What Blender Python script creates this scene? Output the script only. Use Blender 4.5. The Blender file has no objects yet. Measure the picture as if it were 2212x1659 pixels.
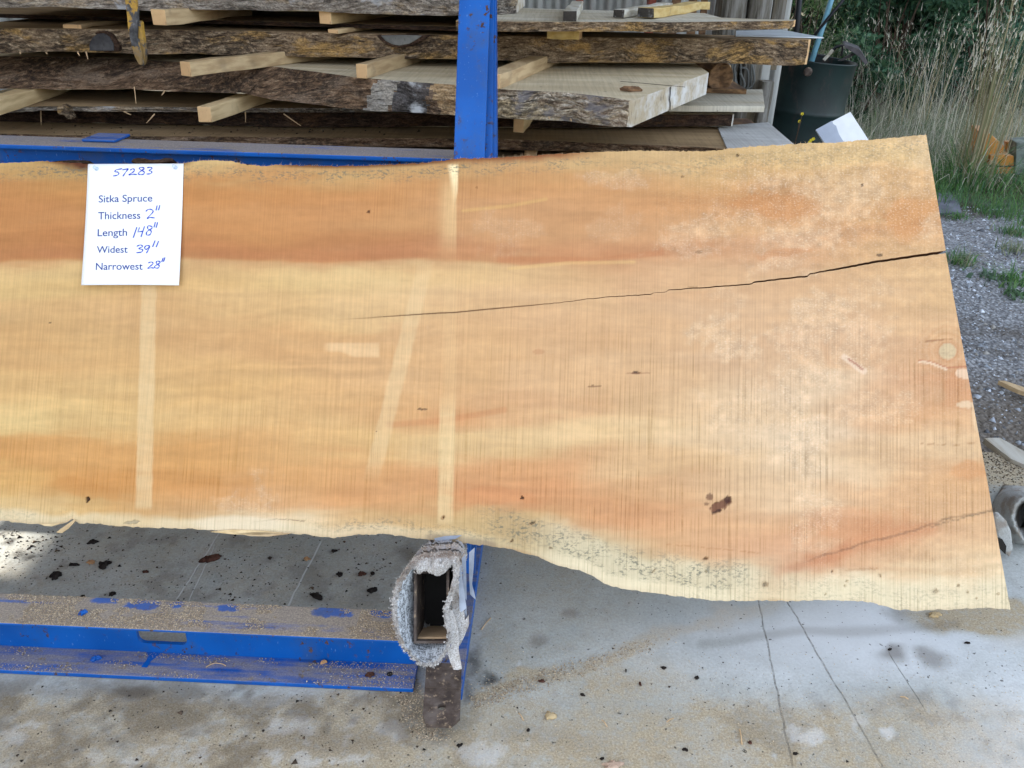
import bpy, bmesh, math, random
import numpy as np
from mathutils import Matrix, Vector

random.seed(7)
rng = np.random.default_rng(7)
scene = bpy.context.scene
COL = scene.collection

# ------------------------------------------------------------------ camera
CAM_H = 1.42
PITCH, YAW, ROLL = math.radians(27.0), math.radians(1.4), math.radians(1.55)
F = 1791.0                      # focal length in units of the 2212 px wide picture
cam_data = bpy.data.cameras.new('camera')
cam = bpy.data.objects.new('camera', cam_data)
COL.objects.link(cam)
cam_data.sensor_width = 36.0
cam_data.lens = 36.0 * F / 2212.0
cam_data.clip_start = 0.05
cam_data.clip_end = 600.0
RM = Matrix.Rotation(YAW, 3, 'Z') @ Matrix.Rotation(math.pi / 2 - PITCH, 3, 'X') @ Matrix.Rotation(ROLL, 3, 'Z')
cam.matrix_world = Matrix.Translation((0, 0, CAM_H)) @ RM.to_4x4()
scene.camera = cam
R3 = np.array(RM)
C0 = np.array([0, 0, CAM_H])

# ------------------------------------------------------------------ sky, sun, exposure
SUN_EL, SUN_AZ = math.radians(25.0), math.radians(278.0)     # azimuth from +Y, clockwise
world = bpy.data.worlds.new('World')
scene.world = world
world.use_nodes = True
wn = world.node_tree
bg = wn.nodes['Background']
sky = wn.nodes.new('ShaderNodeTexSky')
sky.sky_type = 'NISHITA'
sky.sun_disc = False
sky.sun_elevation = SUN_EL
sky.sun_rotation = SUN_AZ
sky.air_density = 1.0
sky.dust_density = 4.0
sky.ozone_density = 0.6
hz = wn.nodes.new('ShaderNodeHueSaturation')          # thin even cloud: less blue all over
hz.inputs['Saturation'].default_value = 0.5
wn.links.new(sky.outputs[0], hz.inputs['Color'])
wn.links.new(hz.outputs[0], bg.inputs[0])
bg.inputs[1].default_value = 0.15
sun_data = bpy.data.lights.new('sun', 'SUN')
sun_data.energy = 3.0
sun_data.angle = math.radians(0.5)
sun_data.color = (1.0, 0.94, 0.85)
sun = bpy.data.objects.new('sun', sun_data)
COL.objects.link(sun)
sd = Vector((math.sin(SUN_AZ) * math.cos(SUN_EL), math.cos(SUN_AZ) * math.cos(SUN_EL), math.sin(SUN_EL)))
sun.rotation_euler = sd.to_track_quat('Z', 'Y').to_euler()
sun.location = (-8, 2, 8)
vs = scene.view_settings
vs.view_transform = 'Standard'
vs.look = 'None'
vs.gamma = 1.0
vs.use_curve_mapping = False
vs.exposure = 2.52
scene.render.engine = 'CYCLES'
scene.cycles.max_bounces = 8
scene.cycles.diffuse_bounces = 5

# ------------------------------------------------------------------ helpers
def ray(x, y):
    x = np.asarray(x, float); y = np.asarray(y, float)
    d = np.stack([(x - 1106.0) / F, -(y - 829.5) / F, -np.ones_like(x)], -1)
    return d @ R3.T

def on_plane(x, y, p0, n):
    """points of a world plane seen at picture position x, y"""
    d = ray(x, y)
    t = np.dot(np.asarray(p0) - C0, n) / (d @ np.asarray(n))
    return C0 + d * t[..., None]

def on_z(x, y, z):
    return on_plane(x, y, (0, 0, z), (0, 0, 1.0))

def on_y(x, y, yy):
    return on_plane(x, y, (0, yy, 0), (0, 1.0, 0))

def lin(c):
    c = np.asarray(c, float) / 255.0
    return np.where(c <= 0.04045, c / 12.92, ((c + 0.055) / 1.055) ** 2.4)

def S(r, g, b, k=1.0):
    v = lin((r, g, b)) * k
    return (float(v[0]), float(v[1]), float(v[2]), 1.0)

def hash2(ix, iy, seed):
    h = (ix * 374761393 + iy * 668265263 + seed * 1442695041) & 0xFFFFFFFF
    h = ((h ^ (h >> 13)) * 1274126177) & 0xFFFFFFFF
    return ((h ^ (h >> 16)) & 0xFFFFFF) / float(0xFFFFFF)

def vnoise(x, y, seed=0):
    x = np.asarray(x, float); y = np.asarray(y, float)
    ix = np.floor(x).astype(np.int64); iy = np.floor(y).astype(np.int64)
    fx = x - ix; fy = y - iy
    fx = fx * fx * (3 - 2 * fx); fy = fy * fy * (3 - 2 * fy)
    a = hash2(ix, iy, seed); b = hash2(ix + 1, iy, seed)
    c = hash2(ix, iy + 1, seed); d = hash2(ix + 1, iy + 1, seed)
    return (a * (1 - fx) + b * fx) * (1 - fy) + (c * (1 - fx) + d * fx) * fy

def fbm(x, y, seed=0, octv=4):
    s = 0.0; a = 0.5; t = 0.0
    for o in range(octv):
        s = s + a * vnoise(np.asarray(x) * 2 ** o, np.asarray(y) * 2 ** o, seed + o * 17)
        t += a; a *= 0.5
    return s / t

def sm(a, b, x):
    t = np.clip((x - a) / (b - a + 1e-12), 0, 1)
    return t * t * (3 - 2 * t)

def tag(o, label=None, cat=None, group=None, kind=None):
    if label: o['label'] = label
    if cat: o['category'] = cat
    if group: o['group'] = group
    if kind: o['kind'] = kind
    return o

def empty(name, loc):
    o = bpy.data.objects.new(name, None)
    COL.objects.link(o)
    o.location = loc
    o.empty_display_size = 0.05
    return o

def mk(name, verts, faces, mat, parent=None, smooth=False, attrs=None, origin=None, matidx=None):
    """one mesh object from world-space vertices; its origin goes to the middle of its base"""
    v = np.asarray(verts, float).reshape(-1, 3)
    if origin is None:
        origin = np.array([(v[:, 0].min() + v[:, 0].max()) / 2, (v[:, 1].min() + v[:, 1].max()) / 2, v[:, 2].min()])
    origin = np.asarray(origin, float)
    me = bpy.data.meshes.new(name)
    vl = v - origin
    if isinstance(faces, np.ndarray):
        k = faces.shape[1]; n = len(faces)
        me.vertices.add(len(vl)); me.vertices.foreach_set('co', vl.ravel())
        me.loops.add(n * k); me.loops.foreach_set('vertex_index', faces.ravel().astype(np.int32))
        me.polygons.add(n)
        me.polygons.foreach_set('loop_start', np.arange(0, n * k, k, dtype=np.int32))
        me.polygons.foreach_set('loop_total', np.full(n, k, dtype=np.int32))
        me.update(calc_edges=True)
    else:
        me.from_pydata([tuple(p) for p in vl], [], [tuple(f) for f in faces])
        me.update()
    if smooth is not False:
        me.polygons.foreach_set('use_smooth', np.ones(len(me.polygons), dtype=bool))
    if attrs:
        for an, (tp, data) in attrs.items():
            a = me.attributes.new(an, tp, 'POINT')
            data = np.asarray(data, np.float32)
            if tp == 'FLOAT_COLOR':
                if data.shape[1] == 3:
                    data = np.concatenate([data, np.ones((len(data), 1), np.float32)], 1)
                a.data.foreach_set('color', data.ravel())
            elif tp == 'FLOAT_VECTOR':
                a.data.foreach_set('vector', data.ravel())
            else:
                a.data.foreach_set('value', data.ravel())
    mats = mat if isinstance(mat, (list, tuple)) else [mat]
    for m in mats: me.materials.append(m)
    if matidx is not None:
        me.polygons.foreach_set('material_index', np.asarray(matidx, np.int32))
    o = bpy.data.objects.new(name, me)
    COL.objects.link(o)
    if parent is not None:
        o.parent = parent
        po = np.zeros(3); q = parent
        while q is not None:
            po += np.array(q.location); q = q.parent
        o.location = origin - po
    else:
        o.location = origin
    return o

class MB:
    """collects simple solids into one mesh"""
    def __init__(s): s.v = []; s.f = []; s.mi = []
    def add(s, verts, faces, mi=0):
        b = len(s.v)
        s.v.extend([tuple(p) for p in verts])
        s.f.extend([tuple(i + b for i in f) for f in faces]); s.mi.extend([mi] * len(faces))
    def hexa(s, p8, mi=0):
        """8 corners: bottom 4 then top 4, both counter-clockwise seen from above"""
        s.add(p8, [(3, 2, 1, 0), (4, 5, 6, 7), (0, 1, 5, 4), (1, 2, 6, 5), (2, 3, 7, 6), (3, 0, 4, 7)], mi)
    def box(s, lo, hi, mi=0):
        x0, y0, z0 = lo; x1, y1, z1 = hi
        s.hexa([(x0, y0, z0), (x1, y0, z0), (x1, y1, z0), (x0, y1, z0), (x0, y0, z1), (x1, y0, z1), (x1, y1, z1), (x0, y1, z1)], mi)
    def prism(s, poly, off, mi=0):
        """closed polygon (N x 3) extruded by the vector off"""
        poly = [np.asarray(p, float) for p in poly]; n = len(poly); off = np.asarray(off, float)
        s.add(poly + [p + off for p in poly],
              [tuple(range(n))[::-1], tuple(range(n, 2 * n))] + [(i, (i + 1) % n, n + (i + 1) % n, n + i) for i in range(n)], mi)
    def tube(s, pts, r, n=8, mi=0, caps=True, flat=1.0):
        pts = [np.asarray(p, float) for p in pts]
        rs = r if hasattr(r, '__len__') else [r] * len(pts)
        rings = []; up = np.array([0, 0, 1.0])
        for i, p in enumerate(pts):
            a = pts[max(i - 1, 0)]; b = pts[min(i + 1, len(pts) - 1)]
            t = (b - a) / (np.linalg.norm(b - a) + 1e-9)
            if abs(t @ up) > 0.95: up = np.array([1.0, 0, 0.1])
            e1 = np.cross(t, up); e1 /= np.linalg.norm(e1) + 1e-9
            e2 = np.cross(e1, t)
            rings.append([p + rs[i] * (math.cos(2 * math.pi * k / n) * e1 + flat * math.sin(2 * math.pi * k / n) * e2) for k in range(n)])
        v = [q for rg in rings for q in rg]; f = []
        for i in range(len(pts) - 1):
            for k in range(n):
                f.append((i * n + k, i * n + (k + 1) % n, (i + 1) * n + (k + 1) % n, (i + 1) * n + k))
        if caps:
            f.append(tuple(range(n))[::-1]); f.append(tuple((len(pts) - 1) * n + k for k in range(n)))
        s.add(v, f, mi)
    def build(s, name, mat, parent=None, smooth=False, origin=None, bevel=0.0):
        o = mk(name, s.v, s.f, mat, parent, smooth, origin=origin, matidx=s.mi)
        fix_normals(o)
        if bevel:
            b = o.modifiers.new('bevel', 'BEVEL'); b.width = bevel; b.segments = 2; b.limit_method = 'ANGLE'
        return o

def fix_normals(o):
    bm = bmesh.new(); bm.from_mesh(o.data)
    bmesh.ops.recalc_face_normals(bm, faces=bm.faces)
    bm.to_mesh(o.data); bm.free()

def rough_box(name, center, dirx, size, mat, parent=None, seed=0, jit=0.0012, bevel=0.002, tilt=0.0):
    """a sawn stick: long axis along dirx (horizontal), size (length, width, height), slightly uneven"""
    L, W, H = size
    dx = np.array([dirx[0], dirx[1], tilt]); dx /= np.linalg.norm(dx)
    dy = np.array([-dx[1], dx[0], 0]); dy /= np.linalg.norm(dy)
    dz = np.cross(dx, dy)
    r = np.random.default_rng(seed + 100)
    n = 7; v = []; f = []
    ring = [(-.5, 0), (.5, 0), (.5, 1), (-.5, 1)]
    for i in range(n):
        wob = r.normal(0, jit, 2)
        for a, b in ring:
            v.append(np.asarray(center) + dx * L * i / (n - 1) + dy * (a * W + wob[0]) + dz * (b * H + wob[1]) + r.normal(0, jit * .5, 3))
    for i in range(n - 1):
        for k in range(4):
            f.append((i * 4 + k, i * 4 + (k + 1) % 4, (i + 1) * 4 + (k + 1) % 4, (i + 1) * 4 + k))
    f.append((3, 2, 1, 0)); q = (n - 1) * 4; f.append((q, q + 1, q + 2, q + 3))
    mi = [0] * (len(f) - 2) + [1, 1] if isinstance(mat, (list, tuple)) else None
    o = mk(name, v, f, mat, parent, matidx=mi, origin=np.asarray(center))
    fix_normals(o)
    b = o.modifiers.new('bevel', 'BEVEL'); b.width = bevel; b.segments = 2; b.limit_method = 'ANGLE'; b.angle_limit = math.radians(40)
    return o

# ------------------------------------------------------------------ shader helper
class Sh:
    def __init__(s, name, rough=0.8, spec=0.3, metal=0.0):
        s.m = bpy.data.materials.new(name); s.m.use_nodes = True
        s.t = s.m.node_tree
        s.b = s.t.nodes['Principled BSDF']
        s.b.inputs['Roughness'].default_value = rough
        s.b.inputs['Specular IOR Level'].default_value = spec
        s.b.inputs['Metallic'].default_value = metal
        s.obj = s.t.nodes.new('ShaderNodeTexCoord').outputs['Object']
    def put(s, inp, v):
        if isinstance(v, bpy.types.NodeSocket): s.t.links.new(v, inp)
        else:
            try: inp.default_value = v
            except Exception: inp.default_value = (v, v, v, 1.0) if inp.type == 'RGBA' else (v, v, v)
    def pos(s):
        return s.t.nodes.new('ShaderNodeNewGeometry').outputs['Position']
    def attr(s, name, what='Color'):
        n = s.t.nodes.new('ShaderNodeAttribute'); n.attribute_name = name
        return n.outputs[what]
    def rnd(s):
        return s.t.nodes.new('ShaderNodeObjectInfo').outputs['Random']
    def scale(s, vec, sc, off=(0, 0, 0), rot=(0, 0, 0)):
        n = s.t.nodes.new('ShaderNodeMapping')
        s.put(n.inputs['Vector'], vec); n.inputs['Scale'].default_value = sc; n.inputs['Location'].default_value = off
        n.inputs['Rotation'].default_value = rot
        return n.outputs[0]
    def vadd(s, a, b):
        n = s.t.nodes.new('ShaderNodeVectorMath'); n.operation = 'ADD'; s.put(n.inputs[0], a); s.put(n.inputs[1], b); return n.outputs[0]
    def noise(s, vec, sc=5.0, det=3.0, rough=0.55, dist=0.0):
        n = s.t.nodes.new('ShaderNodeTexNoise'); s.put(n.inputs['Vector'], vec)
        n.inputs['Scale'].default_value = sc; n.inputs['Detail'].default_value = det
        n.inputs['Roughness'].default_value = rough; n.inputs['Distortion'].default_value = dist
        return n.outputs[0]
    def voro(s, vec, sc=5.0, feat='F1', out='Distance'):
        n = s.t.nodes.new('ShaderNodeTexVoronoi'); s.put(n.inputs['Vector'], vec); n.feature = feat
        n.inputs['Scale'].default_value = sc
        return n.outputs[out]
    def math(s, op, a, b=0.0, c=0.0):
        n = s.t.nodes.new('ShaderNodeMath'); n.operation = op
        s.put(n.inputs[0], a); s.put(n.inputs[1], b); s.put(n.inputs[2], c)
        return n.outputs[0]
    def step(s, v, a, b, lo=0.0, hi=1.0):
        n = s.t.nodes.new('ShaderNodeMapRange'); n.interpolation_type = 'SMOOTHSTEP'
        s.put(n.inputs['Value'], v); n.inputs['From Min'].default_value = a; n.inputs['From Max'].default_value = b
        n.inputs['To Min'].default_value = lo; n.inputs['To Max'].default_value = hi
        return n.outputs[0]
    def ramp(s, v, stops):
        n = s.t.nodes.new('ShaderNodeValToRGB'); s.put(n.inputs[0], v)
        e = n.color_ramp.elements
        while len(e) < len(stops): e.new(0.5)
        for i, (p, c) in enumerate(stops): e[i].position = p; e[i].color = c
        return n.outputs[0]
    def mix(s, f, a, b, mode='MIX'):
        n = s.t.nodes.new('ShaderNodeMix'); n.data_type = 'RGBA'; n.blend_type = mode
        s.put(n.inputs[0], f); s.put(n.inputs[6], a); s.put(n.inputs[7], b)
        return n.outputs[2]
    def hsv(s, col, h=0.5, sat=1.0, val=1.0):
        n = s.t.nodes.new('ShaderNodeHueSaturation'); s.put(n.inputs['Color'], col)
        s.put(n.inputs['Hue'], h); s.put(n.inputs['Saturation'], sat); s.put(n.inputs['Value'], val)
        return n.outputs[0]
    def sep(s, v, i):
        n = s.t.nodes.new('ShaderNodeSeparateXYZ'); s.put(n.inputs[0], v); return n.outputs[i]
    def bump(s, h, strength=0.3, dist=0.002, prev=None):
        n = s.t.nodes.new('ShaderNodeBump'); s.put(n.inputs['Height'], h)
        n.inputs['Strength'].default_value = strength; n.inputs['Distance'].default_value = dist
        if prev is not None: s.t.links.new(prev, n.inputs['Normal'])
        s.t.links.new(n.outputs[0], s.b.inputs['Normal'])
        return n.outputs[0]
    def done(s, col, rough=None, metal=None):
        s.put(s.b.inputs['Base Color'], col)
        if rough is not None: s.put(s.b.inputs['Roughness'], rough)
        if metal is not None: s.put(s.b.inputs['Metallic'], metal)
        return s.m

# ------------------------------------------------------------------ geometry of the place
LEAN = math.radians(32.0)
UP = np.array([0, math.sin(LEAN), math.cos(LEAN)])      # up along the leaning slab
NF = np.array([0, -math.cos(LEAN), math.sin(LEAN)])     # out of its face, towards the viewer
_d = ray(285.0, 486.0); PAPER_P = C0 + _d * 1.864       # middle of the paper sheet on the slab face

def on_slab(x, y, off=0.0):
    return on_plane(x, y, PAPER_P + NF * off, NF)

def proj(v):
    """picture position of world points"""
    d = (np.asarray(v, float) - C0) @ R3
    return 1106.0 + F * d[..., 0] / -d[..., 2], 829.5 - F * d[..., 1] / -d[..., 2]

def _g(a, b, w, light=False):
    p = on_z(a[0], a[1], 0.0); q = on_z(b[0], b[1], 0.0)
    return ((float(p[0]), float(p[1])), (float(q[0]), float(q[1])), w * .75, light)
GROOVES = [_g((1626, 1240), (1716, 1676), 0.0035), _g((1660, 1230), (1922, 1680), 0.0035), _g((1909, 1392), (2006, 1548), 0.0025),
           _g((482, 1140), (372, 1308), 0.003, True), _g((466, 1172), (403, 1308), 0.003, True), _g((700, 1158), (600, 1352), 0.004, True)]

_zf = 0.137
def _b(x, y, rx, ry):
    p = on_z(float(x), float(y), _zf); q = on_z(float(x + rx), float(y), _zf); t = on_z(float(x), float(y - ry), _zf)
    return (float(p[0]), float(p[1]), float(q[0] - p[0]), float(t[1] - p[1]))
BARE = [_b(232, 1306, 34, 9), _b(314, 1315, 36, 13), _b(383, 1316, 15, 8), _b(492, 1322, 26, 10), _b(720, 1331, 44, 13), _b(830, 1336, 34, 8)]
# ------------------------------------------------------------------ materials
def mat_slab():
    s = Sh('spruce_face', 0.75, 0.25)
    col = s.attr('Col'); msk = s.attr('Msk'); g = s.attr('guv', 'Vector')
    saw_m = s.sep(msk, 0); spk_m = s.sep(msk, 1); fz_m = s.sep(msk, 2)
    gw = s.vadd(g, s.scale(s.noise(s.scale(g, (4, 9, 1)), 1.0, 3), (0.0, 0.05, 0.0)))
    grain = s.noise(s.scale(gw, (14, 170, 1)), 1.0, 4, 0.65)
    broad = s.noise(s.scale(gw, (3, 38, 1)), 1.0, 4, 0.6, 0.4)
    c = s.hsv(col, val=s.step(broad, 0.3, 0.7, 0.96, 1.035))
    c = s.hsv(c, val=s.step(grain, 0.25, 0.75, 0.985, 1.012))
    # saw marks across the board: thin nearly even scratches, each with its own strength
    u = s.sep(g, 0); v = s.sep(g, 1)
    jit = s.noise(s.scale(g, (26, 0.5, 0)), 1.0, 2)
    ph = s.math('ADD', s.math('MULTIPLY', u, 2 * math.pi / 0.0088), s.math('MULTIPLY', jit, 16.0))
    sn = s.step(s.math('SINE', ph), 0.35, 0.98)
    ph2 = s.math('ADD', s.math('MULTIPLY', u, 2 * math.pi / 0.0147), s.math('MULTIPLY', jit, -23.0))
    sn2 = s.step(s.math('SINE', ph2), 0.72, 1.0)
    each = s.noise(s.scale(g, (105, 3.2, 1), (4, 1, 0)), 1.0, 3, 0.6)
    brk = s.noise(s.scale(g, (9, 14, 1)), 1.0, 5, 0.7)
    l = s.math('ADD', s.math('MULTIPLY', sn, s.step(each, 0.38, 0.66)), s.math('MULTIPLY', sn2, s.step(each, 0.62, 0.40)))
    lines = s.math('MULTIPLY', s.math('MULTIPLY', l, s.step(brk, 0.36, 0.60, 0.1, 1.0)), saw_m)
    c = s.mix(s.math('MULTIPLY', lines, 0.60), c, s.hsv(c, sat=1.18, val=0.54))
    li = s.noise(s.scale(g, (300, 1.5, 1), (9, 2, 0)), 1.0, 2)
    c = s.hsv(c, val=s.step(li, 0.3, 0.7, 0.985, 1.012))
    fk = s.noise(s.scale(g, (170, 300, 1), (2, 6, 0)), 1.0, 2, 0.7)
    c = s.hsv(c, val=s.step(fk, 0.3, 0.7, 0.985, 1.012))
    li = s.noise(s.scale(g, (300, 1.5, 1), (9, 2, 0)), 1.0, 2)
    c = s.hsv(c, val=s.step(li, 0.3, 0.7, 0.955, 1.035))
    # blue stain speckles of the sapwood
    sp = s.noise(s.scale(g, (105, 190, 1)), 1.0, 4, 0.7)
    sp2 = s.noise(s.scale(g, (22, 40, 1)), 1.0, 2)
    spm = s.math('MULTIPLY', s.math('MULTIPLY', s.step(sp, 0.47, 0.60), s.step(sp2, 0.34, 0.58)), spk_m)
    c = s.mix(s.math('MULTIPLY', spm, 0.8), c, (0.13, 0.13, 0.095, 1))
    sp3 = s.noise(s.scale(g, (190, 260, 1), (5, 5, 0)), 1.0, 3, 0.7)
    c = s.mix(s.math('MULTIPLY', s.step(sp3, 0.5, 0.72), s.math('MULTIPLY', fz_m, 0.55)), c, (0.72, 0.60, 0.45, 1))
    c = s.mix(s.math('MULTIPLY', s.step(sp3, 0.5, 0.3), s.math('MULTIPLY', fz_m, 0.35)), c, s.hsv(c, val=0.7))
    h = s.math('SUBTRACT', s.math('MULTIPLY', grain, 0.35), lines)
    h = s.math('ADD', h, s.math('MULTIPLY', s.math('MULTIPLY', sp3, fz_m), 0.8))
    s.bump(h, 0.22, 0.0010)
    return s.done(c)

def mat_slabedge():
    s = Sh('spruce_edge', 0.85, 0.2)
    n = s.noise(s.scale(s.obj, (14, 50, 60)), 1.0, 4)
    c = s.ramp(n, [(0.25, S(58, 32, 20)), (0.5, S(112, 66, 38)), (0.75, S(176, 122, 76))])
    s.bump(n, 0.6, 0.004)
    return s.done(c)

def mat_bark(name, stops, patch, pk=0.5, sc=1.0, dark=0.7, grey=None):
    """live edge of a sawn slab: long grain, ochre and black mottling"""
    s = Sh(name, 0.92, 0.15)
    p = s.vadd(s.obj, s.scale(s.rnd(), (7, 5, 3)))
    warp = s.noise(p, 3.0, 3); pw = s.vadd(p, s.scale(warp, (0.12, 0.12, 0.10)))
    n = s.noise(s.scale(pw, (26 * sc, 26 * sc, 120 * sc)), 1.0, 5, 0.7)
    c = s.ramp(n, stops)
    b = s.noise(s.scale(pw, (5 * sc, 9, 15 * sc), (4, 1, 7)), 1.0, 5, 0.7)
    c = s.mix(s.math('MULTIPLY', s.step(b, 0.5, 0.62), pk), c, patch)
    k = s.noise(s.scale(pw, (55 * sc, 40, 150 * sc), (1, 8, 2)), 1.0, 4, 0.7)
    k2 = s.noise(s.scale(pw, (5, 6, 10), (11, 3, 5)), 1.0, 3)
    c = s.mix(s.math('MULTIPLY', s.math('MULTIPLY', s.step(k, 0.42, 0.56), s.step(k2, 0.44, 0.58)), dark), c, (0.018, 0.015, 0.013, 1))
    crack = s.noise(s.scale(pw, (26, 30, 330), (2, 2, 9)), 1.0, 3, 0.6)
    c = s.mix(s.math('MULTIPLY', s.step(crack, 0.6, 0.72), 0.75), c, (0.012, 0.009, 0.007, 1))
    hf = s.noise(s.scale(pw, (150, 120, 260)), 1.0, 3, 0.7)
    c = s.hsv(c, val=s.step(hf, 0.3, 0.7, 0.62, 1.4))
    if grey is not None:
        q = s.noise(s.scale(pw, (11, 8, 16), (17, 4, 1)), 1.0, 4)
        c = s.mix(s.math('MULTIPLY', s.step(q, 0.56, 0.66), 0.8), c, grey)
    s.bump(s.math('SUBTRACT', s.math('ADD', n, s.math('MULTIPLY', k, 0.5)), s.math('MULTIPLY', s.step(crack, 0.58, 0.72), 0.8)), 0.9, 0.008)
    return s.done(c)

def mat_sawn(name, a, b, saw=0.12, dirt=0.3):
    """flat sawn face: cross saw marks, slow stains"""
    s = Sh(name, 0.85, 0.2)
    p = s.vadd(s.obj, s.scale(s.rnd(), (9, 4, 2)))
    n = s.noise(s.scale(p, (1.6, 9, 9)), 1.0, 4, 0.6, 0.5)
    c = s.mix(s.step(n, 0.3, 0.7), a, b)
    l = s.noise(s.scale(p, (120, 3, 3)), 1.0, 2)
    c = s.hsv(c, val=s.step(l, 0.35, 0.68, 1.0 + saw * 0.25, 1.0 - saw))
    d = s.noise(p, 4.0, 4, 0.6)
    c = s.mix(s.math('MULTIPLY', s.step(d, 0.52, 0.7), dirt), c, (0.16, 0.13, 0.10, 1))
    f = s.noise(p, 55.0, 2)
    c = s.mix(s.math('MULTIPLY', s.step(f, 0.68, 0.75), 0.6), c, (0.05, 0.04, 0.03, 1))
    s.bump(s.math('ADD', l, f), 0.3, 0.002)
    return s.done(c)

def mat_end(name, a, b, k=(0.05, 0.04, 0.035, 1)):
    """end grain with checks and paint or mildew blotches"""
    s = Sh(name, 0.9, 0.2)
    n = s.noise(s.scale(s.obj, (9, 9, 12)), 1.0, 5, 0.65)
    c = s.mix(s.step(n, 0.36, 0.68), a, b)
    m = s.noise(s.scale(s.obj, (80, 80, 40)), 1.0, 4, 0.7)
    c = s.mix(s.math('MULTIPLY', s.step(m, 0.54, 0.7), 0.55), c, k)
    s.bump(m, 0.4, 0.002)
    return s.done(c)

def mat_stick(name, a, b):
    s = Sh(name, 0.8, 0.25)
    p = s.vadd(s.obj, s.scale(s.rnd(), (5, 9, 3)))
    n = s.noise(s.scale(p, (30, 5, 60)), 1.0, 4)
    c = s.mix(s.step(n, 0.35, 0.65), a, b)
    c = s.hsv(c, h=s.math('ADD', 0.495, s.math('MULTIPLY', s.rnd(), 0.01)), val=s.math('ADD', 0.8, s.math('MULTIPLY', s.rnd(), 0.4)))
    d = s.noise(p, 9.0, 3)
    c = s.mix(s.math('MULTIPLY', s.step(d, 0.58, 0.72), 0.35), c, (0.12, 0.09, 0.06, 1))
    s.bump(n, 0.3, 0.0015)
    return s.done(c)

def mat_blue(name='blue_paint', dust=0.0, chip=1.0):
    s = Sh(name, 0.5, 0.3)
    p = s.pos()
    n = s.noise(p, 6.0, 3)
    c = s.mix(s.step(n, 0.3, 0.7), (0.001, 0.072, 0.32, 1), (0.002, 0.10, 0.42, 1))
    r = s.noise(s.scale(p, (65, 65, 48)), 1.0, 5, 0.65)
    edge = s.noise(p, 9.0, 3)
    rm = s.math('MULTIPLY', s.step(r, 0.585, 0.615), s.step(edge, 0.42, 0.60))
    rm = s.math('MULTIPLY', rm, chip)
    rc = s.ramp(s.noise(p, 90.0, 3), [(0.3, (0.035, 0.018, 0.012, 1)), (0.7, (0.13, 0.06, 0.035, 1))])
    c = s.mix(rm, c, rc)
    sc = s.noise(s.scale(p, (240, 240, 60)), 1.0, 2)
    c = s.mix(s.math('MULTIPLY', s.step(sc, 0.68, 0.76), 0.35), c, (0.25, 0.42, 0.72, 1))
    gr_ = s.noise(s.scale(p, (9, 9, 5)), 1.0, 5, 0.7)
    c = s.mix(s.step(gr_, 0.5, 0.72, 0.0, 0.45), c, (0.05, 0.075, 0.12, 1))
    ro = s.mix(rm, (0.42, 0.42, 0.42, 1), (0.9, 0.9, 0.9, 1))
    if dust:
        nz = s.sep(s.t.nodes.new('ShaderNodeNewGeometry').outputs['Normal'], 2)
        d = s.noise(s.scale(p, (7, 16, 16)), 1.0, 5, 0.7)
        d2 = s.noise(s.scale(p, (3, 55, 20)), 1.0, 4)
        lo, hi = (0.30, 0.47) if dust > .8 else (0.37, 0.60)
        dm = s.math('MULTIPLY', s.step(nz, 0.4, 0.9), s.step(s.math('ADD', s.math('MULTIPLY', d, 0.45), s.math('MULTIPLY', d2, 0.55)), lo, hi))
        dc = s.ramp(s.noise(p, 260.0, 3, 0.7), [(0.3, (0.20, 0.16, 0.115, 1)), (0.55, (0.33, 0.275, 0.20, 1)), (0.75, (0.48, 0.40, 0.29, 1))])
        if dust > .8:
            for cx, cy, rx, ry in BARE:
                e = s.math('ADD', s.math('POWER', s.math('MULTIPLY', s.math('SUBTRACT', s.sep(p, 0), cx), 1 / rx), 2.0), s.math('POWER', s.math('MULTIPLY', s.math('SUBTRACT', s.sep(p, 1), cy), 1 / ry), 2.0))
                e = s.math('ADD', e, s.math('MULTIPLY', s.math('SUBTRACT', s.noise(p, 26.0, 5, 0.7), 0.5), 4.2))
                dm = s.math('MULTIPLY', dm, s.step(e, 0.5, 1.2, 0.2, 1.0))
        c = s.mix(s.math('MULTIPLY', dm, dust), c, dc)
        ro = s.mix(dm, ro, (0.95, 0.95, 0.95, 1))
    s.bump(s.math('SUBTRACT', s.math('MULTIPLY', s.noise(p, 45.0, 3), 0.25), s.math('MULTIPLY', rm, 0.9)), 0.45, 0.0018)
    return s.done(c, ro)

def mat_rust():
    s = Sh('rusty_steel', 0.85, 0.3)
    p = s.pos()
    n = s.noise(p, 26.0, 5, 0.6)
    c = s.ramp(n, [(0.3, (0.028, 0.022, 0.02, 1)), (0.5, (0.075, 0.055, 0.045, 1)), (0.7, (0.14, 0.115, 0.10, 1))])
    d = s.noise(p, 60.0, 4, 0.7)
    c = s.mix(s.math('MULTIPLY', s.step(d, 0.56, 0.66), 0.75), c, (0.36, 0.27, 0.18, 1))
    s.bump(n, 0.5, 0.002)
    return s.done(c)

def mat_carpet(name='carpet_pile', a=(0.34, 0.30, 0.26, 1), b=(0.74, 0.73, 0.72, 1), fine=420.0):
    s = Sh(name, 1.0, 0.05)
    p = s.pos()
    n = s.noise(p, fine, 3, 0.7); m = s.noise(p, 16.0, 4)
    c = s.mix(s.step(n, 0.3, 0.66), a, b)
    c = s.mix(s.math('MULTIPLY', s.step(m, 0.47, 0.64), 0.6), c, (0.23, 0.17, 0.12, 1))
    s.bump(n, 0.9, 0.004)
    return s.done(c)

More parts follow.
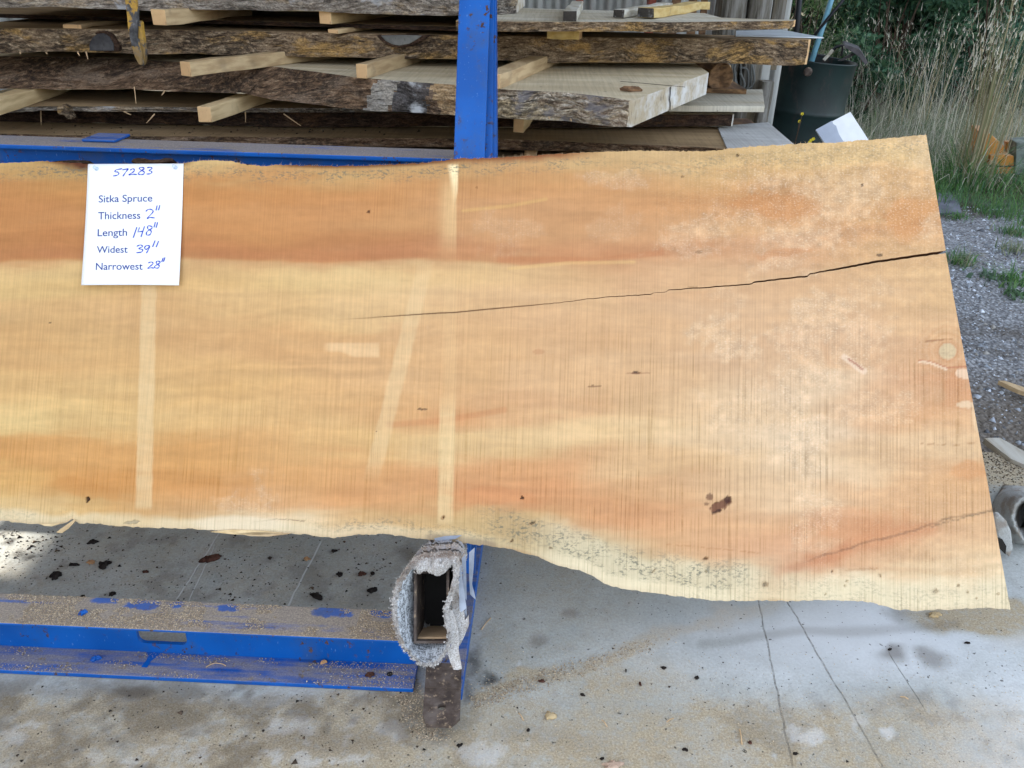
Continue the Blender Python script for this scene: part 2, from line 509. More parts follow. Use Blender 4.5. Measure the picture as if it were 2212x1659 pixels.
def mat_backing():
    s = Sh('carpet_backing', 1.0, 0.05)
    p = s.pos()
    a = s.noise(s.scale(p, (300, 60, 60)), 1.0, 2); b = s.noise(s.scale(p, (60, 300, 300), (3, 3, 3)), 1.0, 2)
    n = s.math('MAXIMUM', a, b)
    c = s.mix(s.step(n, 0.45, 0.62), (0.20, 0.21, 0.22, 1), (0.62, 0.66, 0.70, 1))
    s.bump(n, 0.8, 0.003)
    return s.done(c)

def mat_flat(name, col, rough=0.7, var=0.15, sc=12.0, spec=0.3, metal=0.0, bump=0.2):
    s = Sh(name, rough, spec, metal)
    n = s.noise(s.obj, sc, 4)
    c = s.hsv(col, val=s.step(n, 0.3, 0.7, 1 - var, 1 + var))
    s.bump(n, bump, 0.003)
    return s.done(c)

def mat_concrete():
    s = Sh('concrete', 0.9, 0.25)
    p = s.pos(); fl = s.attr('Floor'); dust = s.sep(fl, 0); wet = s.sep(fl, 1); white = s.sep(fl, 2)
    dark = s.attr('Soot', 'Fac')
    n = s.noise(p, 3.0, 5, 0.6); f = s.noise(p, 150.0, 3, 0.7); m = s.noise(p, 22.0, 4, 0.6)
    c = s.mix(s.step(n, 0.3, 0.7), (0.30, 0.335, 0.335, 1), (0.45, 0.485, 0.485, 1))
    c = s.hsv(c, val=s.step(f, 0.28, 0.72, 0.82, 1.16))
    c = s.mix(s.math('MULTIPLY', s.step(m, 0.46, 0.7), 0.3), c, (0.20, 0.20, 0.185, 1))
    dc = s.ramp(s.noise(p, 230.0, 4, 0.75), [(0.28, (0.22, 0.175, 0.115, 1)), (0.5, (0.385, 0.325, 0.225, 1)), (0.72, (0.57, 0.50, 0.37, 1))])
    dn = s.noise(p, 60.0, 4, 0.7)
    dm = s.math('MULTIPLY', dust, s.step(dn, 0.22, 0.62, 0.45, 1.15))
    c = s.mix(s.math('MINIMUM', dm, 1.0), c, dc)
    c = s.mix(s.math('MULTIPLY', white, 0.85), c, (0.70, 0.74, 0.78, 1))
    c = s.mix(s.math('MULTIPLY', wet, 0.85), c, (0.085, 0.062, 0.04, 1))
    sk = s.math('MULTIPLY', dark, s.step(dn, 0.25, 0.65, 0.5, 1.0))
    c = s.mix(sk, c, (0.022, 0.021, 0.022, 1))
    # fine dark grit
    g = s.noise(p, 85.0, 2, 0.5); gm = s.step(g, 0.685, 0.72)
    c = s.mix(s.math('MULTIPLY', gm, 0.75), c, (0.035, 0.03, 0.026, 1))
    # saw cuts in the slab
    wob = s.math('MULTIPLY', s.math('SUBTRACT', s.noise(p, 14.0, 2), 0.5), 0.012)
    x = s.math('ADD', s.sep(p, 0), wob); y = s.sep(p, 1)
    cut = None; lite = None
    for (a, b, w, light) in GROOVES:
        ax, ay = a; bx, by = b
        L = math.hypot(bx - ax, by - ay); ux, uy = (bx - ax) / L, (by - ay) / L
        # across and along distances
        ac = s.math('ADD', s.math('MULTIPLY', x, -uy), s.math('ADD', s.math('MULTIPLY', y, ux), uy * ax - ux * ay))
        al = s.math('ADD', s.math('MULTIPLY', x, ux), s.math('ADD', s.math('MULTIPLY', y, uy), -(ux * ax + uy * ay)))
        k = s.math('MULTIPLY', s.step(s.math('ABSOLUTE', ac), w * 0.55, w, 1.0, 0.0),
                   s.math('MULTIPLY', s.step(al, 0.0, 0.04), s.step(al, L - 0.04, L, 1.0, 0.0)))
        if light: lite = k if lite is None else s.math('MAXIMUM', lite, k)
        else: cut = k if cut is None else s.math('MAXIMUM', cut, k)
    c = s.mix(s.math('MULTIPLY', cut, s.step(dn, 0.25, 0.65, 0.85, 0.25)), c, (0.10, 0.088, 0.072, 1))
    c = s.mix(s.math('MULTIPLY', lite, 0.8), c, (0.55, 0.57, 0.57, 1))
    h = s.math('ADD', s.math('MULTIPLY', f, 0.5), s.math('MULTIPLY', dm, s.noise(p, 300.0, 2)))
    h = s.math('SUBTRACT', h, s.math('MULTIPLY', s.math('MAXIMUM', cut, lite), 2.0))
    s.bump(h, 0.5, 0.003)
    return s.done(c)

def mat_ground():
    s = Sh('ground', 0.95, 0.2)
    p = s.pos()
    n = s.noise(p, 1.3, 5, 0.6); f = s.noise(p, 40.0, 4, 0.7)
    c = s.mix(s.step(f, 0.3, 0.7), (0.10, 0.10, 0.105, 1), (0.28, 0.29, 0.305, 1))
    v = s.voro(p, 55.0, 'F1', 'Color'); vd = s.voro(p, 55.0)
    c = s.mix(s.step(vd, 0.35, 0.6, 0.7, 0.0), c, s.hsv(s.mix(s.sep(v, 0), (0.17, 0.18, 0.20, 1), (0.52, 0.55, 0.59, 1)), sat=0.8))
    c = s.mix(s.step(n, 0.52, 0.66, 0.0, 0.7), c, (0.085, 0.07, 0.055, 1))
    # brown soil under the grass and by the floor
    y = s.sep(p, 1); x = s.sep(p, 0)
    c = s.mix(s.step(s.math('ADD', y, s.math('MULTIPLY', n, 1.2)), 4.0, 3.2, 0.0, 0.85), c, s.mix(f, (0.06, 0.048, 0.036, 1), (0.22, 0.185, 0.145, 1)))
    e = s.math('ADD', y, s.math('MULTIPLY', s.math('SUBTRACT', n, 0.5), 1.6))
    c = s.mix(s.step(e, 5.6, 6.3), c, (0.05, 0.045, 0.026, 1))
    b = s.math('SUBTRACT', s.math('ADD', s.math('MULTIPLY', f, 0.6), n), s.math('MULTIPLY', vd, 0.8))
    s.bump(b, 0.8, 0.02)
    return s.done(c)

def mat_attr(name, rough=0.8, transl=0.0, attr='Col', spec=0.2):
    s = Sh(name, rough, spec)
    c = s.attr(attr)
    if transl:
        t = s.t.nodes.new('ShaderNodeBsdfTranslucent'); s.put(t.inputs[0], c)
        mx = s.t.nodes.new('ShaderNodeMixShader'); mx.inputs[0].default_value = transl
        out = s.t.nodes['Material Output']
        s.t.links.new(s.b.outputs[0], mx.inputs[1]); s.t.links.new(t.outputs[0], mx.inputs[2])
        s.t.links.new(mx.outputs[0], out.inputs[0])
    return s.done(c)

def mat_corrugated():
    s = Sh('galvanised_sheet', 0.5, 0.5, 0.35)
    p = s.pos(); n = s.noise(s.scale(p, (9, 9, 1.2)), 1.0, 4)
    c = s.mix(s.step(n, 0.3, 0.7), (0.26, 0.27, 0.26, 1), (0.42, 0.43, 0.42, 1))
    return s.done(c)

def mat_weathered():
    s = Sh('weathered_timber', 0.95, 0.15)
    p = s.obj; n = s.noise(s.scale(p, (30, 30, 2.2)), 1.0, 5, 0.7, 0.8)
    c = s.ramp(n, [(0.30, (0.035, 0.032, 0.028, 1)), (0.45, (0.13, 0.12, 0.10, 1)), (0.66, (0.27, 0.265, 0.25, 1))])
    m = s.noise(s.scale(p, (7, 7, 1.2)), 1.0, 3)
    c = s.mix(s.step(m, 0.42, 0.60, 0.0, 0.75), c, (0.15, 0.115, 0.065, 1))
    s.bump(n, 0.9, 0.01)
    return s.done(c)

def mat_barrel():
    s = Sh('drum_paint', 0.5, 0.4)
    p = s.obj; n = s.noise(p, 4.0, 5, 0.6); q = s.noise(s.scale(p, (10, 10, 4)), 1.0, 5, 0.7)
    c = s.mix(s.step(n, 0.35, 0.65), (0.004, 0.012, 0.013, 1), (0.009, 0.025, 0.024, 1))
    z = s.sep(p, 2)
    c = s.mix(s.math('MULTIPLY', s.step(q, 0.52, 0.68), s.step(z, 0.3, 0.7, 0.25, 0.8)), c, (0.055, 0.035, 0.032, 1))
    s.bump(q, 0.25, 0.004)
    return s.done(c)

M = {}
M['slab'] = mat_slab(); M['slabedge'] = mat_slabedge()
M['bark_ochre'] = mat_bark('live_edge_ochre', [(0.30, (0.035, 0.025, 0.018, 1)), (0.44, (0.13, 0.088, 0.055, 1)), (0.56, (0.25, 0.18, 0.115, 1)), (0.70, (0.45, 0.36, 0.25, 1))], (0.42, 0.255, 0.09, 1), 0.75)
M['bark_brown'] = mat_bark('live_edge_brown', [(0.30, (0.03, 0.02, 0.014, 1)), (0.45, (0.115, 0.07, 0.042, 1)), (0.58, (0.22, 0.14, 0.085, 1)), (0.72, (0.38, 0.28, 0.19, 1))], (0.25, 0.19, 0.14, 1), 0.5)
M['bark_pale'] = mat_bark('live_edge_pale', [(0.28, (0.06, 0.04, 0.028, 1)), (0.42, (0.22, 0.16, 0.11, 1)), (0.54, (0.42, 0.35, 0.26, 1)), (0.68, (0.62, 0.57, 0.49, 1))], (0.48, 0.38, 0.22, 1), 0.55, grey=(0.20, 0.19, 0.20, 1))
M['bark_dark'] = mat_bark('live_edge_dark', [(0.28, (0.012, 0.008, 0.006, 1)), (0.5, (0.045, 0.026, 0.018, 1)), (0.7, (0.10, 0.062, 0.04, 1))], (0.14, 0.07, 0.03, 1), 0.35)
M['bark_grey'] = mat_bark('live_edge_grey', [(0.28, (0.045, 0.038, 0.032, 1)), (0.44, (0.17, 0.14, 0.115, 1)), (0.62, (0.36, 0.32, 0.27, 1))], (0.40, 0.29, 0.17, 1), 0.5, grey=(0.42, 0.43, 0.45, 1))
M['sawn_grey'] = mat_sawn('sawn_face_grey', S(208, 196, 168), S(184, 168, 138))
M['sawn_tan'] = mat_sawn('sawn_face_tan', S(160, 136, 102), S(128, 106, 78))  # toned down to put the shade of the stack gaps into the colour
M['sawn_pale'] = mat_sawn('sawn_face_pale', S(196, 192, 178), S(172, 160, 136), 0.15, 0.15)
M['end_grey'] = mat_end('end_grain_grey', S(170, 156, 132), S(204, 204, 202))
M['end_dark'] = mat_end('end_grain_dark', S(50, 47, 44), S(78, 72, 66), (0.3, 0.3, 0.3, 1))
M['end_tan'] = mat_end('end_grain_tan', S(196, 160, 118), S(214, 180, 134), (0.25, 0.16, 0.09, 1))
M['stick'] = mat_stick('sticker_wood', S(204, 180, 140), S(176, 150, 112))
M['stick_grey'] = mat_stick('sticker_wood_grey', S(196, 194, 184), S(166, 158, 140))
M['stick_yellow'] = mat_stick('board_wood_yellow', S(214, 192, 132), S(198, 170, 104))
M['blue'] = mat_blue('blue_paint'); M['blue_dusty'] = mat_blue('blue_paint_dusty', 0.92)
M['blue_grey'] = mat_blue('blue_paint_greyed', 0.6); M['blue_dusty2'] = mat_blue('blue_paint_thin_dust', 0.81)
M['rust'] = mat_rust(); M['blue_dusty3'] = mat_blue('blue_paint_smeared', 0.75); M['carpet_light'] = mat_flat('loose_carpet_pile', (.62, .60, .57, 1), 1.0, .3, 200, .05); M['carpet'] = mat_carpet(); M['backing'] = mat_backing()
M['tape'] = mat_flat('grey_tape', S(150, 158, 172), 0.35, 0.2, 30, 0.5)
M['paper'] = mat_flat('white_paper', (0.84, 0.86, 0.88, 1), 0.8, 0.01, 8, 0.2, 0, 0.05)
M['print'] = mat_flat('printed_ink', S(36, 60, 136), 0.6, 0.05)
M['ink'] = mat_flat('pen_ink', S(24, 62, 184), 0.5, 0.12)
M['yellow'] = None
def mat_yellow():
    s = Sh('worn_yellow_paint', 0.55, 0.4)
    p = s.obj; n = s.noise(p, 17.0, 5, 0.65); q = s.noise(p, 60.0, 4)
    st = s.ramp(q, [(0.35, (0.02, 0.02, 0.022, 1)), (0.6, (0.075, 0.075, 0.08, 1)), (0.75, (0.25, 0.25, 0.26, 1))])
    z = s.sep(p, 2)
    c = s.mix(s.math('ADD', s.step(n, 0.47, 0.53), s.step(z, 0.10, 0.02, 0, 0.6)), s.mix(s.step(q, 0.4, 0.7), (0.42, 0.24, 0.03, 1), (0.30, 0.17, 0.03, 1)), st)
    s.bump(s.step(n, 0.47, 0.53), 0.4, 0.002); return s.done(c)
M['yellow'] = mat_yellow()
def mat_orange():
    s = Sh('worn_orange_paint', 0.55, 0.4)
    p = s.obj; n = s.noise(p, 12.0, 5, 0.6); q = s.noise(p, 50.0, 4)
    c = s.mix(s.step(n, 0.4, 0.7), (0.52, 0.22, 0.03, 1), (0.42, 0.16, 0.025, 1))
    nz = s.sep(s.t.nodes.new('ShaderNodeNewGeometry').outputs['Normal'], 2)
    c = s.mix(s.step(nz, 0.5, 0.8, 0.0, 0.8), c, (0.46, 0.30, 0.18, 1))
    c = s.mix(s.step(q, 0.62, 0.68, 0, 0.8), c, (0.08, 0.045, 0.03, 1))
    return s.done(c)
M['orange'] = mat_orange()
M['weathered'] = mat_weathered(); M['corrugated'] = mat_corrugated(); M['barrel'] = mat_barrel()
M['red_steel'] = mat_flat('red_steel', (0.30, 0.075, 0.05, 1), 0.6)
M['black'] = mat_flat('black_rubber', (0.012, 0.014, 0.018, 1), 0.5)
M['skyblue'] = mat_flat('pale_blue_paint', (0.15, 0.34, 0.44, 1), 0.4)
M['steel'] = mat_flat('scrap_steel', (0.055, 0.05, 0.055, 1), 0.55, 0.4, 20, 0.5, 0.3)
M['white_panel'] = mat_flat('white_panel', (0.78, 0.80, 0.82, 1), 0.6, 0.04)
M['grey_panel'] = mat_flat('grey_primer', (0.36, 0.40, 0.48, 1), 0.6, 0.06)
M['sheet'] = mat_flat('pale_sheet_metal', (0.50, 0.56, 0.62, 1), 0.35, 0.1, 8, 0.5, 0.4)
M['board_grey'] = mat_sawn('weathered_panel', S(186, 188, 188), S(160, 160, 158), 0.12, 0.2)
M['brownwood'] = mat_stick('brown_offcut', S(138, 106, 76), S(88, 66, 48))
M['cord'] = mat_flat('grey_cord', (0.10, 0.105, 0.10, 1), 0.6)
M['slate'] = mat_flat('slab_stone', (0.13, 0.14, 0.17, 1), 0.9, 0.3, 9)
M['pin'] = mat_flat('clear_plastic', (0.55, 0.66, 0.80, 1), 0.12, 0.05, 8, 0.6)
M['felt'] = mat_carpet('grey_felt', (0.36, 0.37, 0.36, 1), (0.50, 0.51, 0.50, 1), 300.0)
M['bark_chip'] = mat_flat('bark_chip', (0.022, 0.018, 0.016, 1), 0.95, 0.5, 60, 0.1, 0, 0.9)
M['bark_red'] = mat_flat('bark_chip_red', (0.075, 0.035, 0.025, 1), 0.95, 0.5, 60, 0.1, 0, 0.9)
M['chip_wood'] = mat_flat('wood_chip', (0.42, 0.24, 0.12, 1), 0.9, 0.2, 40)
M['leaf_tan'] = mat_flat('dry_leaf', (0.42, 0.32, 0.18, 1), 0.8, 0.25, 50)
M['leaf_pink'] = mat_flat('pale_flake', (0.40, 0.29, 0.22, 1), 0.8, 0.25, 50)
M['granule'] = mat_attr('sawdust_grain', 0.95); M['stone'] = mat_attr('stone', 0.85)
M['grass'] = mat_attr('grass_blade', 0.6, 0.35); M['leaf'] = mat_attr('foliage', 0.5, 0.3)
M['stem'] = mat_flat('woody_stem', (0.07, 0.05, 0.035, 1), 0.9, 0.3, 30)
M['hole'] = mat_flat('recess_shade', (0.02, 0.018, 0.016, 1), 0.9)  # near-black tone standing in for the shade inside holes, splits and folds
M['roof'] = mat_flat('roof_sheet', (0.30, 0.31, 0.31, 1), 0.6)
M['plankwall'] = mat_stick('shade_wall_plank', S(150, 128, 98), S(112, 92, 68))
M['fibre'] = mat_flat('wood_fibre', (0.55, 0.38, 0.22, 1), 0.9)
# ------------------------------------------------------------------ ground, floor, shed
gr = MB(); gr.add([(-250, -250, -0.06), (250, -250, -0.06), (250, 250, -0.06), (-250, 250, -0.06)], [(0, 1, 2, 3)])
tag(gr.build('ground', mat_ground()), kind='structure')

CONC = mat_concrete()
def blob(x, y, cx, cy, rx, ry, soft=0.6):
    return np.exp(-(((x - cx) / rx) ** 2 + ((y - cy) / ry) ** 2) / soft)
def seg(x, y, pts):
    d = np.full(np.shape(x), 1e9)
    for (ax, ay), (bx, by) in zip(pts[:-1], pts[1:]):
        L2 = (bx - ax) ** 2 + (by - ay) ** 2
        t = np.clip(((x - ax) * (bx - ax) + (y - ay) * (by - ay)) / L2, 0, 1)
        d = np.minimum(d, np.hypot(x - ax - t * (bx - ax), y - ay - t * (by - ay)))
    return d

FX0, FX1, FY0, FY1 = -1.75, 1.95, 0.92, 2.42
nx, ny = 460, 190
gx, gy = np.meshgrid(np.linspace(FX0, FX1, nx), np.linspace(FY0, FY1, ny))
P = np.stack([gx.ravel(), gy.ravel(), np.zeros(gx.size)], 1)
px, py = proj(P)
n1 = fbm(P[:, 0] * 6, P[:, 1] * 6, 3, 5); n2 = fbm(P[:, 0] * 18, P[:, 1] * 18, 9, 4); n3 = fbm(P[:, 0] * 40, P[:, 1] * 40, 21, 3)
qx = px + (n1 - .5) * 90 + (n2 - .5) * 40; qy = py + (n1 - .5) * 50 + (n2 - .5) * 26
dust = 0.12 + .22 * sm(1500, 1250, px)
dust = np.maximum(dust, sm(1455, 1540, qy) * sm(1150, 900, qx) * 1.0)
dust = np.maximum(dust, sm(1450, 1570, qy) * 0.8)
dust = np.maximum(dust, blob(qx, qy, 1330, 1480, 330, 80) * 0.75)
dust = np.maximum(dust, blob(qx, qy, 1500, 1560, 420, 80) * 0.8)
dust = np.maximum(dust, sm(.35, .6, blob(qx, qy, 2110, 1335, 170, 50, 1.0)) * 1.0)
dust = np.maximum(dust, blob(qx, qy, 2190, 1370, 90, 40) * 0.75)
dust = np.maximum(dust, blob(qx, qy, 1610, 1316, 90, 22) * 0.85)
dust = np.maximum(dust, sm(34, 6, seg(qx, qy, [(1040, 1512), (1150, 1475), (1300, 1425), (1480, 1375), (1600, 1325), (1650, 1302)])) * 0.9)
dust = np.maximum(dust, sm(60, 8, seg(qx, qy, [(880, 1490), (905, 1540), (930, 1580)])) * 1.0)
dust = np.maximum(dust, blob(qx, qy, 1090, 1490, 60, 26) * 1.1)
dust = np.maximum(dust, blob(qx, qy, 900, 1200, 50, 30) * 0.8)
dust = np.maximum(dust, blob(qx, qy, 560, 1270, 50, 20) * 0.5)
dust = np.maximum(dust, sm(2.10, 2.25, P[:, 1] + (n1 - .5) * .2) * sm(1.0, 1.15, P[:, 0]) * 1.2)
dust = dust * (1 - 0.9 * np.clip(blob(qx, qy, 1880, 1375, 300, 75, 1.0), 0, 1) * (1 - np.clip(1.6 * blob(qx, qy, 2130, 1340, 170, 56), 0, 1)))
dust = np.clip(dust * (0.45 + 1.1 * n2), 0, 1)
wet = np.zeros(len(P))
for cx, cy, rx, ry, k in [(295, 1497, 85, 30, .95), (330, 1545, 70, 26, .45), (120, 1560, 150, 22, .3), (240, 1600, 160, 22, .35), (420, 1560, 120, 26, .3), (560, 1510, 140, 20, .4),
                          (1925, 1406, 44, 20, .7), (2015, 1424, 48, 20, .6), (1950, 1335, 40, 26, .45), (880, 1195, 36, 24, .55), (1170, 1390, 30, 22, .5), (1240, 1330, 24, 14, .4),
                          (2000, 1510, 24, 40, .3), (700, 1600, 260, 40, .4), (60, 1620, 80, 40, .4), (520, 1620, 160, 30, .4), (860, 1520, 70, 40, .3), (1180, 1600, 160, 40, .18), (150, 1500, 120, 16, .3)]:
    wet = np.maximum(wet, k * np.clip(blob(qx, qy, cx, cy, rx, ry) * 1.4 - 0.15 + (n2 - .5) * .5, 0, 1))
n4 = .6 * fbm(P[:, 0] * 9 + 3, P[:, 1] * 9, 451, 5) + .4 * fbm(P[:, 0] * 38, P[:, 1] * 38, 461, 4)
wet = np.maximum(wet, .62 * sm(.44, .62, n4) * sm(1440, 1490, py) * sm(1150, 850, px)); wet = np.maximum(wet, .28 * sm(.54, .7, n4) * sm(1440, 1520, py)); wet = np.maximum(wet, .35 * sm(.52, .68, n4) * sm(1330, 1290, py) * sm(1040, 960, px))
wet = np.maximum(wet, 0.32 * sm(16, 3, seg(px + (n1 - .5) * 20, py + (n1 - .5) * 16, [(1520, 1396), (1620, 1378), (1740, 1366), (1900, 1360), (2070, 1352)])))
white = np.zeros(len(P))
for cx, cy, rx, ry, k in [(1750, 1600, 70, 26, .9), (1850, 1575, 40, 40, .6), (1935, 1588, 46, 26, 1.0), (400, 1630, 130, 40, .6), (1060, 1640, 110, 30, .7), (2150, 1648, 60, 20, .6),
                          (40, 1585, 60, 26, .6), (640, 1570, 120, 30, .6), (830, 1575, 110, 40, .6), (250, 1640, 90, 16, .5), (700, 1645, 120, 20, .7), (1180, 1185, 20, 8, .8)]:
    white = np.maximum(white, .5 * k * sm(0.45, 0.72, blob(qx, qy, cx, cy, rx, ry, 1.0) * 0.72 + (n3 - .5) * 1.3 + (n2 - .5) * .6))
white = np.maximum(white, 0.85 * np.clip(blob(qx, qy, 1860, 1370, 340, 95, 1.0) * 1.1, 0, 1)); white = np.maximum(white, .4 * sm(1900, 2250, qx) * sm(1380, 1450, qy))  # clean pale concrete, with the brighter cool light at right painted in
white *= 1 - sm(.30, .62, blob(qx, qy, 2130, 1335, 190, 52, 1.0))
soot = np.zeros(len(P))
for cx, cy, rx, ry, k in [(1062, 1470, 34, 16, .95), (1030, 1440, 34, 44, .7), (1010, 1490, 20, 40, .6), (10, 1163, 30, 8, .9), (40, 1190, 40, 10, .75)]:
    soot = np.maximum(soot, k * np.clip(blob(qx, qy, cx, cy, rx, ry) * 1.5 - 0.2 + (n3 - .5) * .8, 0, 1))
idx = np.arange(nx * ny).reshape(ny, nx)
Q = np.stack([idx[:-1, :-1].ravel(), idx[:-1, 1:].ravel(), idx[1:, 1:].ravel(), idx[1:, :-1].ravel()], 1)
Pz = P.copy(); Pz[:, 2] += (n2 - .5) * 0.0012
Pz[:, 2] = np.minimum(Pz[:, 2], 0.0)
edgem = (idx == -1)
fo = np.stack([dust, wet, white], 1)
floor_v = [Pz]; floor_f = [Q]; floor_a = [fo]; floor_s = [soot]
base = len(Pz)
def sheet(x0, x1, y0, y1, n=12):
    global base
    ax, ay = np.meshgrid(np.linspace(x0, x1, n), np.linspace(y0, y1, n))
    V = np.stack([ax.ravel(), ay.ravel(), np.zeros(ax.size)], 1)
    i = np.arange(n * n).reshape(n, n)
    q = np.stack([i[:-1, :-1].ravel(), i[:-1, 1:].ravel(), i[1:, 1:].ravel(), i[1:, :-1].ravel()], 1) + base
    floor_v.append(V); floor_f.append(q); floor_a.append(np.tile([0.3, 0.0, 0.0], (n * n, 1))); floor_s.append(np.zeros(n * n)); base += n * n
sheet(-7, FX0, -4, 6.2); sheet(FX1, 5, -4, FY1); sheet(FX0, FX1, -4, FY0); sheet(FX0, 1.22, FY1, 6.2)
# edge of the slab towards the gravel
ev = np.array([(1.22, FY1, 0), (5, FY1, 0), (5, FY1, -.1), (1.22, FY1, -.1), (1.22, 6.2, 0), (1.22, 6.2, -.1)], float)
floor_v.append(ev); floor_f.append(np.array([(0, 3, 2, 1), (0, 4, 5, 3)]) + base); floor_a.append(np.tile([0.5, 0, 0], (6, 1))); floor_s.append(np.zeros(6))
fl = mk('concrete_floor', np.concatenate(floor_v), np.concatenate(floor_f), CONC, attrs={'Floor': ('FLOAT_COLOR', np.concatenate(floor_a)), 'Soot': ('FLOAT', np.concatenate(floor_s))})
tag(fl, kind='structure')

# the open shed: roof on posts, unseen plank wall added to the left for shade, sheet wall at the back
shed = empty('shed', (-2, 6, 0))
tag(shed, 'open timber shed with grey corrugated sheet wall behind the stacked slabs', 'shed')
m = MB(); RZ = 3.5
m.box((-6.035, 1.35, RZ), (1.75, 14.0, RZ + 0.06)); m.build('roof', M['roof'], shed)
for yy in (2.40, 4.6, 6.9):
    m = MB(); m.box((-6.03, yy, RZ - 0.22), (1.7, yy + 0.09, RZ - 0.003)); m.build('roof_beam', M['plankwall'], shed)
# unseen plank wall added to block the sun, gap placed for one sun patch
OY0, OY1, OZ0, OZ1 = 2.37, 2.60, 2.00, 2.25
yb = -2.5; WZ = 6.4
while yb < 13.5:
    w = 0.28
    lo, hi = yb, yb + w
    m = MB()
    if hi > OY0 and lo < OY1:
        m.box((-6.08, lo, 0), (-6.04, hi, OZ0)); m.box((-6.08, lo, OZ1), (-6.04, hi, WZ))
    else:
        m.box((-6.08, lo, 0), (-6.04, hi, WZ))
    m.build('shade_wall_plank', M['plankwall'], shed)
    yb += w + 0.0005
# corrugated sheet wall at the back
xs = np.arange(-6.0, 1.62, 0.012)
prof = 0.018 * np.clip(np.sin(xs * 2 * math.pi / 0.115) * 2.2, -1, 1)
V = np.concatenate([np.stack([xs, 6.0 + prof, np.full_like(xs, 0.0)], 1), np.stack([xs, 6.0 + prof, np.full_like(xs, RZ)], 1)])
n = len(xs); Qw = np.stack([np.arange(n - 1), np.arange(1, n), np.arange(1, n) + n, np.arange(n - 1) + n], 1)
mk('wall_sheet', V, Qw, M['corrugated'], shed)
for xr in (0.20, 0.66):
    m = MB(); m.box((xr, 5.80, 0), (xr + 0.045, 5.93, RZ - .25)); m.build('steel_stud', M['red_steel'], shed)

# weathered corner post
def rough_post(name, x0, x1, y, z0, z1, depth, mat, parent, seed):
    r = np.random.default_rng(seed); n = 26; v = []; f = []
    prof = [(0, .12), (.12, 0), (.5, -.03), (.88, 0), (1, .12), (1, 1), (0, 1)]
    k = len(prof)
    for i in range(n):
        z = z0 + (z1 - z0) * i / (n - 1)
        for j, (a, b) in enumerate(prof):
            w = (vnoise(i * .6, j * 3.1, seed) - .5) * .014
            v.append((x0 + (x1 - x0) * a + w, y + depth * b + w * .6, z))
    for i in range(n - 1):
        for j in range(k):
            f.append((i * k + j, i * k + (j + 1) % k, (i + 1) * k + (j + 1) % k, (i + 1) * k + j))
    f.append(tuple(range(k))[::-1]); f.append(tuple((n - 1) * k + j for j in range(k)))
    o = mk(name, v, f, mat, parent); fix_normals(o); return o
pa = on_y(1558.0, 60.0, 5.0)[0]; pb = on_y(1612.0, 60.0, 5.0)[0]; pc = on_y(1617.0, 60.0, 5.0)[0]; pd = on_y(1664.0, 60.0, 5.0)[0]
tp = empty('timber_post', ((pa + pd) / 2, 5.1, 0)); tag(tp, 'weathered grey timber corner post split down its middle, beside the barrel', 'post')
rough_post('post_half', pa, pb, 5.02, 0, RZ - 0.225, .22, M['weathered'], tp, 3)
rough_post('post_half', pc, pd, 5.0, 0, RZ - 0.225, .24, M['weathered'], tp, 8)
m = MB(); m.box((pd + .03, 5.12, 0.9), (pd + .10, 5.15, RZ - .23)); m.build('side_board', M['weathered'], tp)
m = MB(); m.box((pd + .004, 5.08, 0.0), (pd + .055, 5.12, 1.1)); m.build('side_strip', M['corrugated'], tp)
rough_post('post_foot', pd - .02, pd + .045, 4.9, 0, 0.86, .09, M['weathered'], tp, 12)
# cord loops hung on the post
m = MB()
for j, (cx, cy, rx, ry, d) in enumerate([(1603, 170, 16, 24, 4.975), (1608, 160, 22, 34, 4.965), (1598, 178, 9, 18, 4.958)]):
    pts = []
    for t in np.linspace(-0.3, 2 * math.pi - 0.9, 26):
        q = on_y(cx + rx * math.sin(t) + 2 * math.sin(3 * t + j), cy - ry * math.cos(t), d); pts.append(q)
    m.tube(pts, 0.006, 6)
for x0, x1, y1 in ((1582, 1578, 196), (1619, 1622, 200), (1594, 1600, 190)):
    m.tube([on_y(x0, 60.0, 4.97), on_y((x0 + x1) / 2 + 3, 130.0, 4.965), on_y(x1, y1, 4.968)], 0.006, 6)
tag(m.build('cord_coil', M['cord'], smooth=True), 'loops of grey cord hanging on the weathered post above the drum', 'cord')
# brown offcuts leaning at the back wall
for i, (xa, xb, wd, lab) in enumerate([(1452, 1478, 15, 'pale brown board leaning at the back wall, nearest the sheet wall panel'), (1492, 1504, 14, 'dark brown board leaning behind the slab stack, middle of three'), (1516, 1530, 11, 'narrow brown board leaning behind the slab stack, nearest the timber post')]):
    a = on_y(xa, 60.0, 5.45); b = on_y(xb, -120.0, 5.85)
    dv = (b - a) / np.linalg.norm(b - a)
    a = a - dv * (a[2] / dv[2]); w = wd / 300.0
    m = MB(); m.prism([a + [-w / 2, 0, 0], a + [w / 2, 0, 0], b + [w / 2, 0, 0], b + [-w / 2, 0, 0]], (0, -0.035, 0.0))
    tag(m.build('leaning_board', M['brownwood']), lab, 'board', 'boards leaning at the back wall')

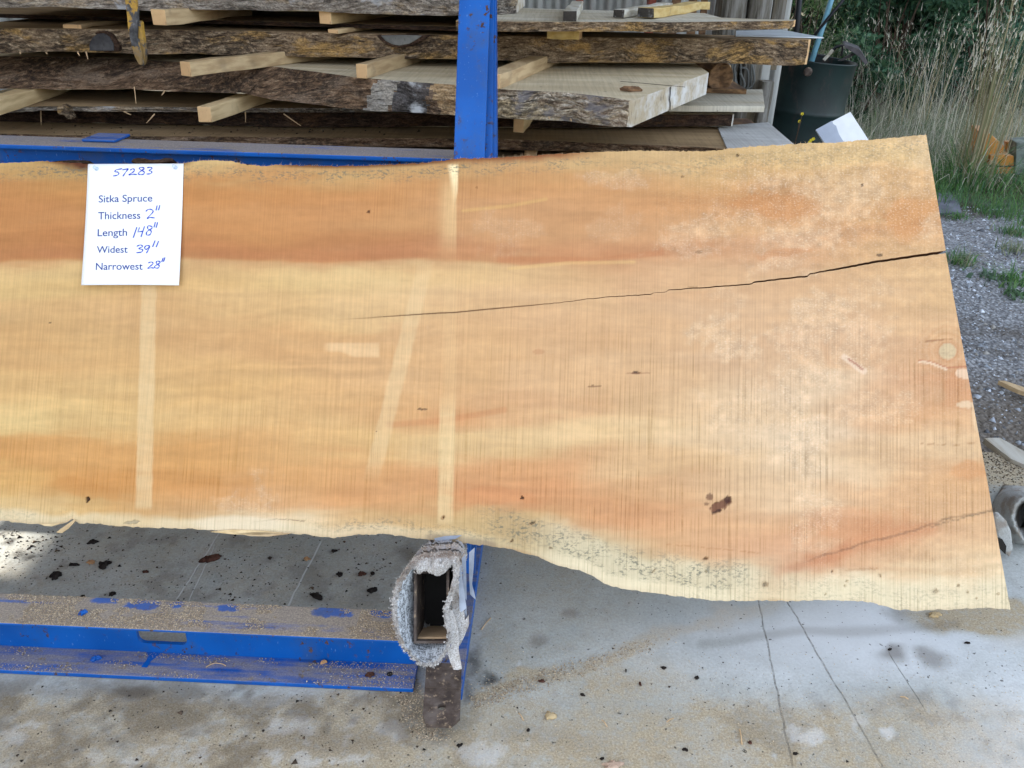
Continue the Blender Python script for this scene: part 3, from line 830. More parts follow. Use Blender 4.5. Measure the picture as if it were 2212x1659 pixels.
# ------------------------------------------------------------------ the spruce slab
TOP = [(-260, 350), (-100, 352), (0, 353), (60, 350), (100, 348), (130, 350), (190, 354), (300, 355), (400, 353), (430, 347), (470, 346), (500, 349), (540, 357), (570, 358.5), (600, 356), (650, 357), (700, 358.5), (760, 358), (800, 357), (850, 355), (900, 353), (950, 348), (975, 344), (1000, 342), (1050, 341.5), (1100, 339), (1150, 336.5), (1200, 333), (1250, 330), (1300, 327.5), (1350, 326.5), (1400, 325.5), (1450, 326.5), (1528, 327), (1575, 321.5), (1640, 315), (1699, 312.5), (1735, 309), (1800, 308.5), (1850, 304), (1900, 300), (1950, 296), (2001, 290.7)]
BOT = [(-260, 1112), (-100, 1120), (0, 1125), (84, 1132), (112, 1135), (140, 1130), (157, 1122), (171, 1132), (202, 1129.5), (242, 1136.6), (309, 1139), (422, 1143), (514, 1150.6), (560, 1152), (603, 1153.4), (627, 1152), (674, 1156), (721, 1162.5), (775, 1154.6), (831, 1154), (878.5, 1159.3), (935, 1167), (1020, 1175), (1042, 1178), (1099, 1185), (1163.6, 1204), (1204, 1221), (1258, 1233), (1282, 1246), (1309, 1263), (1353, 1273.4), (1428, 1283), (1478.6, 1290.4), (1536, 1296.7), (1563, 1298), (1647, 1296.7), (1700, 1298.5), (1759, 1296.7), (1852, 1297.8), (1893, 1304), (1934, 1317), (1982, 1319), (2056, 1316), (2116, 1312.7), (2183, 1317)]
CRK = [(-260, 700), (600, 694), (713, 691.4), (793, 687), (859, 682), (953, 676), (977, 675.4), (1060, 667.4), (1213, 653.5), (1272, 645.5), (1317, 641.4), (1404, 636), (1408, 635), (1412, 632), (1440, 630.5), (1443, 627), (1481, 624), (1550, 619), (1624, 613.5), (1628, 610), (1690, 602), (1744, 597), (1749, 591.5), (1779, 586), (1815, 580), (1881, 567.5), (1917, 561.8), (1980, 553), (2043, 544)]
CW = [(-260, 0), (700, 0), (800, 1.2), (960, 2.2), (1213, 2.6), (1317, 3.4), (1407, 4.2), (1411, 2.0), (1440, 2.4), (1444, 3.6), (1550, 5), (1622, 4.6), (1632, 6), (1740, 6), (1752, 4.2), (1815, 6.6), (1917, 8), (2043, 9)]
NC, NL, NU = 880, 215, 125
s = np.linspace(0, 1, NC)
def curve(tab, x): t = np.array(tab, float); return np.interp(x, t[:, 0], t[:, 1])
xT = -260 + s * (2001 + 260); xB = -260 + s * (2183 + 260); xC = -260 + s * (2043 + 260)
jag = (vnoise(xT / 6.0, 0 * xT, 5) - .5) * 2.4 + (vnoise(xT / 2.2, 0 * xT, 6) - .5) * 1.4
jagb = (vnoise(xB / 9.0, 0 * xB, 15) - .5) * 3.0 + (vnoise(xB / 3.0, 0 * xB, 16) - .5) * 1.2
yT = curve(TOP, xT) + jag; yB = curve(BOT, xB) + jagb; yC = curve(CRK, xC) + (vnoise(xC / 7, 0 * xC, 7) - .5) * 1.2 * sm(650, 900, xC); cw = curve(CW, xC) * (.22 + .10 * sm(1300, 1900, xC))
# the sawn end is not quite straight either
def grid(xa, ya, xb, yb, nr):
    t = np.linspace(0, 1, nr)[:, None]
    return xa * (1 - t) + xb * t, ya * (1 - t) + yb * t
LX, LY = grid(xB, yB, xC, yC + cw, NL)
UX, UY = grid(xC, yC - cw, xT, yT, NU)

SAMPLES = [  # x, y, r, g, b read off the wood
 (-150, 372, 200, 172, 110), (100, 372, 206, 178, 112), (480, 366, 222, 192, 128), (700, 374, 205, 175, 112), (900, 370, 205, 172, 108), (1060, 360, 212, 176, 112), (1200, 352, 208, 174, 112), (1400, 345, 216, 184, 124), (1550, 348, 212, 180, 116), (1700, 335, 220, 190, 126), (1850, 325, 222, 190, 126), (1970, 315, 224, 194, 134),
 (-150, 420, 204, 138, 76), (0, 405, 208, 146, 84), (120, 400, 204, 138, 72), (0, 455, 202, 138, 78), (120, 450, 210, 148, 88), (-100, 500, 204, 142, 82), (60, 530, 196, 132, 76),
 (430, 410, 208, 142, 78), (600, 400, 206, 140, 78), (760, 405, 208, 142, 80), (900, 410, 212, 150, 88), (500, 460, 212, 152, 92), (700, 460, 210, 150, 92), (850, 480, 214, 158, 98), (560, 510, 208, 146, 86), (760, 520, 208, 144, 86), (500, 545, 200, 134, 80), (700, 548, 194, 126, 76), (860, 540, 192, 124, 74), (980, 555, 198, 132, 84), (1120, 545, 198, 130, 82), (1300, 548, 206, 142, 92), (1450, 545, 206, 144, 96),
 (1050, 400, 214, 150, 88), (1200, 400, 214, 152, 88), (1350, 395, 218, 166, 104), (1050, 450, 216, 160, 104), (1200, 460, 214, 156, 100), (1350, 440, 212, 150, 92), (1100, 500, 216, 160, 104), (1250, 500, 214, 158, 102), (1400, 490, 216, 162, 108), (1500, 440, 206, 142, 82), (1500, 400, 216, 162, 98), (1600, 385, 222, 172, 106), (1650, 440, 204, 142, 84), (1750, 445, 206, 146, 90), (1600, 480, 222, 174, 118), (1750, 490, 224, 180, 130), (1650, 540, 214, 162, 116), (1780, 530, 214, 158, 110), (1800, 400, 226, 186, 126), (1880, 430, 226, 188, 132), (1920, 400, 224, 180, 120), (1960, 440, 214, 156, 96), (1970, 490, 212, 154, 98), (1900, 500, 212, 152, 98), (2010, 430, 224, 186, 132), (2020, 510, 224, 186, 134), (1880, 545, 214, 170, 116), (1960, 540, 216, 174, 120),
 (-150, 610, 226, 192, 126), (60, 600, 232, 198, 132), (180, 620, 230, 196, 130), (440, 600, 226, 188, 126), (600, 600, 232, 198, 132), (740, 595, 238, 208, 142), (860, 600, 238, 208, 146), (960, 590, 236, 204, 138), (1080, 590, 232, 194, 132), (1200, 590, 226, 184, 126), (1350, 590, 222, 176, 126),
 (60, 680, 224, 184, 124), (300, 670, 224, 182, 124), (600, 660, 228, 190, 130), (800, 640, 232, 196, 138), (1000, 630, 230, 190, 136), (1200, 630, 226, 186, 134), (1400, 620, 224, 180, 132), (1550, 590, 224, 182, 134), (1700, 570, 222, 180, 136), (1850, 580, 220, 178, 126), (2000, 570, 222, 184, 128),
 (0, 760, 224, 180, 118), (200, 760, 226, 184, 122), (450, 720, 222, 178, 120), (450, 800, 226, 184, 122), (650, 760, 222, 176, 118), (800, 780, 224, 180, 124), (1000, 740, 226, 182, 126), (1200, 720, 226, 182, 130), (1400, 700, 226, 184, 134), (1600, 680, 226, 188, 144), (1750, 660, 224, 184, 138), (1900, 640, 222, 182, 134), (2020, 640, 224, 186, 130), (2050, 700, 226, 186, 136),
 (0, 840, 226, 186, 122), (250, 840, 228, 190, 126), (500, 850, 226, 184, 120), (700, 850, 226, 182, 122), (950, 830, 226, 182, 126), (1200, 820, 226, 184, 132), (1400, 810, 228, 188, 138), (1600, 790, 226, 190, 148), (1800, 740, 224, 184, 142), (1950, 760, 222, 178, 132), (2060, 820, 216, 162, 118), (1980, 860, 220, 170, 124),
 (60, 890, 238, 208, 140), (250, 900, 232, 196, 130), (450, 890, 230, 192, 128), (650, 905, 230, 190, 128), (850, 895, 226, 178, 118), (1000, 900, 222, 170, 112), (1180, 880, 224, 176, 124), (1400, 880, 230, 192, 140), (1600, 880, 232, 202, 158), (1750, 850, 230, 206, 170), (1900, 880, 224, 182, 138), (2060, 900, 220, 172, 122),
 (20, 970, 218, 162, 94), (200, 970, 220, 166, 98), (400, 970, 222, 168, 100), (600, 960, 224, 174, 110), (800, 955, 232, 194, 128), (1000, 960, 236, 204, 142), (1200, 940, 238, 208, 150), (1400, 930, 236, 206, 152), (1600, 950, 236, 210, 168), (1740, 940, 236, 218, 186), (1900, 960, 228, 196, 154), (2060, 960, 230, 200, 154),
 (20, 1030, 230, 184, 110), (180, 1040, 216, 154, 84), (380, 1035, 216, 156, 88), (600, 1025, 224, 170, 106), (800, 1010, 226, 170, 108), (1000, 1015, 224, 164, 106), (1200, 1000, 222, 160, 104), (1400, 1000, 232, 194, 140), (1600, 1000, 234, 202, 154), (1750, 1020, 236, 214, 178), (1900, 1010, 232, 204, 160), (2060, 1010, 218, 166, 112), (2100, 1060, 220, 172, 118),
 (20, 1080, 232, 196, 128), (180, 1082, 222, 166, 94), (400, 1085, 222, 166, 100), (560, 1070, 226, 178, 124), (740, 1070, 224, 164, 104), (900, 1080, 224, 166, 108), (1080, 1070, 220, 152, 98), (1250, 1080, 222, 156, 100), (1420, 1060, 226, 176, 122), (1600, 1060, 232, 198, 152), (1750, 1090, 234, 208, 168), (1880, 1080, 222, 172, 122), (2020, 1080, 224, 182, 132),
 (20, 1112, 232, 208, 156), (200, 1115, 222, 196, 132), (380, 1120, 218, 186, 130), (520, 1125, 236, 222, 180), (620, 1135, 240, 224, 184), (760, 1130, 226, 190, 134), (900, 1125, 220, 188, 126), (1020, 1135, 222, 196, 134), (1120, 1140, 220, 192, 132), (1250, 1130, 220, 160, 106), (1400, 1130, 222, 158, 106), (1560, 1130, 224, 176, 126), (1720, 1140, 226, 180, 134), (1860, 1130, 212, 146, 98), (2000, 1140, 222, 172, 126), (2130, 1130, 226, 186, 138),
 (1200, 1180, 214, 198, 146), (1300, 1185, 228, 220, 178), (1400, 1180, 222, 180, 126), (1550, 1180, 226, 176, 126), (1680, 1190, 222, 168, 128), (1300, 1225, 232, 224, 188), (1420, 1235, 228, 218, 176), (1540, 1240, 230, 222, 180), (1660, 1240, 226, 192, 158), (1800, 1210, 222, 172, 130), (1950, 1190, 222, 176, 130), (2100, 1190, 228, 196, 150), (1460, 1275, 226, 210, 168), (1600, 1280, 230, 216, 172), (1720, 1275, 232, 220, 178), (1850, 1265, 238, 228, 188), (2000, 1265, 238, 228, 190), (2120, 1270, 240, 230, 192), (1990, 1308, 236, 222, 186), (2150, 1230, 234, 214, 170)]
SMP = np.array(SAMPLES, float)
_m = np.array([224., 182., 130.]); _r = sm(500, 1300, SMP[:, 0:1]); SMP[:, 2:5] = _m + (SMP[:, 2:5] - _m) * (.90 - .14 * _r)      # quieter bands to the right
_g = SMP[:, 2:5].mean(1, keepdims=True); SMP[:, 2:5] = _g + (SMP[:, 2:5] - _g) * (.95 - .07 * _r)
SL = lin(SMP[:, 2:5])

def paint(x, y, t):
    """colour of the wood; x, y is the place on the face, t runs 0 at the lower edge to 1 at the upper"""
    x = np.asarray(x, float).ravel(); y = np.asarray(y, float).ravel()
    wx = x + (fbm(x / 130, y / 90, 31, 3) - .5) * 150
    wy = y + (fbm(x / 190, y / 40, 41, 4) - .5) * 58 + (fbm(x / 50, y / 12, 43, 4) - .5) * 16
    num = np.zeros((len(x), 3)); den = np.zeros(len(x))
    for (sx, sy), c in zip(SMP[:, :2], SL):
        w = np.exp(-(((wx - sx) / 115) ** 2 + ((wy - sy) / 31) ** 2)) + 1e-5 / (1 + ((wx - sx) / 230) ** 2 + ((wy - sy) / 50) ** 2) ** 2
        num += w[:, None] * c; den += w
    c = num / den[:, None]
    c *= (1 + .16 * (fbm(x / 120, y / 22 + 2.5 * fbm(x / 140, y / 60, 58, 3), 59, 4) - .5))[:, None] ** np.array([.7, 1.0, 1.35])
    n = fbm(x / 260 + .6 * fbm(x / 90, y / 60, 53, 3), y / 15 + 3 * fbm(x / 170, y / 50, 57, 3), 51, 3); c *= (0.90 + 0.20 * n)[:, None]
    def put(mask, rgb, k=1.0):
        m = np.clip(mask * k, 0, 1)[:, None]; c[:] = c * (1 - m) + lin(rgb) * m
    def mul(mask, f):
        c[:] = c * (1 - np.clip(mask, 0, 1)[:, None] * (1 - np.asarray(f)))
    na = fbm(x / 22, y / 22, 61, 4); nb = fbm(x / 60, y / 50, 67, 4); nf = fbm(x / 12, y / 12, 71, 2); nd = fbm(x / 75, y / 55, 73, 4); ne = fbm(x / 70, y / 50, 79, 4)
    yt = curve(TOP, x); yb = curve(BOT, x)
    # heartwood line: sharp step from the orange band to the pale band below it
    lineY = np.interp(x, [-260, 0, 200, 400, 550, 700, 800, 900, 1000, 1130, 1300, 1450], [566, 567, 560, 557, 562, 570, 562, 560, 568, 578, 566, 560]) + (fbm(x / 90, x * 0, 77, 3) - .5) * 8
    below = sm(-3, 5, y - lineY) * sm(60, 8, y - lineY) * sm(1450, 900, x); put(below, (232, 202, 148), 0.35)
    above = sm(0, -8, y - lineY) * sm(-46, -10, y - lineY) * sm(1600, 1200, x) * sm(-200, 150, x); put(above, (190, 128, 86), 0.15 + 0.6 * nb)
    # dark reddish tails
    for pts, w, k, col in [([(840, 918), (960, 908), (1090, 885)], 10, .5, (208, 148, 100)), ([(1080, 560), (1300, 562), (1430, 545)], 10, .35, (196, 128, 84)), ([(1180, 520), (1420, 600)], 6, .0, (200, 140, 90)),
                           ([(1000, 455), (1100, 445), (1180, 430)], 5, .65, (226, 186, 120)), ([(1100, 580), (1230, 568), (1370, 566)], 5, .5, (236, 200, 134)), ([(1400, 350), (1600, 372)], 3, .2, (196, 140, 86))]:
        put(sm(w, w * .3, seg(x, y, pts)), col, k)
    put(sm(40, 0, np.hypot((x - 980) / 2.4, (y - 905))) , (214, 152, 104), .35)
    # top bark-brown rim
    rim = sm(9, 1, y - yt) * np.maximum(sm(60, 130, x) * sm(430, 380, x), sm(560, 640, x) * sm(1330, 1150, x)); put(rim, (112, 62, 34), 0.85)
    rim2 = sm(24, 6, y - yt) * sm(100, 170, x) * sm(230, 200, x); put(rim2 * (0.5 + na), (92, 46, 26), .8)
    rim3 = sm(20, 5, y - yt) * sm(930, 990, x) * sm(1330, 1180, x); put(rim3 * (0.3 + na), (150, 92, 54), .8)
    rimb = sm(8, 1, yb - y) * (0.35 + 0.4 * nb); put(rimb, (176, 128, 84), .7)
    put(sm(16, 4, seg(x, y, [(930, 1162), (1000, 1170), (1060, 1178)])), (120, 84, 56), .7)
    # pale marks where stickers lay
    def bar(x0, y0, x1, y1, w0, w1, soft):
        tt = (y - y0) / (y1 - y0); cx = x0 + tt * (x1 - x0); hw = w0 + tt * (w1 - w0)
        return sm(soft, -soft, np.abs(x - cx + (na - .5) * 4) - hw) * sm(0, .03, tt) * sm(1, .97, tt)
    put(bar(322, 596, 310, 1106, 16, 18, 2.5), (240, 214, 164), .62 * (.7 + .6 * fbm(x / 60, y / 14, 119, 3)))
    dg = bar(922, 560, 800, 1045, 17, 17, 4); put(dg * sm(520, 660, y) * sm(1060, 960, y), (240, 212, 162), .55 * (.7 + .6 * fbm(x / 60, y / 14, 119, 3)))
    tt = (y - 352) / (560 - 352.); lft = 968 - 6 * tt + 14 * np.abs(np.sin(np.clip(tt, 0, 1) * 3)) ; rgt = 989 - 4 * tt - 16 * sm(.25, .7, tt)
    b1 = sm(-6, 6, x - lft) * sm(2.5, -1.5, x - np.maximum(rgt, 978)) * sm(352, 360, y) * sm(470, 380, y); put(b1, (276, 258, 206), .95)
    b2 = sm(-30, 6, x - 966) * sm(2, -2, x - 986) * sm(362, 420, y) * sm(580, 480, y); put(b2, (246, 216, 160), .5)
    put(sm(-4, 4, x - 950 + (y - 880) * .02) * sm(3, -3, x - 984 + (y - 880) * .025) * sm(840, 910, y) * sm(1140, 1120, y), (244, 220, 168), .62 * (.7 + .6 * fbm(x / 60, y / 14, 119, 3)))
    put(sm(-8, 8, x - 958) * sm(4, -4, x - 986) * sm(560, 620, y) * sm(900, 860, y), (236, 204, 152), .22)
    put(sm(-4, 4, y - 741) * sm(4, -4, y - 771 + sm(770, 730, x) * 12) * sm(-12, 10, x - 706) * sm(3, -3, x - 819) * (0.75 + .5 * na), (240, 206, 156), .8 * (.7 + .6 * fbm(x / 60, y / 14, 119, 3)))
    # fuzzy bleached areas at the right
    fz = np.zeros(len(x))
    for cx, cy, rx, ry, k in [(1510, 500, 90, 34, .6), (1570, 480, 60, 40, .5), (1740, 500, 110, 50, .7), (1830, 420, 110, 60, .8), (1700, 385, 120, 26, .6), (1350, 385, 90, 26, .5), (1590, 735, 70, 60, .8), (1560, 640, 60, 26, .4), (1770, 700, 70, 70, .8), (1740, 800, 80, 80, .7), (1860, 735, 70, 60, .6), (1740, 920, 60, 120, .9), (1640, 900, 120, 90, .5), (1900, 880, 90, 40, .5), (1750, 1100, 50, 130, .6), (1960, 890, 50, 30, .5), (1880, 620, 90, 40, .4), (2000, 330, 60, 60, .6), (2030, 480, 24, 60, .6), (1700, 565, 80, 24, .6), (2110, 1250, 70, 60, .3), (560, 1080, 60, 50, .5), (1080, 500, 60, 34, .3), (1320, 500, 60, 40, .25)]:
        fz = np.maximum(fz, k * sm(0.30, 0.85, blob(x + (nd - .5) * 150, y + (ne - .5) * 110, cx, cy, rx * 1.1, ry * 1.1, 1.0) + (na - .5) * .7 + (nf - .5) * .5))
    put(fz * (0.5 + .7 * nf), (238, 214, 178), .42)
    fzm = np.clip(fz + sm(1250, 1800, x) * sm(640, 420, y) * .7 + sm(1500, 2000, x) * .25, 0, 1)
    fl_ = fbm(x / 13, y / 11, 115, 2) - .5; fl2 = fbm(x / 26, y / 16, 117, 3) - .5
    c *= (1 + (.10 + .26 * fzm) * fl_ + (.06 + .20 * fzm) * fl2)[:, None]
    # orange patches with the outline of a dried stain
    for cx, cy, rx, ry, k, col in [(1970, 470, 60, 60, .8, (212, 150, 90)), (1860, 478, 90, 40, .0, (212, 150, 90)), (1680, 440, 130, 30, .6, (204, 138, 80)), (1710, 545, 90, 14, .6, (206, 142, 92)), (2060, 830, 50, 60, .55, (214, 152, 106)), (2010, 880, 60, 24, .4, (212, 160, 112)), (2085, 1020, 60, 26, .6, (212, 150, 96)), (1850, 1130, 150, 40, .5, (208, 140, 94)), (1680, 1160, 0.1, 0.1, 0, (0, 0, 0)), (1060, 1075, 120, 22, .4, (216, 144, 92)), (180, 1055, 110, 26, .5, (210, 144, 76)), (470, 1050, 100, 30, .4, (212, 150, 84))]:
        put(sm(.38, .7, blob(x + (nd - .5) * 110, y + (ne - .5) * 50, cx, cy, rx, ry, 1.0) + (na - .5) * .35), col, k * .6)
    cd = np.abs(y - curve(CRK, x)); put(sm(1.5, .2, cd) * sm(700, 960, x) * sm(1250, 1050, x), (110, 80, 52), .75); put(sm(9, 1, cd) * sm(1100, 1500, x) * .35, (226, 196, 152), .6)
    # red crack line low on the right
    rl = [(1690, 1232), (1760, 1205), (1830, 1183), (1920, 1160), (2010, 1133), (2090, 1112), (2146, 1099)]
    dl = seg(x, y + (fbm(x / 30, x * 0, 91, 3) - .5) * 10, rl)
    put(sm(22, 2, seg(x + (nd - .5) * 60, y + (nb - .5) * 26, rl[:3])) * (.3 + na), (190, 122, 84), .55)
    put(sm(30, 4, seg(x, y + (nb - .5) * 30 - 8, rl[1:5])), (208, 146, 104), .5)
    put(sm(3.4, 1.2, dl) * (0.2 + .8 * na) * sm(1700, 1800, x), (110, 84, 66), .75)
    put(sm(2.2, .8, seg(x, y - 4 + (fbm(x / 9, x * 0, 93, 3) - .5) * 5, rl[4:])), (120, 106, 84), .6)
    # knots, checks, bore holes
    pit = np.zeros(len(x))
    def knot(cx, cy, rx, ry, ang, col, k, hole=0.0, ns=10):
        ca, sa = math.cos(ang), math.sin(ang); u = (x - cx) * ca + (y - cy) * sa; v = -(x - cx) * sa + (y - cy) * ca
        q = (u / rx) ** 2 + (v / ry) ** 2 + (fbm(x / ns, y / ns, 97, 3) - .5) * 1.6
        mm = sm(1.0, .55, q); put(mm, col, k); 
        if hole: pit[:] = np.maximum(pit, mm * hole)
    knot(1556, 1092, 26, 11, -.5, (104, 60, 46), .85, .6, 7); knot(1572, 1080, 10, 8, -.8, (74, 44, 38), .9, .6, 5); knot(1552, 1104, 14, 4, -.35, (60, 36, 32), .9, .5)
    knot(1533, 1073, 8, 9, .3, (98, 58, 46), .7); knot(1527, 1088, 5, 4, 0, (90, 50, 40), .6)
    knot(912, 884, 14, 2.6, 0, (90, 72, 58), .8, .2, 4); knot(1374, 806, 10, 3.2, 0, (74, 60, 56), .9, .3, 4); knot(1374, 806, 30, 2, .02, (160, 116, 84), .5)
    knot(1283, 834, 18, 2, 0, (120, 86, 62), .7, 0, 4); knot(1128, 1075, 4, 4, 0, (60, 44, 36), .9, .6, 3); knot(190, 1078, 5, 7, .3, (62, 38, 26), .95, .7, 4)
    knot(284, 1128, 16, 4, -.1, (64, 56, 48), .7, .4, 5); knot(796, 457, 3.5, 4.5, 0, (84, 52, 34), .9, .3, 3); knot(108, 697, 2.4, 2.2, 0, (60, 40, 30), .9); knot(1863, 400, 3, 4, 0, (96, 64, 34), .9)
    knot(1593, 335, 4, 4, 0, (96, 68, 34), .9); knot(1474, 382, 5, 3, 0, (130, 96, 62), .7); knot(813, 932, 2, 3, 0, (70, 50, 40), .8); knot(1030, 405, 4, 3, .5, (130, 86, 50), .6)
    knot(1900, 551, 6, 4, 0, (90, 72, 56), .8); knot(1510, 544, 10, 4, 0, (150, 120, 88), .6); knot(1498, 620, 12, 3, 0, (150, 116, 80), .5); knot(1165, 760, 16, 7, 0, (200, 150, 108), .5)
    for cx, cy, rx, ry, a in [(1412, 1233, 12, 3.6, -.75), (1524, 1234, 4, 4, 0), (1524, 1206, 10, 4, -.3), (1149, 1130, 10, 4, -.4), (1105, 1168, 6, 3, -.9), (1189, 1184, 5, 3, 0), (1797, 1234, 4.5, 4.5, 0), (1829, 1255, 5, 4, -.6), (1825, 1266, 4, 3, 0), (1900, 1243, 4, 7, -.4), (2021, 1277, 10, 7, -.4), (2070, 1265, 4.5, 5, 0), (2089, 1278, 4, 4, 0), (2108, 1292, 3, 3, 0), (1782, 1282, 4, 3, 0), (2155, 1283, 8, 3, -.4), (957, 1118, 4, 6, .4), (1652, 1262, 10, 8, 0)]:
        knot(cx, cy, rx * 1.0, ry * 1.0, a, (150, 112, 70), .6, 0, 5); knot(cx + .8, cy + .4, rx * .55, ry * .55, a, (78, 58, 42), .75, .6, 4)
    knot(1860, 1230, 40, 3, -.05, (170, 116, 68), .6, 0, 9)
    # round pale branch knot near the end and torn flakes
    q = np.hypot((x - 2047) / 1.05, y - 759); put(sm(19, 17, q + (na - .5) * 5), (214, 198, 160), .85); put(sm(24, 20, q) * sm(16, 20, q), (190, 132, 88), .5)
    mul(sm(19, 15, q) * sm(.5, .7, fbm(x / 14, y / 3, 103, 3)) * .5, .7)
    ring = 0.5 + .5 * np.sin(q / 2.2 + nb * 6); put(sm(95, 30, q) * ring * sm(18, 26, q) , (202, 146, 96), .3)
    fl1 = seg(x, y + (nb - .5) * 6, [(1824, 770), (1845, 786), (1866, 800)]); put(sm(7, 3, fl1 + (nb - .5) * 8), (244, 222, 194), .8); put(sm(3.2, 1.2, seg(x, y + (nb - .5) * 8, [(1832, 774), (1850, 786), (1864, 796)])), (170, 104, 78), .8)
    tear = seg(x, y + (nb - .5) * 8, [(1985, 780), (2010, 783), (2045, 795), (2075, 792), (2092, 790)])
    put(sm(3.2, 1.0, tear), (186, 120, 90), .7); put(sm(3.2, 1.4, seg(x, y - 3 + (nb - .5) * 8, [(1985, 780), (2010, 783), (2045, 796)])), (246, 226, 196), .8)
    put(sm(.5, .62, blob(x, y, 2082, 806, 26, 15, 1.0) + (na - .5) * .5) * sm(790, 796, y), (240, 214, 184), .85)
    put(sm(.5, .62, blob(x, y, 2088, 874, 30, 9, 1.0) + (na - .5) * .4), (236, 212, 176), .85); put(sm(.45, .6, blob(x, y, 2112, 900, 14, 40, 1.0) + (na - .5) * .6), (236, 212, 172), .6)
    # hairline checks
    put(sm(1.4, .5, seg(x, y, [(1985, 738), (2010, 736), (2075, 732)])), (150, 104, 70), .7)
    put(sm(1.6, .5, seg(x, y + (na - .5) * 4, [(1640, 1196), (1560, 1186), (1440, 1176)])), (190, 140, 96), .5)
    put(sm(1.5, .5, seg(x, y + (na - .5) * 4, [(1990, 958), (2060, 962), (2110, 955)])), (170, 130, 86), .6)
    # splinters low on the left
    for pts in ([(455, 1148), (520, 1140), (600, 1146)], [(500, 1150), (560, 1144), (640, 1150)], [(540, 1128), (600, 1122), (660, 1126)]):
        put(sm(1.3, .5, seg(x, y + (na - .5) * 4, pts)), (130, 98, 66), .7)
    # where it is furry, stained and scratched
    dt = y - yt; db = yb - y
    sapb = np.maximum(sm(96, 58, db + (ne - .5) * 60) * sm(1120, 1230, x) * sm(1700, 1600, x), np.maximum(sm(70, 34, db + (ne - .5) * 46) * sm(1640, 1760, x), sm(30, 14, db + (ne - .5) * 20) * sm(1150, 1000, x) * .7))
    put(sapb * (.55 + .7 * nb), (244, 238, 204), .72)
    put(sm(.4, .75, blob(x, y, 530, 1132, 120, 22, 1.0) + (nd - .5) * .6), (246, 234, 202), .75)
    spk = np.maximum(sm(48, 22, dt) * sm(6, 14, dt) * sm(1500, 1100, x), sm(70, 30, dt) * sm(5, 15, dt) * sm(1100, 1500, x) * .55)
    spk = np.maximum(spk, sm(1000, 1100, x) * sm(1700, 1560, x) * sm(104, 66, db) * sm(18, 34, db) * 1.0); spk = np.maximum(spk, 1.1 * np.clip(blob(x, y, 1080, 1140, 60, 16), 0, 1))
    spk = np.maximum(spk, sm(600, 800, x) * sm(1200, 1050, x) * sm(46, 24, db) * sm(6, 14, db) * .8)
    spk = np.maximum(spk, sm(300, 0, x) * sm(40, 20, db) * .3); spk = np.maximum(spk, sm(1300, 1700, x) * sm(66, 40, db) * .35)
    spk = spk * (0.4 + 1.2 * nb)
    put(np.clip(spk, 0, 1) * sm(1000, 1100, x) * sm(600, 900, y) * .5, (158, 152, 120), .5)
    saw = .02 + .50 * sm(640, 1000, y) + .50 * sm(900, 1500, x) * sm(560, 760, y) + .28 * sm(520, 400, y) * sm(1400, 1000, x) * sm(420, 620, x) + .30 * (nb - .5) + .25 * (fbm(x / 45, y / 200, 141, 2) - .5)
    saw *= 1 - .75 * sm(1250, 1500, x) * sm(640, 460, y)
    msk = np.stack([np.clip(saw, 0.03, 1), np.clip(spk, 0, 1), fzm], 1)
    return c, msk, pit

def slab_points(X, Y):
    W = on_slab(X, Y, 0.0)
    return W
SLAB_ALB = np.array([0.755, 0.70, 0.675])
O_S = on_slab(970.0, 1168.0, 0.0)
allv = []; allf = []; allc = []; allm = []; allg = []; mi = []
vb = 0
def put_part(X, Y, t0, t1):
    global vb
    nr, nc = X.shape
    c, mk_, pit = paint(X, Y, None)
    W = on_slab(X.ravel(), Y.ravel(), 0.0)
    u = W[:, 0] - O_S[0]; v = (W - O_S) @ UP
    rel = (fbm(u * 40, v * 40, 111, 3) - .5) * 0.0008 - pit * 0.006
    W = W + NF * rel[:, None]
    i = np.arange(nr * nc).reshape(nr, nc) + vb
    allf.append(np.stack([i[:-1, :-1].ravel(), i[:-1, 1:].ravel(), i[1:, 1:].ravel(), i[1:, :-1].ravel()], 1))
    allv.append(W); allc.append(c * SLAB_ALB); allm.append(mk_); allg.append(np.stack([u, v, 0 * u], 1)); mi.append(np.zeros((nr - 1) * (nc - 1)))
    vb += nr * nc
    return i, W
def wall_strip(loop_idx, W, depth_rows, shift=None, closed=False, m=1, bc=(126, 78, 46)):
    """carries a boundary of the face back through the slab"""
    global vb
    P0 = W; n = len(P0); rows = [loop_idx]
    u = P0[:, 0] - O_S[0]; v = (P0 - O_S) @ UP
    for k, d in enumerate(depth_rows):
        Q = P0 - NF * d
        if shift is not None: Q = Q + shift(k, u, v)
        allv.append(Q); i = np.arange(n) + vb; vb += n
        base_c = lin(bc) * .8
        allc.append(np.tile(base_c, (n, 1))); allm.append(np.zeros((n, 3))); allg.append(np.stack([u, v, np.full(n, -d)], 1))
        a = rows[-1]; allf.append(np.stack([a[:-1], i[:-1], i[1:], a[1:]], 1)); mi.append(np.full(n - 1, m)); rows.append(i)
    return rows[-1], allv[-1]
iL, WL = put_part(LX, LY, 0, .5); iU, WU = put_part(UX, UY, .5, 1)
TH = 0.051
def wob(seed, amp, out):
    def fn(k, u, v):
        d = (fbm(u * 14, u * 0 + k * .8, seed, 4) - .5) * amp + out * (k + 1) / 4.0
        return UP[None, :] * d[:, None]
    return fn
dr = [TH * .25, TH * .5, TH * .75, TH]
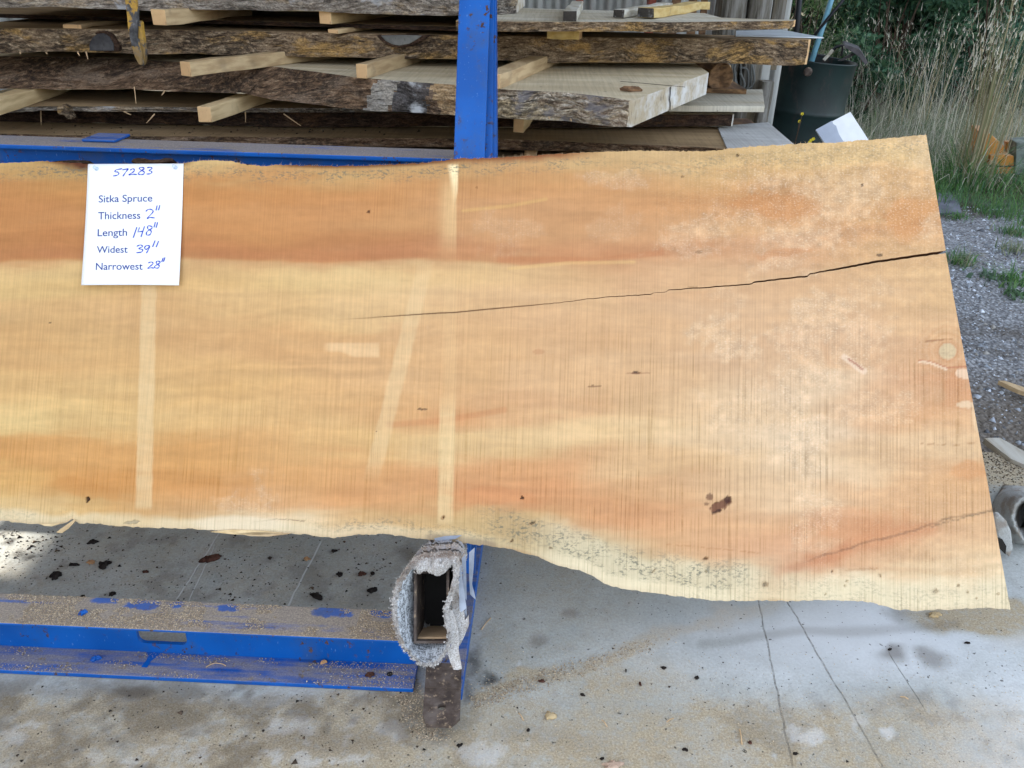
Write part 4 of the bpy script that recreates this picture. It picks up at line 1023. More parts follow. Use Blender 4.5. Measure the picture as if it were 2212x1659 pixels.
def topout(k, u, v):
    xx = proj(O_S + u[:, None] * np.array([1, 0, 0]) + UP * v[:, None])[0]
    o = (sm(60, 140, xx) * sm(440, 380, xx) * .011 + sm(560, 640, xx) * sm(1300, 1150, xx) * .007 - .004) * (k + 1) / 4.0
    d = (fbm(u * 22, u * 0 + k * .8, 121, 4) - .5) * .012 * sm(0, 1, (k + 1) / 2) + o
    return UP[None, :] * d[:, None]
bi, bW = wall_strip(iL[0], WL.reshape(NL, NC, 3)[0], dr, wob(131, .006, .020), m=0, bc=(214, 176, 124))
ti, tW = wall_strip(iU[-1], WU.reshape(NU, NC, 3)[-1], dr, topout)
for part, ii, W3 in (('l', iL, WL.reshape(NL, NC, 3)), ('u', iU, WU.reshape(NU, NC, 3))):
    for e in (0, -1):
        wall_strip(ii[:, e], W3[:, e], [TH * .5, TH], None, m=0 if e == -1 else 1)
k0 = int(np.argmax(cw > 0.3))
wall_strip(iL[-1][k0:], WL.reshape(NL, NC, 3)[-1][k0:], [TH * .5, TH], None)
wall_strip(iU[0][k0:], WU.reshape(NU, NC, 3)[0][k0:], [TH * .5, TH], None)
# back of the slab
nb_ = 8
for (a, b) in ((bW, WL.reshape(NL, NC, 3)[-1] - NF * TH), (WU.reshape(NU, NC, 3)[0] - NF * TH, tW)):
    rows = [a * (1 - t) + b * t for t in np.linspace(0, 1, nb_)]
    V = np.concatenate(rows); i = np.arange(nb_ * NC).reshape(nb_, NC) + vb; vb += nb_ * NC
    allv.append(V); allf.append(np.stack([i[:-1, :-1].ravel(), i[1:, :-1].ravel(), i[1:, 1:].ravel(), i[:-1, 1:].ravel()], 1))
    u = V[:, 0] - O_S[0]; v = (V - O_S) @ UP
    allc.append(np.tile(lin((214, 168, 112)), (len(V), 1))); allm.append(np.tile([.4, 0, 0], (len(V), 1))); allg.append(np.stack([u, v, u * 0], 1)); mi.append(np.zeros((nb_ - 1) * (NC - 1)))
slab_v = np.concatenate(allv)
slab = mk('spruce_slab', slab_v, np.concatenate(allf), [M['slab'], M['slabedge']], smooth=True,
          attrs={'Col': ('FLOAT_COLOR', np.concatenate(allc)), 'Msk': ('FLOAT_COLOR', np.concatenate(allm)), 'guv': ('FLOAT_VECTOR', np.concatenate(allg))}, matidx=np.concatenate(mi),
          origin=O_S)
slab.data.polygons.foreach_set('use_smooth', np.zeros(len(slab.data.polygons), bool))
tag(slab, 'large pale orange live edge slab with a long crack, leaning on the blue rack', 'wood slab')

# bark left on the upper edge, a hanging splinter, torn fibres
def flake(name, pts, off, th, mat, parent, curl=0.0):
    m = MB(); P = [on_slab(float(x), float(y), off) for x, y in pts]
    m.prism(P, -NF * th); return m.build(name, mat, parent)
flake('bark', [(112, 349), (135, 346.5), (160, 345.5), (185, 346), (195, 348), (190, 352), (150, 352.5), (120, 351.5)], -.006, .03, M['bark_dark'], slab)
flake('bark', [(283, 349), (288, 343), (298, 341), (312, 342), (324, 345), (345, 344.5), (357, 341), (372, 342), (372, 348), (340, 351), (300, 353)], -.012, .03, M['bark_dark'], slab)
flake('bark', [(505, 352), (540, 355), (560, 359), (548, 360), (520, 357)], -.006, .02, M['bark_dark'], slab)
m = MB(); a = on_slab(np.array([160., 164, 163, 158, 150, 141, 138, 146, 153]), np.array([1122., 1123, 1130, 1140, 1149, 1148, 1147, 1138, 1130]), 0.002)
a = a + NF * (np.array([0, 0, .01, .02, .03, .03, .03, .02, .01]))[:, None]
m.prism(list(a), -NF * .003); m.build('splinter', M['stick'], slab)
for pts in ([(453, 1149), (500, 1144), (560, 1146), (610, 1151), (560, 1156), (500, 1154)], [(508, 1152), (570, 1149), (628, 1153), (580, 1159), (540, 1158)], [(84, 1131), (110, 1131), (135, 1129), (112, 1137), (96, 1136)]):
    flake('splinter', pts, 0.004, .006, M['stick'], slab)
r = np.random.default_rng(5); m = MB()
for k in range(620):
    if k < 420: x = r.uniform(380, 2000); y = float(curve(TOP, x)) + r.uniform(-.5, 2); dy = -r.uniform(1.5, 5) * (1 if r.random() < .8 else 1.8); dx = r.normal(1.5, 2.5)
    else: x = r.uniform(0, 2150); y = float(curve(BOT, x)) - r.uniform(-.5, 1); dy = r.uniform(1, 4); dx = r.normal(0, 2)
    o = -r.uniform(0.002, .02)
    p = on_slab(np.array([x - .35, x + .35, x + dx]), np.array([y, y, y + dy]), o)
    m.add(list(p), [(0, 1, 2)])
for k in range(130):
    t = r.uniform(.25, 1); x = 960 + t * 1075; y = float(curve(CRK, x)) + (1 if r.random() < .6 else -1) * float(curve(CW, x)) * .5
    p = on_slab(np.array([x - .4, x + .4, x + r.normal(2, 4)]), np.array([y, y, y + r.uniform(-5, 2)]), .001); m.add(list(p), [(0, 1, 2)])
fb = m.build('loose_fibre', M['fibre'], slab); fb['kind'] = 'stuff'

# ------------------------------------------------------------------ the paper sheet, its print and pins
def z8(x, y, off):          # position read off the enlarged sheet
    return on_slab((300 + np.asarray(x, float) * .3618) / 1.8227, (600 + np.asarray(y, float) * .3618) / 1.8227, off)
nu, nv = 24, 30
tl, tr, brr, bl = (128, 127), (1168, 122), (1139, 1457), (80, 1455)
V = []
uu = np.linspace(0, 1, nu); vv = np.linspace(0, 1, nv)
def paper_at(u, v, extra=0.0):
    x = (tl[0] * (1 - u) + tr[0] * u) * (1 - v) + (bl[0] * (1 - u) + brr[0] * u) * v
    y = (tl[1] * (1 - u) + tr[1] * u) * (1 - v) + (bl[1] * (1 - u) + brr[1] * u) * v
    # it bows a little away from the wood between the pins and towards its free end
    return z8(x, y, 0.0018) + NF * (extra + 0.004 * np.sin(u * math.pi) * sm(0, .4, v) + .010 * v * v)[..., None]
U, Vv = np.meshgrid(uu, vv)
W = paper_at(U.ravel(), Vv.ravel()); i = np.arange(nu * nv).reshape(nv, nu)
pq = np.stack([i[:-1, :-1].ravel(), i[1:, :-1].ravel(), i[1:, 1:].ravel(), i[:-1, 1:].ravel()], 1)
paper = mk('paper_sheet', W, pq, M['paper'], smooth=True)
sdm = paper.modifiers.new('solid', 'SOLIDIFY'); sdm.thickness = 0.0004; sdm.offset = 0
tag(paper, 'white paper sheet with printed and handwritten slab sizes, pinned on the wood', 'paper sheet')
def z8uv(x, y):
    v = (y - 125) / 1331.0; x0 = tl[0] + (bl[0] - tl[0]) * v; x1 = tr[0] + (brr[0] - tr[0]) * v
    return (x - x0) / (x1 - x0), v
def text_on_paper(txt, x0, x1, yb, cap, slope):
    cu = bpy.data.curves.new('txt', 'FONT'); cu.body = txt; cu.resolution_u = 5; cu.size = 1.0; cu.offset = 0.005
    to = bpy.data.objects.new('txt', cu); COL.objects.link(to)
    dg = bpy.context.evaluated_depsgraph_get(); me = to.evaluated_get(dg).to_mesh()
    v = np.array([list(q.co) for q in me.vertices]); f = [tuple(p.vertices) for p in me.polygons]
    to.evaluated_get(dg).to_mesh_clear(); bpy.data.objects.remove(to); bpy.data.curves.remove(cu)
    sx = (x1 - x0) / (v[:, 0].max() - v[:, 0].min())
    X = x0 + (v[:, 0] - v[:, 0].min()) * sx; Yv = yb - v[:, 1] * cap / 0.655 + (X - x0) * slope
    u, w = z8uv(X, Yv)
    mk('printed_line', paper_at(u, w, .0006), f, M['print'], paper)
for t in [('Sitka Spruce', 252, 838, 549, 74, -.013), ('Thickness', 249, 712, 735, 76, -.008), ('Length', 247, 572, 920, 74, -.008), ('Widest', 243, 583, 1105, 72, -.006), ('Narrowest', 238, 750, 1291, 74, -.004)]:
    text_on_paper(*t)
def smooth_line(p, n=7):
    p = [np.array(q, float) for q in p]
    if len(p) < 3: return p
    out = []
    for i in range(len(p) - 1):
        a = p[max(i - 1, 0)]; b = p[i]; c = p[i + 1]; d = p[min(i + 2, len(p) - 1)]
        for t in np.linspace(0, 1, n, endpoint=False):
            out.append(.5 * ((2 * b) + (c - a) * t + (2 * a - 5 * b + 4 * c - d) * t * t + (3 * b - a - 3 * c + d) * t ** 3))
    return out + [p[-1]]
def pen(strokes, w=12.5):
    v = []; f = []
    for st, smo in strokes:
        p = smooth_line(st) if smo else [np.array(q, float) for q in st]
        b = len(v); n = len(p)
        for i in range(n):
            t = p[min(i + 1, n - 1)] - p[max(i - 1, 0)]; t = t / (np.linalg.norm(t) + 1e-9); nn = np.array([-t[1], t[0]])
            ww = w * .5 * (0.8 + .25 * math.sin(i * .7)); v.append(p[i] + nn * ww); v.append(p[i] - nn * ww)
        for i in range(n - 1): f.append((b + 2 * i, b + 2 * i + 1, b + 2 * i + 3, b + 2 * i + 2))
    v = np.array(v); u, ww = z8uv(v[:, 0], v[:, 1])
    mk('handwriting', paper_at(u, ww, .0009), f, M['ink'], paper)
pen([([(503, 179), (440, 190), (424, 212), (455, 216), (467, 230), (450, 250), (404, 259)], 1), ([(505, 192), (570, 179)], 0), ([(570, 179), (540, 220), (511, 263)], 1),
     ([(590, 196), (614, 181), (637, 190), (622, 216), (577, 246), (620, 241), (666, 244)], 1), ([(742, 170), (705, 166), (690, 182), (742, 215), (735, 240), (700, 246), (680, 228), (745, 178)], 1),
     ([(775, 170), (812, 165), (826, 180), (797, 200), (826, 214), (810, 235), (768, 239)], 1)])
pen([([(770, 652), (800, 628), (838, 634), (846, 660), (788, 726), (820, 718), (868, 723)], 1), ([(891, 585), (880, 640)], 0), ([(921, 582), (906, 638)], 0)])
pen([([(678, 822), (640, 941)], 0), ([(706, 826), (689, 878), (742, 868)], 0), ([(760, 814), (723, 932)], 0), ([(838, 816), (802, 808), (794, 838), (832, 868), (818, 905), (784, 908), (788, 872), (838, 836), (838, 816)], 1), ([(875, 766), (861, 825)], 0), ([(899, 768), (884, 828)], 0)])
pen([([(680, 1034), (720, 1018), (742, 1036), (704, 1060), (742, 1070), (734, 1095), (677, 1105)], 1), ([(822, 1030), (786, 1024), (764, 1050), (786, 1066), (818, 1034)], 1), ([(820, 1034), (806, 1070), (785, 1109)], 1), ([(876, 968), (850, 1040)], 0), ([(913, 974), (888, 1042)], 0)])
pen([([(808, 1216), (840, 1204), (860, 1220), (836, 1246), (805, 1273), (840, 1268), (873, 1272)], 1), ([(936, 1200), (904, 1194), (894, 1216), (926, 1245), (914, 1270), (884, 1268), (880, 1250), (930, 1214), (936, 1200)], 1), ([(966, 1156), (951, 1203)], 0), ([(985, 1151), (970, 1200)], 0)])
def rev(name, c, axis, prof, mat, parent=None, n=14):
    ax = np.asarray(axis, float); e1 = np.cross(ax, [1, 0, .1]); e1 /= np.linalg.norm(e1); e2 = np.cross(ax, e1)
    v = []; f = []
    for h, rr in prof:
        for k in range(n): v.append(np.asarray(c) + ax * h + rr * (math.cos(2 * math.pi * k / n) * e1 + math.sin(2 * math.pi * k / n) * e2))
    for i in range(len(prof) - 1):
        for k in range(n): f.append((i * n + k, i * n + (k + 1) % n, (i + 1) * n + (k + 1) % n, (i + 1) * n + k))
    f.append(tuple(range(n))[::-1]); f.append(tuple((len(prof) - 1) * n + k for k in range(n)))
    o = mk(name, v, f, mat, parent, smooth=True); fix_normals(o); return o
for (x, y, lab) in ((222, 178, 'clear plastic push pin in the upper left corner of the paper'), (1080, 165, 'clear plastic push pin in the upper right corner of the paper')):
    tag(rev('push_pin', z8(x, y, .0028), NF, [(0, .0046), (.0012, .0046), (.0018, .0026), (.007, .0022), (.0085, .0036), (.0105, .0036), (.011, .0028)], M['pin']), lab, 'push pin', 'push pins holding the paper')

# ------------------------------------------------------------------ the blue display rack
rack = empty('display_rack', (0.0, 1.9, 0.0))
tag(rack, 'blue painted steel display rack with leaning post and carpet wrapped arm', 'rack')
def lean_strip(xa0, xb0, xa1, xb1, off, th, y0=-420.0, y1=1240.0):
    """a flat bar lying along the leaning plane; its picture edges at y=0 and y=343"""
    P = []
    for (x0, x1, yy) in ((xa0, xa1, y1), (xb0, xb1, y1), (xb0, xb1, y0), (xa0, xa1, y0)):
        P.append(on_slab(x0 + (x1 - x0) * yy / 343.0, yy, off))
    return P, -NF * th
m = MB()
for a in [(991.6, 1058.5, 980.0, 1046.5, -.056, .010), (1020, 1030, 1009, 1020, -.066, .075), (998, 1061.5, 987, 1052, -.141, .010)]:
    P, o = lean_strip(*a); m.prism(P, o)
m.build('post', M['blue'], rack, bevel=0.0015)
m = MB()
for a in [(1050, 1066.5, 1040, 1063.5, -.085, .008), (1062, 1071, 1055, 1072.5, -.10, .030), (1052, 1073.5, 1050, 1075.0, -.145, .010)]:
    P, o = lean_strip(*a, -420.0, 760.0); m.prism(P, o)
m.build('post_channel', M['blue'], rack, bevel=0.0015)
# upper channel, level, left of the post
f0 = on_z(450.0, 325.5, 1.0)
d0 = 2.03
pz = on_y(450.0, 325.5, d0)[2]
yb_ = on_z(450.0, 306.0, pz)[1]
xr_ = on_z(984.0, 338.0, pz)[0]
m = MB()
m.box((-3.2, d0, pz - .012), (xr_, yb_, pz)); m.box((-3.2, d0 + .035, pz - .16), (xr_, d0 + .045, pz - .0125)); m.box((-3.2, d0, pz - .172), (xr_, yb_, pz - .1605))
m.build('upper_channel', M['blue_dusty2'], rack, bevel=0.003)
a = on_z(np.array([172., 246]), np.array([309., 311]), pz)
m = MB(); m.box((a[0][0], a[0][1] + .01, pz + .001), (a[1][0], yb_ + .03, pz + .008)); m.build('stop_block', M['blue_grey'], rack, bevel=0.003)
# base channel on the floor
Yf = on_z(450.0, 1468.0, .012)[1]; zt = on_y(450.0, 1366.0, Yf)[2]; Yw = on_z(450.0, 1415.0, .012)[1]; Yb = on_z(450.0, 1312.0, zt)[1]
xe = on_y(902.0, 1430.0, Yw)[0]; Yb = max(Yb, Yw + .02)
m = MB(); m.box((-3.0, Yf, zt - .006), (xe, Yb, zt)); m.build('top_flange', M['blue_dusty'], rack, bevel=0.002)
m = MB(); m.box((-3.0, Yf, 0.001), (xe, Yw + .01, .012)); m.build('bottom_flange', M['blue_dusty3'], rack, bevel=0.002)
sx0 = on_y(299.0, 1370.0, Yw)[0]; sx1 = on_y(398.0, 1374.0, Yw)[0]; sz1 = zt - .007; sz0 = on_y(345.0, 1391.0, Yw)[2]
hs = (sz1 - sz0)
poly = [(-3.0, .0125), (xe, .0125), (xe, zt - .0065), (sx1 + .004, zt - .0065)]
rr_ = min(hs * .45, .016)
poly += [(sx1 + .004, sz0 + rr_)] + [(sx1 + .004 - rr_ + rr_ * math.cos(t), sz0 + rr_ - rr_ * math.sin(t)) for t in np.linspace(0.1, math.pi / 2, 6)]
poly += [(sx0 - .004 + rr_ - rr_ * math.sin(t), sz0 + rr_ - rr_ * math.cos(t)) for t in np.linspace(0, math.pi / 2 - .1, 6)] + [(sx0 - .004, sz0 + rr_)]
poly += [(sx0 - .004, zt - .0065), (-3.0, zt - .0065)]
m = MB(); m.prism([(x, Yw, z) for x, z in poly], (0, .009, 0)); m.build('channel_web', M['blue'], rack)
# the foot: beam running back under the arm
FZ = .034
b0 = on_z(998.0, 1489.0, FZ); b1 = on_z(1041.0, 1180.0, FZ)
dxy = (b1 - b0) / (b1[1] - b0[1])
def beam_x(y): return b0[0] + dxy[0] * (y - b0[1])
m = MB(); y0, y1 = b0[1], 2.9
for (o0, o1, z0, z1) in ((-.080, 0, FZ - .008, FZ), (-.008, 0, .001, FZ - .0085), (-.080, -.072, .001, FZ - .0085)):
    m.hexa([(beam_x(y0) + o0, y0, z0), (beam_x(y0) + o1, y0, z0), (beam_x(y1) + o1, y1, z0), (beam_x(y1) + o0, y1, z0),
            (beam_x(y0) + o0, y0, z1), (beam_x(y0) + o1, y0, z1), (beam_x(y1) + o1, y1, z1), (beam_x(y1) + o0, y1, z1)])
m.build('foot_beam', M['blue_grey'], rack, bevel=0.002)
# rusty toe plate with one bolt hole
pl = on_z(np.array([921., 997.5, 993, 912]), np.array([1432., 1438, 1564, 1563]), .047)
hc = on_z(954.0, 1526.0, .047); hr = .009
ring = [hc + [hr * math.cos(t), hr * math.sin(t), 0] for t in np.linspace(0, 2 * math.pi, 12, endpoint=False)]
ov = [pl[3], pl[2], pl[1], pl[0]]
mid = []
m = MB(); out = []
for k in range(12):
    t = 2 * math.pi * k / 12; d = np.array([math.cos(t), math.sin(t), 0]); best = 1e9
    for q in range(4):
        A = ov[q]; B = ov[(q + 1) % 4]; e = B - A; den = d[0] * e[1] - d[1] * e[0]
        if abs(den) < 1e-9: continue
        tt = ((A - hc)[0] * e[1] - (A - hc)[1] * e[0]) / den; ss = ((A - hc)[0] * d[1] - (A - hc)[1] * d[0]) / den
        if tt > 0 and -1e-6 <= ss <= 1 + 1e-6: best = min(best, tt)
    out.append(hc + d * best)
top = [np.array(p) for p in out] + ring; low = [p - [0, 0, .012] for p in top]
f = []
for k in range(12):
    k2 = (k + 1) % 12
    f += [(k, k2, 12 + k2, 12 + k), (24 + k, 36 + k, 36 + k2, 24 + k2), (k, 24 + k, 24 + k2, k2), (12 + k, 12 + k2, 36 + k2, 36 + k)]
m.add(top + low, f); m.build('toe_plate', M['rust'], rack)
m = MB(); pu = on_z(np.array([921., 997.5, 996, 918]), np.array([1432., 1438, 1488, 1487]), .0475)
m.prism(list(pu), (0, 0, .004)); m.build('weld_plate', M['rust'], rack)
# arm: steel box tube square to the leaning post
AO = 0.17
def z3(x, y, off): return on_slab(768.1 + np.asarray(x, float) / 4.651, 1124.7 + np.asarray(y, float) / 4.651, off)
def carry(P, d):            # straight back along the arm
    return P - NF * d
tube_o = [(588, 505), (940, 500), (935, 1235), (584, 1235)]
P = [z3(x, y, AO - .03) for x, y in tube_o]; c = sum(P) / 4
Pin = [c + (p - c) * np.array([.90, 1, 1]) for p in P]
Pin = []
ex = np.array([1, 0, 0]); w = .005
for p in P:
    sx = np.sign((p - c)[0]); su = np.sign((p - c) @ UP); Pin.append(p - ex * sx * w - UP * su * w)
L = .30
m = MB(); V = P + Pin + [carry(p, L) for p in P] + [carry(p, L) for p in Pin]
f = []
for k in range(4):
    k2 = (k + 1) % 4
    f += [(k, k2, 4 + k2, 4 + k), (k, 8 + k, 8 + k2, k2), (4 + k, 4 + k2, 12 + k2, 12 + k), (8 + k, 12 + k, 12 + k2, 8 + k2)]
m.add(V, f); m.add(Pin and [carry(p, L - .002) for p in P], [(0, 1, 2, 3)])
m.build('arm', M['rust'], rack)
m = MB(); m.prism([carry(p, .13) for p in Pin], -NF * .01); m.build('arm_shade', M['hole'], rack)  # dark sheet added inside the tube in place of its deep shade
m = MB(); q = [z3(x, y, AO - .04) for x, y in ((600, 1180), (925, 1180), (925, 1230), (592, 1230))]
m.prism([carry(p, .01) for p in q], -NF * .14); m.build('sawdust_heap', M['fibre'], rack)['kind'] = 'stuff'
# carpet sleeve
OUT = [(560, 420), (640, 396), (700, 385), (780, 380), (850, 380), (920, 380), (980, 388), (1015, 410), (1030, 455), (1034, 510), (1032, 570), (1018, 630), (1002, 690), (978, 750), (955, 810), (938, 870), (926, 930), (926, 985), (938, 1040), (952, 1100), (962, 1160), (962, 1210), (950, 1255), (928, 1300), (900, 1345), (865, 1390), (830, 1422), (785, 1450), (740, 1468), (690, 1460), (640, 1442), (590, 1404), (540, 1360), (498, 1305), (460, 1250), (428, 1186), (402, 1120), (384, 1045), (372, 970), (366, 910), (365, 850), (370, 785), (380, 720), (394, 668), (412, 620), (438, 574), (470, 530), (512, 475)]
def resamp(p, n):
    p = np.array(p + [p[0]], float); d = np.r_[0, np.cumsum(np.hypot(*np.diff(p, axis=0).T))]
    t = np.linspace(0, d[-1], n, endpoint=False); return np.stack([np.interp(t, d, p[:, 0]), np.interp(t, d, p[:, 1])], 1)
NR = 170
oc = resamp(OUT, NR)
tg = np.roll(oc, -1, 0) - np.roll(oc, 1, 0); tg /= np.linalg.norm(tg, axis=1)[:, None]; nrm = np.stack([-tg[:, 1], tg[:, 0]], 1)
for _ in range(6): nrm = (np.roll(nrm, 1, 0) + nrm + np.roll(nrm, -1, 0)); nrm /= np.linalg.norm(nrm, axis=1)[:, None]
thk = 40 + 14 * np.sin(np.arange(NR) * .05)
# pulled in over the opening at the top
ic = oc + nrm * thk[:, None]
topm = sm(520, 400, oc[:, 1]) * sm(540, 640, oc[:, 0]) * sm(1000, 900, oc[:, 0]); ic[:, 1] += topm * (105 + 25 * np.sin(oc[:, 0] / 40.0))
tubec = np.array([762, 870.]); hw, hh = 186, 375
def to_tube(p, g=6):
    d = p - tubec; s_ = np.maximum(np.abs(d[:, 0]) / (hw + g), np.abs(d[:, 1]) / (hh + g)); return tubec + d / s_[:, None]
tin = to_tube(ic)
rings = []
ncol = 26
r2 = np.random.default_rng(11)
def fuzz(a): return r2.normal(0, a, (NR, 1))
def ringpts(xy, off, fz=0.0012, up=0.0):
    W = z3(xy[:, 0], xy[:, 1], AO)
    W = W - NF * (AO - off) if np.isscalar(off) else W - NF * (AO - off)[:, None]
    c_ = W.mean(0); dd = W - c_; dd /= np.linalg.norm(dd, axis=1)[:, None]
    lump = (fbm(np.arange(NR) * .9, np.full(NR, off * 90 if np.isscalar(off) else 3.), 201, 3) - .5)[:, None]
    return W + dd * (fuzz(fz) + lump * .006) + NF * fuzz(fz) + UP * up
# inner surface from the tube out to the rim, over the rim, then back along the outside
mids = [(tin, AO - .075), (tin * .75 + ic * .25, AO - .055), (ic * .75 + tin * .25, AO - .02), (ic, AO - .002)]
for xy, off in mids: rings.append(ringpts(xy, off, .0004))
for k, t in enumerate((.2, .5, .8)):
    bul = math.sin(math.pi * (t)) * .004
    rings.append(ringpts(ic * (1 - t) + oc * t, AO + bul, .0022))
NB = 22
for k in range(NB + 1):
    t = k / NB
    off = AO - .002 - t * .27
    sh = oc * 1.0
    ct = np.array([762, 900.]); tight = 1 - .10 * sm(0, .6, t)
    d = sh - ct; dd = d.copy(); dd[:, 0] *= 1 - .12 * sm(0, .7, t) * (d[:, 0] < 0); dd[:, 1] *= np.where(d[:, 1] > 0, 1 - .35 * sm(0, .9, t), 1.0)
    rings.append(ringpts(ct + dd, off, .0016, up=.015 * sm(.0, .62, t)))
V = np.concatenate(rings); nr = len(rings); i = np.arange(nr * NR).reshape(nr, NR)
j = np.roll(i, -1, 1)
Qc = np.stack([i[:-1].ravel(), j[:-1].ravel(), j[1:].ravel(), i[1:].ravel()], 1)
mic = np.zeros((nr - 1, NR)); mic[:2] = 1; mic[2] = 1
car = mk('carpet_sleeve', V, Qc, [M['carpet'], M['backing']], rack, smooth=True, matidx=mic.ravel()); fix_normals(car)
# loose pile standing off the sleeve
m = MB(); r = np.random.default_rng(19); outer = np.concatenate(rings[7:24]); oc_ = outer.mean(0)
for k in range(4200):
    p = outer[r.integers(len(outer))]; d = p - oc_; d -= NF * (d @ NF); d /= np.linalg.norm(d) + 1e-9
    q = p + d * r.uniform(.001, .0042) + r.normal(0, .0022, 3); w = r.normal(0, 1, 3); w *= .0005 / np.linalg.norm(w)
    m.add([p - w, p + w, q], [(0, 1, 2)])
tf = m.build('carpet_fuzz', M['carpet_light'], car); tf['kind'] = 'stuff'
# tufts along the cut rim
m = MB(); r = np.random.default_rng(17)
rim = np.concatenate(rings[4:7])
for k in range(900):
    p = rim[r.integers(len(rim))] + r.normal(0, .0015, 3); s_ = r.uniform(.0014, .0036)
    e = r.normal(0, 1, (4, 3)); e /= np.linalg.norm(e, axis=1)[:, None]
    m.add([p + e[0] * s_, p + e[1] * s_, p + e[2] * s_, p + e[3] * s_], [(0, 1, 2), (0, 3, 1), (1, 3, 2), (0, 2, 3)])
for k in range(50):
    p = rim[r.integers(len(rim))]; q = p + NF * r.uniform(0, .012) + UP * r.uniform(-.012, .004) + np.array([r.normal(0, .006), 0, 0])
    m.add([p, p + [.0006, 0, 0], q], [(0, 1, 2)])
tf = m.build('carpet_tuft', M['carpet'], car); tf['kind'] = 'stuff'
# frayed flap at the right and grey tape wound round it
m = MB(); fp = [(935, 905), (968, 900), (1000, 985), (1030, 1120), (1040, 1240), (1032, 1300), (1050, 1400), (1066, 1490), (1030, 1500), (985, 1496), (950, 1420), (925, 1330), (958, 1260), (968, 1160), (940, 1050), (926, 980)]
m.prism([z3(x, y, AO - .012) for x, y in fp], -NF * .008); m.build('carpet_flap', M['carpet'], car)
for fp, off in (([(985, 705), (1010, 690), (1075, 880), (1100, 1000), (1130, 960), (1135, 1060), (1085, 1180), (1045, 1260), (1035, 1120), (1005, 980), (965, 840)], AO - .035),):
    m = MB(); m.prism([z3(x, y, off) for x, y in fp], -NF * .02); m.build('carpet_flap', M['carpet'], car)
for fp, off in (([(1032, 480), (1062, 440), (1070, 560), (1115, 880), (1062, 920), (1045, 900), (1038, 660)], AO - .028),
                ([(1066, 380), (1108, 340), (1112, 560), (1115, 800), (1088, 760), (1078, 540)], AO - .06),
                ([(1140, 320), (1196, 270), (1188, 460), (1170, 640), (1212, 800), (1150, 740), (1140, 540)], AO - .10),
                ([(1085, 920), (1115, 880), (1120, 980), (1095, 1080), (1080, 1090)], AO - .05),
                ([(1045, 900), (1075, 915), (1085, 1040), (1060, 1150), (1045, 1160)], AO - .04)):
    m = MB(); P = [z3(x, y, off) for x, y in fp]
    m.prism(P, -NF * .002); m.build('tape_strip', M['tape'], car)
# tape over the top of the sleeve: follows the sleeve's own rings
for r0, r1 in ((13, 15), (18, 20)):
    sel = [k for k in range(NR) if oc[k, 1] < 470 and 500 < oc[k, 0] < 1040]
    sel = sorted(sel, key=lambda k: oc[k, 0])
    A = rings[r0][sel]; B = rings[r1][sel]
    A = A + UP * .0035; B = B + UP * .0035
    n = len(sel); i = np.arange(n)
    mk('tape_strip', np.concatenate([A, B]), np.stack([i[:-1], i[1:], i[1:] + n, i[:-1] + n], 1), M['tape'], car, smooth=True)
flake('tape_strip', [(938, 1163), (962, 1158), (998, 1156), (984, 1164), (958, 1168), (940, 1169)], .004, .002, M['tape'], car)
# paint run below the slot, bolts and a drilled hole
for pts, z in (([(314, 1406), (350, 1408), (337, 1420), (326, 1428), (318, 1442), (305, 1441), (316, 1427), (321, 1417)], .0125),):
    m = MB(); m.prism(list(on_z(np.array([p[0] for p in pts], float), np.array([p[1] for p in pts], float), z)), (0, 0, .0006)); m.build('paint_run', M['blue'], rack)
hc = on_z(842.0, 1456.0, .0125); m = MB(); m.prism([hc + [.007 * math.cos(t), .007 * math.sin(t), 0] for t in np.linspace(0, 2 * math.pi, 12, endpoint=False)], (0, 0, .0004)); m.build('bolt_hole', M['hole'], rack)
